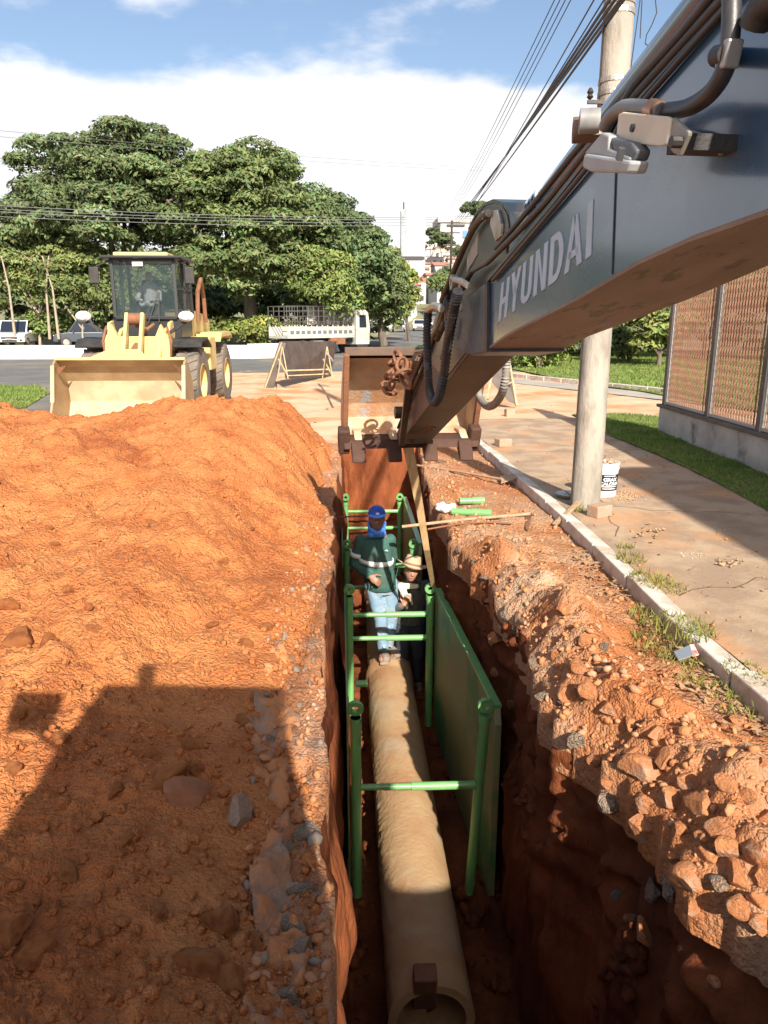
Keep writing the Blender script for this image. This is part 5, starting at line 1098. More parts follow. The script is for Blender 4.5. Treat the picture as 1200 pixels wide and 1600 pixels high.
for k in range(4): MB().box(cx + Vector((.25, 0, .14)) + rt @ Vector((-.12 + .08 * k, -.075, 0)), (.02, .02, .16), rt).build('rib', mat('grey_plastic', (.12, .12, .13), rough=.4), t)
# wires: straight runs with sag
WIRE = mat('wire', (.025, .025, .028), rough=.6); WIREL = mat('bare_wire', (.28, .28, .28), rough=.4, metal=.5)
def wire(a, b, r_, label, group, m=WIRE, sag=.0, n=24):
    pts = [a.lerp(b, t) - Vector((0, 0, sag * 4 * t * (1 - t))) for t in np.linspace(0, 1, n)]
    o = MB().tube(pts, r_, 5).build('overhead_wire', m, smooth=60); return tag(o, label, 'wire', group)
fpole = PD(706, 348, 70)
def ext(a, b, k): return a + (a - b) * k
for i, (x, tx) in enumerate(((948, 8), (941, 6), (934, 5), (955, 9), (927, 3), (913, 1))):
    a = PD(x, 0, 6.0 + i * .1); b = fpole + Vector((.15 * i - .3, -2, -.3 - .12 * i)); wire(ext(a, b, .22), b, .014 if i < 4 else .007, ('%s cable in the black bundle running left of the pole' % ('third from the left thick', 'second from the left thick', 'middle thick', 'rightmost thick', 'leftmost thick', 'detached thin outer')[i]), 'bundle of telephone cables', sag=.25)
for i, x in enumerate((848, 856, 864, 872)):
    a = PD(x, 0, 8.5); b = fpole + Vector((-.5 + .25 * i, 0, 1.3)); wire(ext(a, b, .2), b, .006, '%s thin power wire left of the black cable bundle' % ('leftmost', 'second', 'third', 'rightmost')[i], 'thin power wires along the street', sag=.5)
for i, (a, b) in enumerate((((975, 30), (952, 160)), ((990, 0), (955, 210)), ((1000, 0), (985, 110)), ((1003, 0), (1000, 60)))):
    wire(PD(*a, 8.0), PD(*b, 8.0), .006, '%s short drop cable beside the pole top' % ('leftmost', 'second', 'third', 'rightmost')[i], 'drop cables at the pole')
pts = [PD(x, y, 7.9) for x, y in ((1024, 0), (1026, 20), (1018, 40), (1010, 55), (1008, 68), (1022, 78))]; tag(MB().tube(pts, .006, 5).build('loose_wire', WIRE), 'thin loose wire dangling right of the pole top', 'wire')
for i, (ya, yb) in enumerate(((316, 338), (322, 341), (326, 346), (334, 350))):
    wire(PD(-120, ya - 2, 34), PD(760, yb, 44), .013, '%s of the pale wires crossing in front of the big trees' % ('topmost', 'second', 'third', 'lowest')[i], 'wires crossing in front of the trees', WIREL, .3)
for i, (ya, yb) in enumerate(((193, 203), (203, 208))):
    wire(PD(-120, ya, 34), PD(800, yb + 60, 90), .012, '%s of two high pale wires crossing over the left tree' % ('upper', 'lower')[i], 'upper wires over the left tree', WIREL, .3)
MB().bar(PD(250, 320, 35), PD(250, 342, 35), .03, .03).build('tmp', WIREL); bpy.data.objects.remove(bpy.data.objects['tmp'])
dp = thing('distant_pole', (fpole.x, fpole.y, terr(fpole.x, fpole.y)), 'distant dark utility pole with crossarms by the uphill road', 'utility pole')
zb = terr(fpole.x, fpole.y); MB().cyl((fpole.x, fpole.y, zb), fpole + Vector((0, 0, .2)), .16, .11, n=10).build('pole_shaft', DARKM, dp)
for dz in (0, -.9, -2.0, -3.0): MB().bar(fpole + Vector((-.8, 0, dz)), fpole + Vector((.8, 0, dz)), .1, .12).build('crossarm', DARKM, dp)
MB().box(fpole + Vector((.3, -.2, -4.2)), (.6, .5, .9)).build('transformer', mat('grey_tank', (.25, .25, .25), rough=.5), dp)

# ------------------------------------------------------------------ white bucket of grease by the pole
kp = P(947, 777, .11) + Vector((.0, .10, 0))
pail = thing('plastic_pail', kp, 'white plastic bucket with black label GRAX CALCIUM standing behind the pole', 'bucket')
PW = mat('white_plastic_pail', (.80, .80, .79), (.72, .70, .66), 4, .4)
hp_ = .37; MB().lathe([(.0, 0), (.128, 0), (.132, .01), (.142, hp_ - .07), (.149, hp_ - .07), (.149, hp_ - .055), (.143, hp_ - .05), (.145, hp_ - .02), (.152, hp_ - .02), (.152, hp_), (.140, hp_), (.138, hp_ - .03), (.0, hp_ - .03)], kp, n=36).build('tub', PW, pail, smooth=35)
n = 20; lb = MB(); th0, th1 = R(-165), R(-8)
def pc(t, z, off=.0015): rr_ = .132 + .010 * (z - .01) / .29 + off; return kp + Vector((rr_ * math.cos(t), rr_ * math.sin(t), z))
vs = [pc(th0 + (th1 - th0) * i / n, z) for z in (.075, .255) for i in range(n + 1)]
lb.add(vs, [(i, i + 1, n + 2 + i, n + 1 + i) for i in range(n)]); lbo = lb.build('label', mat('black_label', (.02, .022, .03), rough=.4), pail, smooth=60)
def flat_text(body, h, fn, name, m, par, bold=.03, sx=1.0):
    cu = bpy.data.curves.new(name, 'FONT'); cu.body = body; cu.size = 1; cu.offset = bold; to = bpy.data.objects.new(name, cu); col.objects.link(to)
    dg = bpy.context.evaluated_depsgraph_get(); me = bpy.data.meshes.new_from_object(to.evaluated_get(dg)); bpy.data.objects.remove(to)
    xs = [v.co.x for v in me.vertices]; x0, x1 = min(xs), max(xs); off = gloc(par)
    for v in me.vertices: v.co = fn((v.co.x - x0) / (x1 - x0), v.co.y * h) - off
    me.materials.append(m); o = bpy.data.objects.new(name, me); col.objects.link(o); o.parent = par; return o
LW = mat('label_white', (.8, .8, .8), rough=.5)
flat_text('GRAX', .052, lambda u, v: pc(R(-112) + R(66) * u, .182 + v, .003), 'label_text', LW, pail, .035)
flat_text('CALCIUM', .046, lambda u, v: pc(R(-125) + R(86) * u, .138 + v, .003), 'label_text', LW, pail, .035)
for z, a0, a1 in ((.235, -110, -55), (.118, -125, -45), (.095, -115, -50)):
    vs = [pc(R(a0 + (a1 - a0) * i / 10), z + dz, .003) for dz in (0, .008) for i in range(11)]; MB().add(vs, [(i, i + 1, 12 + i, 11 + i) for i in range(10)]).build('label_line', LW, pail)
scatter('pail_rubble', [tuple(kp + Vector((r.uniform(-.1, .1), r.uniform(-.1, .1), hp_ + r.uniform(-.03, .015)))) for _ in range(70)], r.uniform(.012, .03, 70), CLAYROCK, 80)
p = P(890, 775, .115); mk = MB(); mk.lathe([(0, .0), (.14, .0), (.15, .03), (.0, .035)], p, n=20); mk.box(p + Vector((.0, 0, .04)), (.05, .2, .01)); tag(mk.build('metal_lid', SILVER, smooth=40), 'flat metal lid lying at the left foot of the pole', 'lid')

# ------------------------------------------------------------------ slatted fence on its low wall
WALLP = mat('stained_plaster', (.52, .49, .44), (.36, .32, .28), 1.6, .9, .3, 30, c3=(.12, .10, .08), scale3=2.2, amt3=.8, lo3=.55, hi3=.68)
SLAT = mat('rusty_slat', (.29, .155, .09), (.21, .10, .06), 3, .7, .3, 20, c3=(.20, .09, .06), scale3=2, amt3=.6); FPOST = mat('fence_post', (.40, .37, .33), rough=.6); FDARK = mat('fence_cap', (.10, .08, .065), (.16, .13, .10), 5, .8)
fence = thing('slatted_fence', fence_a, 'brown slatted metal fence standing on a stained low wall at right', 'fence')
fn = Vector((-fd.y, fd.x, 0)); wh = .50; FL = 13.0; off = Vector((0, 0, 0))
wa = fence_a - Vector((0, 0, .1)) + fn * .08
MB().bar(wa + Vector((0, 0, wh / 2)), wa + fd * FL + Vector((0, 0, wh / 2)), .16, wh + .1).build('low_wall', WALLP, fence, bevel=.006)
MB().bar(wa + Vector((0, 0, wh + .075)) - fd * .06, wa + fd * FL + Vector((0, 0, wh + .075)), .24, .05).build('wall_cap', FDARK, fence, bevel=.006)
FT = 3.4; zb0 = wh + .10
def fpt(s, z, n_=0.0): return wa + fd * s + fn * n_ + Vector((0, 0, z))
# spacing of the posts read from the picture: 1035, 1112, 1195
def along(px):
    r_ = ray(px, 600); A = np.array([[r_.x, -fd.x], [r_.y, -fd.y]]); rhs = np.array([wa.x, wa.y]); k = np.linalg.solve(A, rhs); return k[1]
s1, s2, s3 = along(1034), along(1112), along(1197); gap = (s3 - s1) / 2
slat_me = None; ns = 0
posts = [max(s1, .05), s2, s3, s3 + (s3 - s2), s3 + 2 * (s3 - s2), s3 + 3 * (s3 - s2)]
for s in posts:
    if s > FL: break
    MB().bar(fpt(s - .02, zb0), fpt(s - .02, FT), .08, .09).build('post', FDARK, fence); MB().bar(fpt(s + .05, zb0, -.02), fpt(s + .05, FT, -.02), .03, .035).build('post_flange', FPOST, fence)
sm = MB().box((0, 0, 0), (.010, .027, FT - zb0 - .05)).build('slat', SLAT); me = sm.data; bpy.data.objects.remove(sm)
yaw = math.atan2(-fd.x, fd.y)
for a_, b_ in zip(posts[:-1], posts[1:]):
    if a_ > FL - 1: break
    kx = 18
    for k in range(1, kx):
        s = a_ + .07 + (b_ - a_ - .1) * k / kx
        o = bpy.data.objects.new('slat', me); col.objects.link(o); o.parent = fence; o.location = fpt(s, (zb0 + FT) / 2) - fence.location; o.rotation_euler = (0, 0, yaw + R(58 + random.uniform(-5, 5)))
    MB().bar(fpt(a_, zb0 + .03), fpt(b_, zb0 + .03), .05, .04).build('bottom_rail', FPOST, fence)
    MB().bar(fpt(a_, FT), fpt(b_, FT), .05, .05).build('top_rail', FPOST, fence)
rb = MB()
for k in range(26): z = zb0 + .12 + k * .108; rb.bar(fpt(posts[0], z, .03), fpt(FL, z, .03), .004, .005)
tag(rb.build('cross_wires', FDARK, fence), kind='stuff')
# the shed behind the fence and its yard
sh = thing('brick_shed', wa + fn * 2.2 + fd * 1.5, 'reddish brown shed wall seen through the slats of the fence', 'shed')
BW_ = mat('yard_brick', (.10, .05, .035), (.17, .09, .055), 1.2, .9, .4, 20, c3=(.16, .10, .07), scale3=1.2, amt3=.6)
MB().box((0, 0, 1.6), (.2, 9, 3.3), Matrix.Rotation(yaw, 3, 'Z')); q = wa + fn * 2.6 + fd * 6
MB().box(q + Vector((0, 0, 1.6)), (.2, 10.5, 3.3), Matrix.Rotation(yaw, 3, 'Z')).build('wall', BW_, sh)
for k, (s, w_, h0, h1, c_) in enumerate(((3.8, .5, .5, 1.5, (.6, .58, .60)), (2.9, .25, .4, 1.7, (.62, .6, .6)), (2.2, .5, .3, 1.0, (.7, .68, .68)), (1.5, .3, .2, .9, (.7, .7, .7)))):
    MB().box(wa + fn * 2.3 + fd * s + Vector((0, 0, (h0 + h1) / 2 + .3)), (.1, w_, h1 - h0), Matrix.Rotation(yaw, 3, 'Z')).build('panel', mat('pale_sheet%d' % k, c_, (.45, .40, .42), 3, .7), sh)
# tall house beyond the right edge whose roof line shades the pavement
hb = thing('house', (8.5, -8, 0), 'plain tall house out of frame to the right', 'house')
ap = P(957, 739, .11); Hh = 6.6; k_ = Hh / math.tan(R(SUN_EL)); hx, hy = ap.x + k_ * math.sin(R(SUN_AZ)), ap.y - k_ * math.cos(R(SUN_AZ))
MB().box((hx + 3.5, hy - 6, Hh / 2 + .05), (7, 12, Hh + .1)).build('wall', mat('plaster', (.55, .5, .42), rough=.9), hb)
MB().box((hx + 3.6, hy - 6.1, Hh + .3), (7.0, 12.0, .3)).build('roof', RUST, hb)

# ================================================================== WHEEL LOADER
YEL = mat('loader_yellow', (.68, .50, .18), (.58, .42, .16), 3, .5, .1, 30, c3=(.40, .27, .15), scale3=3, amt3=.5, coat=.1)
LBK = mat('loader_bucket_steel', (.28, .18, .095), (.38, .27, .15), 2.5, .5, .3, 25, c3=(.30, .17, .08), scale3=4, amt3=.6, metal=.1)
WORN = mat('scraped_edge', (.48, .36, .22), (.36, .26, .16), 3, .6, .3, 25, c3=(.34, .20, .10), scale3=2, amt3=.6)
TYRE = mat('dusty_tyre', (.10, .085, .07), (.20, .16, .125), 3, .9, .4, 30)
LD = thing('wheel_loader', (-4.50, 16.9, 0), 'yellow wheel loader facing the heap with its bucket lowered', 'wheel loader'); Lx, Ly = LD.location.x, LD.location.y
LD_ROT = R(2.0)
def LL(x, y, z): return Vector((Lx + x, Ly + y, z))
# bucket (front, -y)
bw = 2.46; prf = [(-2.95, .04), (-2.40, .03), (-1.98, .14), (-1.80, .45), (-1.86, .85), (-2.10, 1.16), (-2.32, 1.28)]
b = MB()
for (a, z), (c, z2) in zip(prf[:-1], prf[1:]):
    b.prism([LL(-bw / 2, a, z), LL(-bw / 2, c, z2), LL(-bw / 2, c + .03, z2 - .02), LL(-bw / 2, a + .03, z - .035)], (bw, 0, 0), 1 if z < .5 and z2 < .9 else 0)
bkt = b.build('bucket', [LBK, WORN], LD)
for s in (-1, 1):
    MB().prism([LL(s * bw / 2 - .02, a, z) for a, z in [(-2.95, .04), (-2.40, .03), (-1.98, .14), (-1.80, .45), (-1.86, .85), (-2.10, 1.16), (-2.32, 1.28), (-2.48, 1.18), (-2.62, .6)]], (.04, 0, 0)).build('side_plate', [LBK], bkt)
    MB().bar(LL(s * bw / 2, -2.48, 1.18), LL(s * bw / 2, -2.66, .5), .07, .03).build('side_edge', WORN, bkt)
    MB().prism([LL(s * (bw / 2 - .06), -2.46, 1.13), LL(s * (bw / 2 - .22), -2.36, 1.18), LL(s * (bw / 2 - .08), -2.40, 1.0)], (0, .03, 0)).build('gusset', RUST, bkt)
MB().bar(LL(-bw / 2, -2.34, 1.30), LL(bw / 2, -2.34, 1.30), .06, .05).build('top_lip', YEL, bkt, bevel=.008)
MB().prism([LL(-.62, -2.28, 1.31), LL(.52, -2.28, 1.31), LL(.28, -2.0, 1.47), LL(-.30, -2.0, 1.47)], (0, .05, -.02)).build('spill_guard', YEL, bkt)
# front frame
MB().box(LL(0, -.65, .88), (1.15, .9, .75)).build('front_frame', YEL, LD, bevel=.02)
MB().prism([LL(-.66, -1.12, 1.05), LL(.66, -1.12, 1.05), LL(.66, -1.12, 1.62), (LL(.50, -1.12, 1.95)), LL(.38, -1.12, 1.70), LL(-.38, -1.12, 1.70), LL(-.50, -1.12, 1.95), LL(-.66, -1.12, 1.62)], (0, .12, 0)).build('arm_tower', YEL, LD, bevel=.01)
for x in (-.36, .36): MB().box(LL(x, -1.15, 1.02), (.5, .04, .22)).build('frame_opening', BLACK, LD)
for s in (-1, 1):
    x = s * .50
    pts = [(.05, 1.95), (-.6, 1.85), (-1.2, 1.45), (-1.74, .75), (-1.78, .42), (-1.65, .40), (-1.1, .92), (-.6, 1.45), (.05, 1.65)]
    MB().prism([LL(x - .04 * s - .035, a, z) for a, z in pts], (.075, 0, 0)).build('lift_arm', YEL, LD, bevel=.01)
    pts = [(-.85, .95), (-1.02, 1.35), (-1.03, 1.72), (-.86, 1.98), (-.62, 2.02), (-.5, 1.75)]
    MB().prism([LL(x + s * .12 - .03, a, z) for a, z in pts], (.06, 0, 0)).build('tower_plate', YEL, LD, bevel=.01)
    MB().cyl(LL(x + s * .05, -.7, 1.0), LL(x + s * .05, -1.5, .95), .055, n=12).build('lift_cylinder', RUST, LD, smooth=40)
    o = MB().tube([LL(s * .62, -1.05, 1.9), LL(s * .70, -1.1, 1.6), LL(s * .66, -1.1, 1.25), LL(s * .6, -1.1, 1.05)], .025, 8).build('hose', RUST, LD)
for x in (-.17, .15): MB().prism([LL(x - .03, -1.0, 2.14), LL(x - .03, -1.13, 2.18), LL(x - .03, -1.75, 1.05), LL(x - .03, -1.62, .95)], (.065, 0, 0)).build('tilt_link', YEL, LD, bevel=.01)
MB().cyl(LL(-.2, -1.06, 2.05), LL(.18, -1.06, 2.05), .12, n=16).build('tilt_pivot', RUST, LD, smooth=40)
MB().cyl(LL(-.01, -.5, 1.75), LL(-.01, -1.5, 1.35), .075, n=14).build('tilt_cylinder', RUST, LD, smooth=40)
MB().tube([LL(-.05, -.9, 1.9), LL(.25, -1.15, 1.85), (LL(.38, -1.1, 1.95))], .035, 8).build('hose', RUST, LD)
# wheels
def wheel(cx, cy, rad, wd, label=None):
    c = LL(cx, cy, rad); s = 1 if cx > 0 else -1
    w = MB(); prof_ = [(rad * .50, -wd / 2 + .03), (rad * .80, -wd / 2), (rad * .93, -wd / 2 + .03), (rad * .965, -wd / 2 + .08), (rad * .965, wd / 2 - .08), (rad * .93, wd / 2 - .03), (rad * .80, wd / 2), (rad * .50, wd / 2 - .03)]
    w.lathe(prof_, c, Vector((1, 0, 0)), n=40); wo = w.build('wheel', TYRE, LD, smooth=40)
    lug = MB()
    for k in range(22):
        for q in (-1, 1):
            t = 2 * math.pi * (k + (.25 if q > 0 else -.25)) / 22
            pts = []
            for (xx, dt) in ((0.01, .10), (wd / 2 - .04, -.04)):
                for e in (0, .11): a = t + dt + e; pts.append((q * xx, a))
            vs = []
            for rr_ in (rad * .93, rad * 1.0):
                for xx, a in (pts[0], pts[1], pts[3], pts[2]): vs.append(c + Vector((xx, math.cos(a) * rr_, math.sin(a) * rr_)))
            lug.add(vs, [(0, 1, 2, 3), (7, 6, 5, 4), (0, 4, 5, 1), (1, 5, 6, 2), (2, 6, 7, 3), (3, 7, 4, 0)])
    lug.build('tread_lugs', TYRE, wo)
    MB().lathe([(.0, .05), (rad * .2, .06), (rad * .25, .0), (rad * .46, -.02), (rad * .52, wd / 2 - .05), (rad * .54, wd / 2 - .03), (rad * .5, wd / 2 - .02)], c, Vector((s, 0, 0)), n=28).build('rim', YEL, wo, smooth=40)
for x in (-.98, .98): wheel(x, -.55, .74, .52); wheel(x, 2.45, .74, .52)
for s in (-1, 1):
    f = MB(); pts = [(-1.08, 1.50), (-.90, 1.64), (-.3, 1.68), (.1, 1.50), (.1, 1.44), (-.3, 1.62), (-.88, 1.58), (-1.05, 1.46)]
    f.prism([LL(s * .98 - .32, a, z) for a, z in pts], (.64, 0, 0)).build('mudguard', BLACK, LD, bevel=.01)
    MB().bar(LL(s * .62, -1.0, 1.75), LL(s * 1.02, -1.05, 2.0), .06, .06).build('lamp_arm', BLACK, LD)
    h = MB().sphere(LL(s * 1.04, -1.12, 2.10), .12, 14, 10, sc=(1.35, .8, .9)).build('headlight', WHITE, LD, smooth=60)
    MB().sphere(LL(s * 1.04, -1.19, 2.10), .085, 12, 8, sc=(1.35, .5, .9)).build('lens', mat('lens', (.85, .85, .8), rough=.1), h, smooth=60)
# cab
CB = mat('cab_black', (.022, .023, .024), rough=.4); cab_b = MB().box(LL(0, .35, 1.72), (1.45, 1.15, .75)).build('cab_base', CB, LD, bevel=.03)
def frame(a, b, w_=.07, name='cab_pillar', m=CB): return MB().bar(a, b, w_, w_).build(name, m, LD, bevel=.01)
cz0, cz1 = 2.08, 3.30
FLb, FRb, RLb, RRb = LL(-.66, -.25, cz0), LL(.66, -.25, cz0), LL(-.70, 1.15, cz0), LL(.70, 1.15, cz0)
FLt, FRt, RLt, RRt = LL(-.70, -.12, cz1), LL(.62, -.12, cz1), LL(-.70, 1.1, cz1), LL(.66, 1.1, cz1)
for a, b_ in ((FLb, FLt), (FRb, FRt), (RLb, RLt), (RRb, RRt), (LL(.70, .45, cz0), LL(.66, .5, cz1)), (LL(-.70, .45, cz0), LL(-.68, .5, cz1)), (FLb, FRb), (FLt, FRt)): frame(a, b_)
for a, b_ in ((FRb.lerp(FRt, .5), RRb.lerp(RRt, .5)),): frame(a, b_, .04)
def pane(pts, name): q = [Vector(p) for p in pts]; o = MB().add(q, [(0, 1, 2, 3)]).build(name, GLA, LD); so = o.modifiers.new('s', 'SOLIDIFY'); so.thickness = .01; return o
GLA = glass('tinted_glass', (.05, .08, .08), .22)
pane((FLb, FRb, FRt, FLt), 'windscreen'); pane((FRb, RRb, RRt, FRt), 'side_window'); pane((FLb, RLb, RLt, FLt), 'side_window'); pane((RLb, RRb, RRt, RLt), 'rear_window')
MB().box(LL(-.03, .45, 3.37), (1.15, 1.45, .12)).build('roof', YEL, LD, bevel=.03); MB().box(LL(-.02, .42, 3.33), (1.72, 1.5, .06)).build('roof_edge', CB, LD, bevel=.02)
MB().box(LL(-.15, .75, 2.25), (.5, .5, .3)).box(LL(-.15, .95, 2.62), (.45, .12, .65)).build('seat', BLACK, LD, bevel=.05)
b = MB(); capsule(b, LL(-.12, .72, 2.35), LL(-.12, .70, 2.72), .15, .18); capsule(b, LL(-.12, .70, 2.72), LL(-.12, .66, 2.9), .06, .06); b.sphere(LL(-.12, .64, 2.98), .1, sc=(.85, .95, 1.15)); capsule(b, LL(-.32, .68, 2.74), LL(-.36, .45, 2.48), .055, .045); capsule(b, LL(-.36, .45, 2.48), LL(-.2, .2, 2.46), .042, .035); capsule(b, LL(.08, .68, 2.74), LL(.14, .45, 2.48), .055, .045); capsule(b, LL(.14, .45, 2.48), LL(.0, .2, 2.46), .042, .035); capsule(b, LL(-.2, .7, 2.35), LL(-.22, .3, 2.38), .08, .07); capsule(b, LL(-.04, .7, 2.35), LL(-.02, .3, 2.38), .08, .07)
drv = thing('person', LL(-.12, .7, 2.3), 'driver in pale shirt sitting behind the loader windscreen', 'person'); remesh(b, 'body', mat('pale_shirt', (.30, .31, .32), (.22, .24, .26), 5, .8), drv, .014, 2); b = MB(); b.sphere(LL(-.12, .62, 2.99), .102, sc=(.87, .97, 1.1)); remesh(b, 'head', SK, drv, .012, 1)
MB().bar(LL(.28, -.30, 1.98), LL(.30, -.24, 2.62), .02, .03).build('wiper', BLACK, LD); MB().bar(LL(.05, -.30, 1.98), LL(.28, -.24, 2.6), .015, .02).build('wiper', BLACK, LD)
MB().box(LL(-.12, -.2, 3.2), (.22, .02, .1)).build('sticker', WHITE, LD)
for s in (-1, 1):
    MB().tube([LL(s * .7, -.15, 2.5), LL(s * .98, -.35, 2.7), LL(s * 1.02, -.35, 3.1), LL(s * .75, -.15, 3.25)], .018, 6).build('mirror_arm', BLACK, LD)
    MB().box(LL(s * 1.0, -.37, 2.95), (.2, .05, .34)).build('mirror', BLACK, LD, bevel=.02)
MB().prism([LL(-.62, 1.25, 1.2), LL(-.62, 3.6, 1.2), LL(-.62, 3.6, 2.05), LL(-.62, 3.2, 2.2), LL(-.62, 1.25, 2.3)], (1.24, 0, 0)).build('engine_hood', YEL, LD, bevel=.04)
for s in (-1, 1):
    MB().prism([LL(s * .95 - .3, a, z) for a, z in ((1.5, 1.55), (1.7, 1.75), (3.1, 1.78), (3.3, 1.6), (3.1, 1.68), (1.75, 1.66))], (.6, 0, 0)).build('rear_fender', YEL, LD)
    MB().box(LL(s * .98, .75, 1.3), (.45, .75, .75)).build('tank', YEL, LD, bevel=.03)
    MB().bar(LL(s * 1.1, .15, .5), LL(s * 1.1, .25, 1.2), .03, .25).build('ladder', YEL, LD)
MB().tube([LL(.78, 1.3, 2.0), LL(.8, 1.35, 2.7), LL(.8, 1.8, 3.0), LL(.75, 2.3, 2.6), LL(.75, 2.4, 2.0)], .05, 8).build('rear_arch', RUST, LD)
MB().box(LL(0, .9, .75), (.7, 2.4, .5)).build('rear_frame', CB, LD)

# ================================================================== PLATE BARRIERS
PLATE = mat('brown_plate', (.060, .042, .034), (.10, .07, .055), 2.5, .6, .2, 20, c3=(.03, .02, .018), scale3=4, amt3=.6); TREST = mat('trestle_paint', (.46, .36, .20), (.32, .22, .12), 8, .7)
ba, bb_ = P(415, 606), P(519, 589)
t = thing('plate_barrier', P(470, 600), 'wide brown plate on pale trestles across the road near the truck', 'barrier', 'plate barriers')
MB().prism([PY(446, 592, ba.y + .1), PY(517, 588, bb_.y + .4), PY(526, 533, bb_.y + .9), PY(437, 533, ba.y + .6)], (0, .04, 0)).build('plate', PLATE, t)
MB().prism([PY(412, 607, ba.y), PY(428, 604, ba.y + .1), PY(447, 536, ba.y + .35), PY(436, 534, ba.y + .3)], (0, .04, 0)).build('side_plate', PLATE, t)
MB().bar(PY(414, 606, ba.y - .03), PY(440, 535, ba.y + .27), .03, .04).build('pale_edge', TREST, t)
for x0, yo in ((441, 0), (511, .2)):
    for dx, sgn in ((-7, 1), (9, 1)): MB().bar(PY(x0, 542, ba.y + .05 + yo), PY(x0 + dx, 592, ba.y - .45 + yo), .03, .03).build('trestle_leg', TREST, t)
    MB().bar(PY(x0 - 6, 561, ba.y - .1 + yo), PY(x0 + 9, 588, ba.y - .4 + yo), .035, .035).build('trestle_brace', TREST, t)
MB().bar(PY(447, 579, ba.y - .3), PY(513, 577, ba.y - .1), .04, .04).build('trestle_rail', TREST, t); MB().bar(PY(449, 587, ba.y - .4), PY(513, 584, ba.y - .2), .03, .03).build('trestle_rail', TREST, t)
pr_ = P(790, 638); t = thing('plate_barrier', pr_, 'narrow brown plate leaning edge-on behind the excavator stick', 'barrier', 'plate barriers')
MB().prism([PY(762, 590, pr_.y + .1), PY(776, 560, pr_.y + .3), PY(794, 562, pr_.y + .4), PY(808, 633, pr_.y), PY(796, 628, pr_.y)], (0, .05, 0)).build('plate', PLATE, t)
MB().bar(PY(795, 563, pr_.y + .38), PY(807, 634, pr_.y - .04), .05, .05).build('plate_edge', TREST, t); MB().bar(PY(772, 565, pr_.y + .1), PY(762, 624, pr_.y - .5), .05, .05).build('trestle_leg', TREST, t); MB().bar(PY(785, 601, pr_.y - .1), PY(801, 597, pr_.y), .03, .03).build('trestle_rail', TREST, t)
b = MB(); pa, pb2 = PY(511, 552, ba.y), PY(544, 560, 16)
tag(MB().tube([pa, pa.lerp(pb2, .5) - Vector((0, 0, .25)), pb2], .03, 6).build('barrier_tape', mat('striped_tape', (.7, .68, .62), (.45, .2, .12), 9, .7)), 'striped barrier tape sagging from the plate barrier', 'tape')
tag(MB().prism([P(545, 628), P(552, 556), P(556, 556), P(553, 628)], (0, .1, 0)).build('tmp2', RUST), '', ''); bpy.data.objects.remove(bpy.data.objects['tmp2'])

# ================================================================== LOW WHITE WALL ROUND THE PARK, WITH A RAILING UPHILL
ww = thing('park_wall', (-20, 46.2, 0), 'long low white wall along the far side of the road', 'wall')
pts = [Vector((-60, 46.2, 0)), Vector((-6.5, 46.2, 0)), Vector((-3.4, 48, 0)), Vector((-1.6, 55, 0)), Vector((ROADL(75), 75, terr(0, 75))), Vector((ROADL(100), 100, terr(0, 100))), Vector((ROADL(150), 150, terr(0, 150)))]
for i, (a, b_) in enumerate(zip(pts[:-1], pts[1:])): MB().bar(a + Vector((0, 0, .4)), b_ + Vector((0, 0, .4)), .25, .8 + (.15 * i)).build('wall_section', WHITE, ww)
rl = thing('park_railing', (3, 100, 1), 'thin grey railing standing on the white wall uphill', 'railing'); rm = mat('railing_grey', (.42, .42, .40), rough=.6)
b = MB()
for (a, b_) in zip(pts[3:-1], pts[4:]):
    for z in (1.2, 3.0): b.bar(a + Vector((0, 0, z)), b_ + Vector((0, 0, z)), .06, .06)
    n_ = int((b_ - a).length / .8)
    for k in range(n_): p = a.lerp(b_, k / n_); b.bar(p + Vector((0, 0, .9)), p + Vector((0, 0, 3.1)), .05, .05)
b.build('bars', rm, rl)

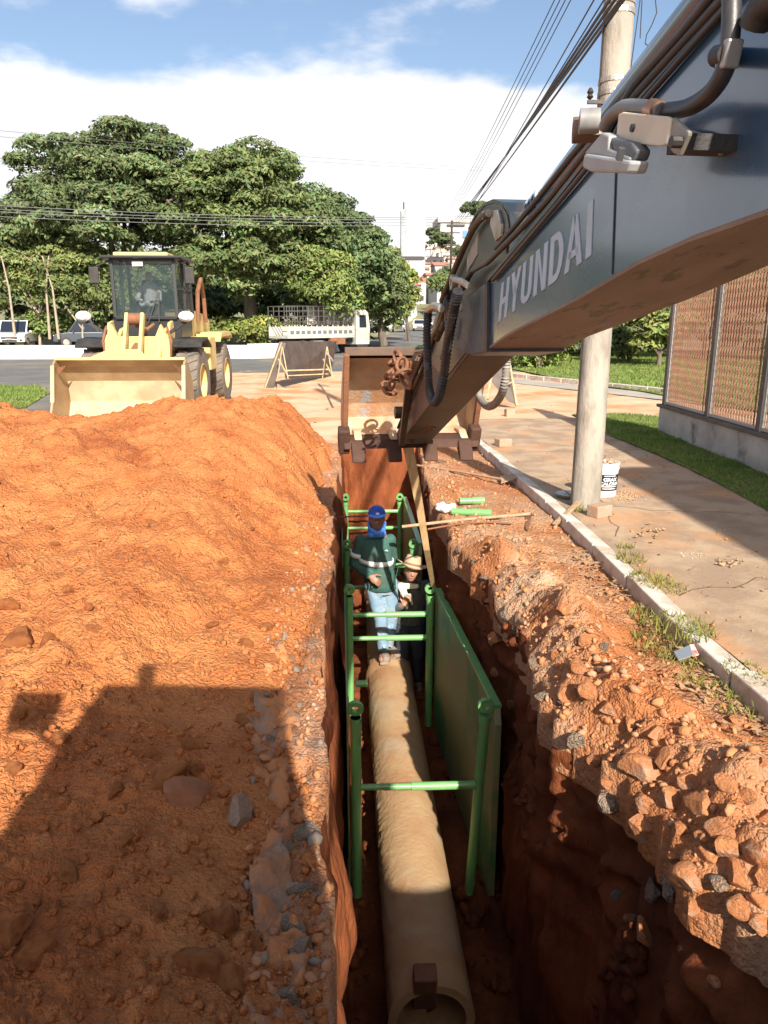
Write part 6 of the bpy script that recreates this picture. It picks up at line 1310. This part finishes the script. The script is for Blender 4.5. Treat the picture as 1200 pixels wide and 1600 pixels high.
# ================================================================== VEHICLES BEYOND
def car(loc, rz, body_m, label, L_=4.2, W_=1.75, H_=1.5, cat='car', group=None, pick=False, near=True):
    c = Vector(loc); t = thing('parked_car', c, label, cat, group)
    def Q(x, y, z): return c + Vector((x, y, z))
    # built facing -y then turned
    pr = [(-L_ / 2, .35), (-L_ / 2, .72), (-L_ / 2 + .15, .86), (-L_ / 2 + 1.0, .98), (-L_ / 2 + 1.05, .98)] + ([(L_ / 2 - .05, 1.0), (L_ / 2, .5), (L_ / 2, .35)] if True else [])
    MB().prism([Q(-W_ / 2, y, z) for y, z in pr], (W_, 0, 0)).build('body', body_m, t, bevel=.06)
    ye = (L_ / 2 - .15) if not pick else .35
    g = [(-L_ / 2 + .95, .97), (-L_ / 2 + 1.55, H_ - .04), (-L_ / 2 + 1.8, H_), (ye - .45, H_), (ye, .97)]
    MB().prism([Q(-W_ / 2 + .10, y, z) for y, z in g], (W_ - .2, 0, 0)).build('cabin_glass', mat('car_glass', (.015, .02, .03), rough=.06, coat=.5), t, bevel=.05)
    MB().prism([Q(-W_ / 2 + .12, y, z) for y, z in ((-L_ / 2 + 1.7, H_ - .02), (-L_ / 2 + 1.8, H_ + .03), (ye - .45, H_ + .03), (ye - .38, H_ - .03))], (W_ - .24, 0, 0)).build('roof', body_m, t, bevel=.02)
    for s in (-1, 1):
        for y0, y1 in ((-L_ / 2 + .95, -L_ / 2 + 1.57), (ye, ye - .45)): MB().bar(Q(s * (W_ / 2 - .10), y0, .96), Q(s * (W_ / 2 - .12), y1, H_), .07, .07).build('pillar', body_m, t)
        for yw in (-L_ / 2 + .8, L_ / 2 - .85):
            w = MB().cyl(Q(s * (W_ / 2 - .2), yw, .33), Q(s * (W_ / 2 + .01), yw, .33), .33, n=20).build('wheel', BLACK, t, smooth=40); MB().cyl(Q(s * (W_ / 2), yw, .33), Q(s * (W_ / 2 + .02), yw, .33), .2, n=14).build('rim', SILVER, w)
        MB().sphere(Q(s * (W_ / 2 - .28), -L_ / 2 + .05, .74), .13, 10, 6, sc=(1.3, .5, .6)).build('headlight', MATS['lens'], t, smooth=60)
        MB().sphere(Q(s * (W_ / 2 - .22), -L_ / 2 + .0, .48), .08, 10, 6, sc=(1, .5, 1)).build('fog_lamp', BLACK, t, smooth=60)
        MB().sphere(Q(s * (W_ / 2 + .08), -L_ / 2 + 1.3, 1.02), .09, 10, 6, sc=(1, .6, .8)).build('mirror', body_m, t, smooth=60)
    MB().box(Q(0, -L_ / 2 - .0, .62), (W_ * .55, .03, .13)).build('grille', BLACK, t); MB().box(Q(0, -L_ / 2 - .02, .45), (W_ * .5, .04, .10)).build('grille', BLACK, t); MB().box(Q(0, -L_ / 2 - .03, .54), (.4, .02, .12)).build('number_plate', SILVER, t)
    for ch_ in t.children: pass
    t.rotation_euler = (0, 0, rz); return t
CW = mat('white_car_paint', (.72, .72, .73), rough=.25, coat=.6); CS = mat('silver_car_paint', (.30, .30, .31), rough=.3, metal=.4, coat=.5); CG = mat('grey_truck_paint', (.05, .06, .075), rough=.35, coat=.4)
p = PY(31, 541, 52); car((p.x, 52, .56), R(8), CW, 'white SUV parked facing the road behind the low wall', 4.3, 1.85, 1.7)
p = PY(-14, 541, 53); car((p.x - .6, 53.5, .56), R(8), CG, 'dark car beside the white SUV, cut by the left edge', 4.3, 1.8, 1.6)
p = PY(150, 541, 51.5); car((p.x, 51.5, .56), R(-78), CG, 'dark grey pickup truck behind the loader mirror', 5.0, 1.8, 1.75, 'pickup', pick=True)
for px, py, yy_, m, la in ((623, 520.5, 103, CS, 'silver car coming down the hill road beside the wall'), (655, 516.5, 108, CW, 'white car on the hill road right of the silver one'), (668, 508, 125, CS, 'second silver car higher up the hill road')):
    p = PY(px, py, yy_); car((p.x, yy_, terr(p.x, yy_) + .03), R(-4), m, la)
for px, py, la in ((463, 537, 'dark car roof behind the truck bed'),):
    pass
# stake-bed truck
tx0, tx1 = PY(421, 540, 50).x, PY(577, 540, 56).x
tr = thing('livestock_truck', ((tx0 + tx1) / 2, 52, 0), 'white truck with stake sides and livestock rack turning into the road', 'truck'); a = Vector((tx0 + 1.2, 50, .05)); b_ = Vector((tx1, 54.5, .1)); dv = (b_ - a); TL = dv.length; dv = dv / TL; nv = Vector((dv.y, -dv.x, 0))
def TQ(s, n_, z): return a + dv * (s * TL) + nv * n_ + Vector((0, 0, z))
TWH = mat('truck_white', (.50, .48, .44), (.40, .37, .32), 2, .5); TGR = mat('truck_slot', (.12, .13, .13), rough=.7)
bed1 = .80
MB().bar(TQ(0, -1.1, 1.15), TQ(bed1, -1.1, 1.15), 2.25, .16).build('bed_floor', TWH, tr)
for n_ in (0.0, -2.2):
    sd_ = MB().bar(TQ(0, n_, 1.52), TQ(bed1, n_, 1.52), .05, .62).build('side_board', TWH, tr)
    k = 0
    for q in np.linspace(.02, bed1 - .02, 13):
        MB().bar(TQ(q, n_ + .05 * (1 if n_ == 0 else -1), 1.2), TQ(q, n_ + .05 * (1 if n_ == 0 else -1), 1.92), .07, .05).build('stake', TWH, sd_)
    for q0, q1 in zip(np.linspace(.02, bed1 - .02, 13)[:-1], np.linspace(.02, bed1 - .02, 13)[1:]):
        MB().bar(TQ(q0 + .012, n_ + .035 * (1 if n_ == 0 else -1), 1.46), TQ(q1 - .012, n_ + .035 * (1 if n_ == 0 else -1), 1.46), .02, .22).build('slot', TGR, sd_)
    rk = MB()
    for q in np.linspace(.0, bed1 - .01, 14): rk.bar(TQ(q, n_, 1.85), TQ(q, n_, 3.15), .05, .05)
    for z in (2.15, 2.5, 2.85, 3.15): rk.bar(TQ(0, n_, z), TQ(bed1, n_, z), .045, .045)
    rk.build('rack', mat('rack_dark', (.07, .065, .06), rough=.6), tr)
b = MB()
for q in (0, ): 
    for z in (2.15, 2.5, 2.85, 3.15): b.bar(TQ(q, 0, z), TQ(q, -2.2, z), .045, .045)
b.build('rack_end', MATS['rack_dark'], tr)
MB().bar(TQ(.42, -1.9, 2.55), TQ(.79, -1.9, 2.55), .06, 1.2).build('white_tarp', TWH, tr)
MB().prism([TQ(.83, 0, .55), TQ(1.0, 0, .55), TQ(1.01, 0, 1.75), TQ(.985, 0, 2.75), TQ(.95, 0, 2.95), TQ(.83, 0, 2.95)], nv * -2.1).build('cab', TWH, tr, bevel=.05)
MB().prism([TQ(.865, .02, 1.75), TQ(.955, .02, 1.75), TQ(.945, .02, 2.6), TQ(.865, .02, 2.6)], nv * .02).build('side_window', mat('dark_glass', (.02, .025, .03), rough=.1), tr)
MB().bar(TQ(1.02, .1, 1.7), TQ(1.02, .1, 2.3), .15, .05).build('mirror', BLACK, tr)
MB().bar(TQ(.02, -.6, .85), TQ(.84, -.6, .85), .18, .25).bar(TQ(.02, -1.6, .85), TQ(.84, -1.6, .85), .18, .25).build('chassis', BLACK, tr)
for q in (.18, .30, .91):
    for n_ in (-.05, -2.05): MB().cyl(TQ(q, n_, .48), TQ(q, n_ - .25, .48), .48, n=20).build('wheel', BLACK, tr, smooth=40)
MB().bar(TQ(.5, -.1, .85), TQ(.68, -.1, .85), .3, .45).build('tank', RUST, tr)

# ================================================================== TREES
LEAF = mat('tree_leaves', (.115, .155, .058), (.155, .195, .085), .35, .65, attr='tint', spec=.35, trans=.22)
BARK = mat('bark', (.09, .07, .055), (.15, .12, .09), 3, .9, .6, 12, stretch=(1, 1, .25)); PALEB = mat('pale_bark', (.35, .29, .22), (.26, .2, .15), 3, .9)
def leaves(name, par, lobes, nclump, nleaf, size, seed, tint=(1, 1, 1), flat=.5, cr=(.9, 1.7), fill=.25):
    """lobes: (center, rx, ry, rz). clumps sit on the lobes' surfaces, leaves on the clumps"""
    r = np.random.default_rng(seed); C_, R_, T_ = [], [], []
    vol = np.array([l[1] * l[3] for l in lobes]); pr = vol / vol.sum()
    for k in range(nclump):
        c, rx, ry, rz = lobes[r.choice(len(lobes), p=pr)]; d = r.normal(size=3); d /= np.linalg.norm(d); d[2] = abs(d[2]) if r.random() < .72 else d[2]
        rad = 1.0 if r.random() > fill else r.uniform(.4, .95)
        C_.append(np.array(c) + d * np.array([rx, ry, rz]) * rad * r.uniform(.86, 1.06)); R_.append(r.uniform(*cr)); T_.append(r.uniform(.62, 1.3))
    C_, R_, T_ = np.array(C_), np.array(R_), np.array(T_); k = r.integers(0, nclump, nleaf); d = r.normal(size=(nleaf, 3)); d /= np.linalg.norm(d, axis=1)[:, None]; d[:, 2] = np.where(r.random(nleaf) < .75, np.abs(d[:, 2]), d[:, 2])
    pos = C_[k] + d * np.stack([R_[k], R_[k], R_[k] * flat], 1) * (r.uniform(.55, 1.08, nleaf) ** .6)[:, None]
    nrm = d + r.normal(0, .55, (nleaf, 3)) + np.array([0, 0, .5]); nrm /= np.linalg.norm(nrm, axis=1)[:, None]
    a = np.cross(nrm, r.normal(size=(nleaf, 3))); a /= np.linalg.norm(a, axis=1)[:, None]; b = np.cross(nrm, a); s = size * r.uniform(.6, 1.4, nleaf)[:, None]
    V = np.stack([pos - a * s, pos - b * s * .42, pos + a * s, pos + b * s * .42], 1).reshape(-1, 3); F = np.arange(4 * nleaf).reshape(nleaf, 4)
    t = (T_[k] * r.uniform(.75, 1.25, nleaf))[:, None] * np.array(tint) * np.stack([1 + .15 * r.normal(size=nleaf), np.ones(nleaf), np.ones(nleaf)], 1)
    return npmesh(name, V, F, LEAF, par, colors=np.repeat(t, 4, axis=0))
def tree(loc, label, lobes, nclump, nleaf, size=.26, seed=1, tint=(1, 1, 1), trunk=.35, name='shade_tree', group=None, bark=BARK, cr=(.9, 1.7), forks=7, flat=.5, fill=.25):
    loc = Vector(loc); t = thing(name, loc, label, 'tree', group); rr_ = random.Random(seed)
    tk = MB(); cen = sum((Vector(l[0]) for l in lobes), Vector()) / len(lobes); top = Vector((loc.x + (cen.x - loc.x) * .3, loc.y + (cen.y - loc.y) * .3, loc.z + (cen.z - loc.z) * .45))
    tk.tube([loc - Vector((0, 0, .2)), loc.lerp(top, .5) + Vector((rr_.uniform(-.1, .1), 0, 0)), top], lambda q: trunk * (1 - .35 * q), 12)
    for k in range(forks):
        l = lobes[k % len(lobes)]; c = Vector(l[0]) + Vector((rr_.uniform(-.7, .7) * l[1], rr_.uniform(-.7, .7) * l[2], rr_.uniform(.0, .7) * l[3]))
        m_ = top.lerp(c, .5) + Vector((rr_.uniform(-.5, .5), rr_.uniform(-.5, .5), rr_.uniform(-.3, .6))); tk.tube([top - Vector((0, 0, .3)), m_, c], lambda q: trunk * .5 * (1 - .8 * q) + .02, 8)
        for j in range(3): e = m_.lerp(c, rr_.random()); tk.tube([e, e + Vector((rr_.uniform(-1.6, 1.6), rr_.uniform(-1.6, 1.6), rr_.uniform(.2, 1.5)))], lambda q: .07 * (1 - .7 * q), 5)
    tk.build('trunk', bark, t, smooth=60); leaves('crown', t, lobes, nclump, nleaf, size, seed, tint, flat, cr, fill); return t
def lobe(px, py, y, rpx, rpy, ry=None):
    c = PY(px, py, y); s = y / FPX * 1.02; return (tuple(c), rpx * s, (ry or rpx * s * .8), rpy * s)
GZ = .55
def base(px, y): return (PY(px, 520, y).x, y, GZ)
TG = 'big shade trees of the park'
tree(base(205, 57), 'tallest broad dark tree, at left behind the loader', [lobe(190, 300, 57, 100, 58), lobe(200, 245, 57, 58, 42), lobe(100, 262, 57, 55, 40), lobe(78, 345, 56, 58, 45), lobe(150, 380, 55, 120, 70), lobe(250, 330, 56, 70, 60)], 230, 95000, .175, 11, (1, 1, 1), .42, group=TG)
tree(base(395, 56), 'domed green tree in the middle, its thick trunk left of the truck', [lobe(365, 305, 56, 80, 50), lobe(392, 275, 56, 55, 34), lobe(330, 355, 55, 85, 55), lobe(430, 375, 54, 75, 55), lobe(380, 425, 54, 90, 50)], 210, 82000, .175, 12, (1.05, 1.05, .9), .62, group=TG)
tree(base(520, 58), 'green tree sloping down to the right behind the truck', [lobe(485, 345, 58, 52, 36), lobe(525, 385, 58, 50, 42), lobe(480, 420, 56, 60, 50), lobe(550, 435, 58, 45, 50)], 160, 62000, .17, 13, (.95, 1.05, 1), .35, group=TG)
tree(base(600, 62), 'rightmost park tree overhanging the parked cars', [lobe(568, 405, 62, 34, 36), lobe(594, 455, 62, 32, 40), lobe(575, 470, 61, 45, 30)], 100, 36000, .17, 14, (1, 1, .9), .35, group=TG)
tree(base(500, 53.5), 'light yellow green young tree behind the truck rack', [lobe(492, 435, 53.5, 38, 35), lobe(515, 458, 53, 30, 25)], 50, 14000, .16, 15, (1.35, 1.3, .9), .12, name='young_tree')
tree(base(640, 75), 'yellowish tree at the right end of the park by the road', [lobe(620, 448, 75, 16, 30), lobe(630, 470, 75, 14, 18)], 50, 10000, .22, 16, (1.7, 1.45, .8), .2, name='young_tree')
tree(base(60, 52), 'low pale-trunked leafy tree at the left behind the SUV', [lobe(20, 430, 54, 60, 45), lobe(110, 430, 53, 50, 40), lobe(60, 400, 55, 60, 30)], 90, 30000, .15, 17, (1.25, 1.15, .9), .10, name='street_tree', bark=PALEB)
tree(base(130, 50), 'thin pale tree stem leaning left behind the wall', [lobe(150, 470, 52, 45, 30), lobe(100, 460, 52, 30, 26)], 40, 8000, .18, 18, (1.2, 1.15, .9), .08, name='street_tree', bark=PALEB)
for px, x2, x3 in ((78, 72, 76), (92, 82, 66), (24, 14, 2)):
    pt = [PY(px, 530, 50), PY((px + x2) / 2, 490, 50), PY(x2, 450, 50), PY(x3, 400, 50.5)]; o = MB().tube(pt, lambda q: .10 * (1 - .6 * q), 8).build('bare_stem', PALEB, smooth=60); tag(o, 'pale bare tree stem rising behind the white wall', 'tree', 'pale stems behind the wall')
# dark undergrowth behind the park so that no sky shows under the crowns
def hedge(name, label, x0, x1, y, zb, h, n, seed, tint=(.8, .8, .8), kind=True, size=.3):
    lob = [((x, y + random.uniform(-1, 1), zb + h * .5), (x1 - x0) / 9, 2.0, h * .55) for x in np.linspace(x0, x1, 8)]
    t = thing('shrub_bank', ((x0 + x1) / 2, y, zb), label, 'shrubs') if kind else None
    o = leaves('foliage', t, lob, int(n / 130), n, size, seed, tint, .6, (.6, 1.2)); 
    if kind: tag(o, kind='stuff')
    return o
hedge('shrubs', 'dark bank of shrubs closing the park behind the trunks at left', PY(-160, 500, 66).x, PY(330, 500, 66).x, 66, GZ, 5.0, 26000, 21)
hedge('shrubs', 'dark bank of shrubs behind the domed tree and the truck', PY(330, 500, 68).x, PY(600, 500, 68).x, 68, GZ, 4.5, 18000, 22, (1.1, 1.1, .8))
hedge('shrubs', 'low sunlit bushes between the big trunk and the loader', PY(300, 530, 55).x, PY(450, 530, 55).x, 55, GZ, 1.6, 5000, 23, (1.7, 1.5, .9), size=.15)
hedge('shrubs', 'low bushes between the white SUV and the loader', PY(62, 530, 54).x, PY(120, 530, 54).x, 54, GZ, 2.0, 4000, 24, (1.3, 1.3, .9), size=.15)
# wood beyond the side road at right
for i, (px, py, y, rx, ry_, nl, sd_, la, ti) in enumerate((
    (845, 520, 34, 30, 30, 9000, 31, 'dark rounded tree just left of the pole beyond the lawn', (.8, .8, .8)), (985, 520, 40, 40, 34, 14000, 32, 'broad olive tree right of the pole beyond the lawn', (1.0, .95, .8)),
    (1030, 505, 36, 34, 36, 12000, 33, 'pale olive tree with curved stem beside the fence end', (1.7, 1.5, 1.1)), (915, 500, 46, 45, 45, 12000, 34, 'dark tree hidden behind the pole and boom', (.7, .75, .7)),
    (1100, 480, 44, 70, 60, 20000, 35, 'tall green tree seen through the slatted fence', (1.0, 1.0, .8)), (1250, 470, 40, 80, 70, 12000, 36, 'tall tree beyond the right end of the fence', (1, 1, .8)))):
    tree((PY(px, 560, y).x, y, .05), la, [lobe(px, py, y, rx, ry_), lobe(px + rx * .6, py + 12, y, rx * .7, ry_ * .7), lobe(px - rx * .5, py + 14, y, rx * .6, ry_ * .6)], 50, nl, .16, sd_, ti, .14, name='wood_tree', group='trees beyond the lawn', cr=(.5, 1.0))
hedge('shrubs', 'bright green undergrowth beyond the lawn under the boom', PY(790, 560, 36).x, PY(870, 560, 36).x, 36, .05, 1.5, 5000, 25, (1.7, 1.6, .9), size=.12)
hedge('shrubs', 'long dark hedge behind the lawn trees at right', PY(860, 560, 50).x, PY(1500, 560, 50).x, 50, .05, 5.5, 26000, 26, (.8, .85, .7))

# ================================================================== THE TOWN ON THE HILL
HW = [mat('town_wall_a', (.52, .50, .47), (.44, .42, .40), .5, .85), mat('town_wall_b', (.46, .36, .31), rough=.85), mat('town_wall_c', (.36, .36, .37), rough=.85), mat('town_wall_d', (.48, .41, .32), rough=.85)]
HR = [mat('roof_tile', (.36, .17, .11), (.28, .13, .09), 2, .9), mat('roof_old', (.28, .20, .17), rough=.9), mat('roof_pale', (.55, .50, .46), rough=.8)]
WN = mat('window_dark', (.06, .06, .07), rough=.2)
def house(x, y, w, d, h, wi, ri, rz=0.0, flat_roof=False, label='', rh=1.3):
    z = terr(x, y); c = Vector((x, y, z)); t = thing('town_house', c, label, 'house', 'houses of the town on the hill')
    MB().box(c + Vector((0, 0, h / 2 - .6)), (w, d, h + 1.2)).build('wall', HW[wi], t)
    if flat_roof: MB().box(c + Vector((0, 0, h + .1)), (w + .4, d + .4, .25)).build('roof', HR[ri], t)
    else: MB().prism([c + Vector((-w / 2 - .4, -d / 2 - .5, h)), c + Vector((-w / 2 - .4, d / 2 + .5, h)), c + Vector((-w / 2 - .4, 0, h + rh))], (w + .8, 0, 0)).build('roof', HR[ri], t)
    k = max(1, int(w / 3.2)); fl = max(1, int(h / 3.0))
    for f_ in range(fl):
        for i in range(k):
            if (i * 7 + f_ * 3 + int(x)) % 5 == 0: continue
            MB().box(c + Vector((-w / 2 + (i + .5) * w / k, -d / 2 - .02, 1.6 + f_ * 3.0)), (1.1, .08, 1.2)).build('window', WN, t)
    t.rotation_euler = (0, 0, rz); return t
hr = random.Random(9); spots = []
rowsH = [(128, (652, 700), 3.4), (150, (655, 705), 4.0), (172, (648, 712), 4.5), (196, (640, 718), 4.5), (222, (640, 740), 5), (250, (636, 745), 5), (280, (630, 750), 5), (312, (625, 755), 5.5), (346, (620, 760), 6), (380, (612, 765), 6), (420, (606, 770), 7), (460, (600, 780), 7), (505, (640, 790), 8), (550, (640, 800), 8)]
names_p = ['white', 'pinkish', 'grey', 'cream']; names_r = ['red tiled', 'brown', 'pale']
for (y, (a0, a1), h) in rowsH:
    px = a0
    while px < a1:
        wpx = hr.uniform(13, 26) * (1.3 if y < 180 else 1); x = PY(px + wpx / 2, 400, y).x; w = wpx * y / FPX * hr.uniform(.8, 1.0); wi, ri = hr.randrange(4), (0 if hr.random() < .6 else hr.randrange(3)); fr = hr.random() < .25
        if not (y < 240 and abs(x - (ROADL(y) + 5)) < 6 + w / 2): house(x, y + hr.uniform(-6, 6), w, 9, h * hr.uniform(.8, 1.25), wi, ri, hr.uniform(-.2, .2), fr, '%s house with %s roof %s' % (names_p[wi], names_r[ri], 'low on the hill near the uphill road' if y < 200 else 'part way up the hill below the tower' if y < 300 else 'high on the hill around the white tower' if y < 430 else 'near the top of the hill below the big building'))
        px += wpx * hr.uniform(.95, 1.25)
# white tower block, the institute with the blue band, masts
ty = 330; tw = PY(645, 350, ty); tz = terr(tw.x, ty); zt_ = PY(645, 322, ty).z; zt2 = PY(645, 334, ty).z
t = thing('tower_block', (tw.x, ty, tz), 'tall blank white tower block with a dark glazed left edge', 'tower'); w = 27 * ty / FPX
MB().box((tw.x + 1.0, ty, (tz + zt2) / 2), (w, 9, zt2 - tz)).build('shaft', mat('tower_white', (.62, .63, .65), rough=.8), t); MB().box((tw.x - w / 2 - .2, ty - 1, (tz + zt_) / 2 - 1), (2.2, 8, zt_ - tz - 2)).build('glazed_edge', mat('tower_glass', (.18, .20, .22), (.35, .36, .36), .4, .3), t)
MB().cyl((tw.x - w / 2, ty, zt_ - 3), (tw.x - w / 2, ty, zt_ + 1.5), .25, n=8).build('mast', DARKM, t)
MB().box((tw.x - 1, ty - 4, tz + (PY(0, 392, ty).z - tz) / 2), (w * 1.15, 12, PY(0, 392, ty).z - tz)).build('podium', HW[2], t)
for k_ in range(7): MB().box((tw.x - 1 - w * .62 + k_ * w * .2, ty - 10.1, PY(0, 392, ty).z - 3.2), (1.6, .2, 1.5)).build('window', WN, t)
for px, yt_ in ((598, 322), (657, 336)):
    p = PY(px, yt_, 335); o = MB().cyl((p.x, 335, terr(p.x, 335)), p, .22, .12, n=6).build('radio_mast', mat('mast_grey', (.4, .4, .42), rough=.5)); tag(o, 'thin grey mast rising %s the white tower' % ('left of' if px < 620 else 'right of'), 'mast')
iy = 600; p0, p1 = PY(684, 350, iy), PY(775, 350, iy); z1_, z0_ = PY(0, 350, iy).z, PY(0, 385, iy).z
t = thing('institute', ((p0.x + p1.x) / 2, iy, z0_), 'big white hilltop building with a grey roof and blue band', 'building'); W_ = p1.x - p0.x
MB().box(((p0.x + p1.x) / 2, iy, (z0_ + z1_) / 2 - 4), (W_, 40, z1_ - z0_ + 8)).build('wall', HW[0], t); MB().prism([(p0.x - 2, iy - 21, z1_), (p0.x - 2, iy + 20, z1_), (p0.x - 2, iy + 20, z1_ + 5), (p0.x - 2, iy - 18, z1_ + 4)], (W_ + 4, 0, 0)).build('roof', mat('grey_roof', (.35, .33, .30), rough=.8), t)
MB().box((p0.x + W_ * .62, iy - 20.5, z0_ + 8), (W_ * .5, 1, 5)).build('blue_band', mat('blue_paint', (.08, .22, .60), rough=.6), t)
MB().box((p0.x + W_ * .25, iy - 20.5, z0_ + 14), (W_ * .3, .6, 1.6)).build('window', WN, t)
# trees on the hill
def hill_tree(px, py, y, rp, la, tint=(1, 1, 1), n=2500):
    c = PY(px, py, y); z = terr(c.x, y); tree((c.x, y, z), la, [lobe(px, py, y, rp, rp * .75), lobe(px + rp * .7, py + rp * .3, y, rp * .7, rp * .5)], 30, n, .3 + y / 900, int(px * 3 + py), tint, .3, name='hill_tree', group='trees on the hill', cr=(1.2, 2.4), forks=3)
for a in ((672, 372, 420, 18, 'dark tree crown left of the hilltop building', (.8, .8, .8), 4500), (690, 378, 400, 14, 'dark tree under the hilltop building', (.8, .8, .8), 3500), (752, 335, 300, 22, 'tall tree behind the excavator lug', (.9, .9, .9), 6000), (768, 350, 290, 18, 'tree half hidden behind the stick lug', (.9, .9, .9), 5000),
          (688, 442, 150, 9, 'green tree over the road beside the distant pole', (1.1, 1.1, .9), 4000), (702, 432, 160, 12, 'smaller tree at the foot of the distant pole', (1, 1, 1), 3000), (738, 330, 300, 14, 'small tree left of the lug on the skyline', (.9, .9, .9), 3000),
          (720, 395, 300, 10, 'tree beside the rows of houses at right', (1, 1, 1), 2500)):
    hill_tree(*a)
r = np.random.default_rng(55); far = []
lob = [((x, y, terr(x, y) + 3), 30, 14, 6) for x, y in zip(r.uniform(-380, 380, 90), r.uniform(150, 860, 90)) if not (abs(x / y - .12) < .10 and y > 110)]
tag(leaves('hill_wood', None, lob, 1500, 42000, 1.3, 56, (.9, .9, .8), .7, (3, 6)), kind='stuff')
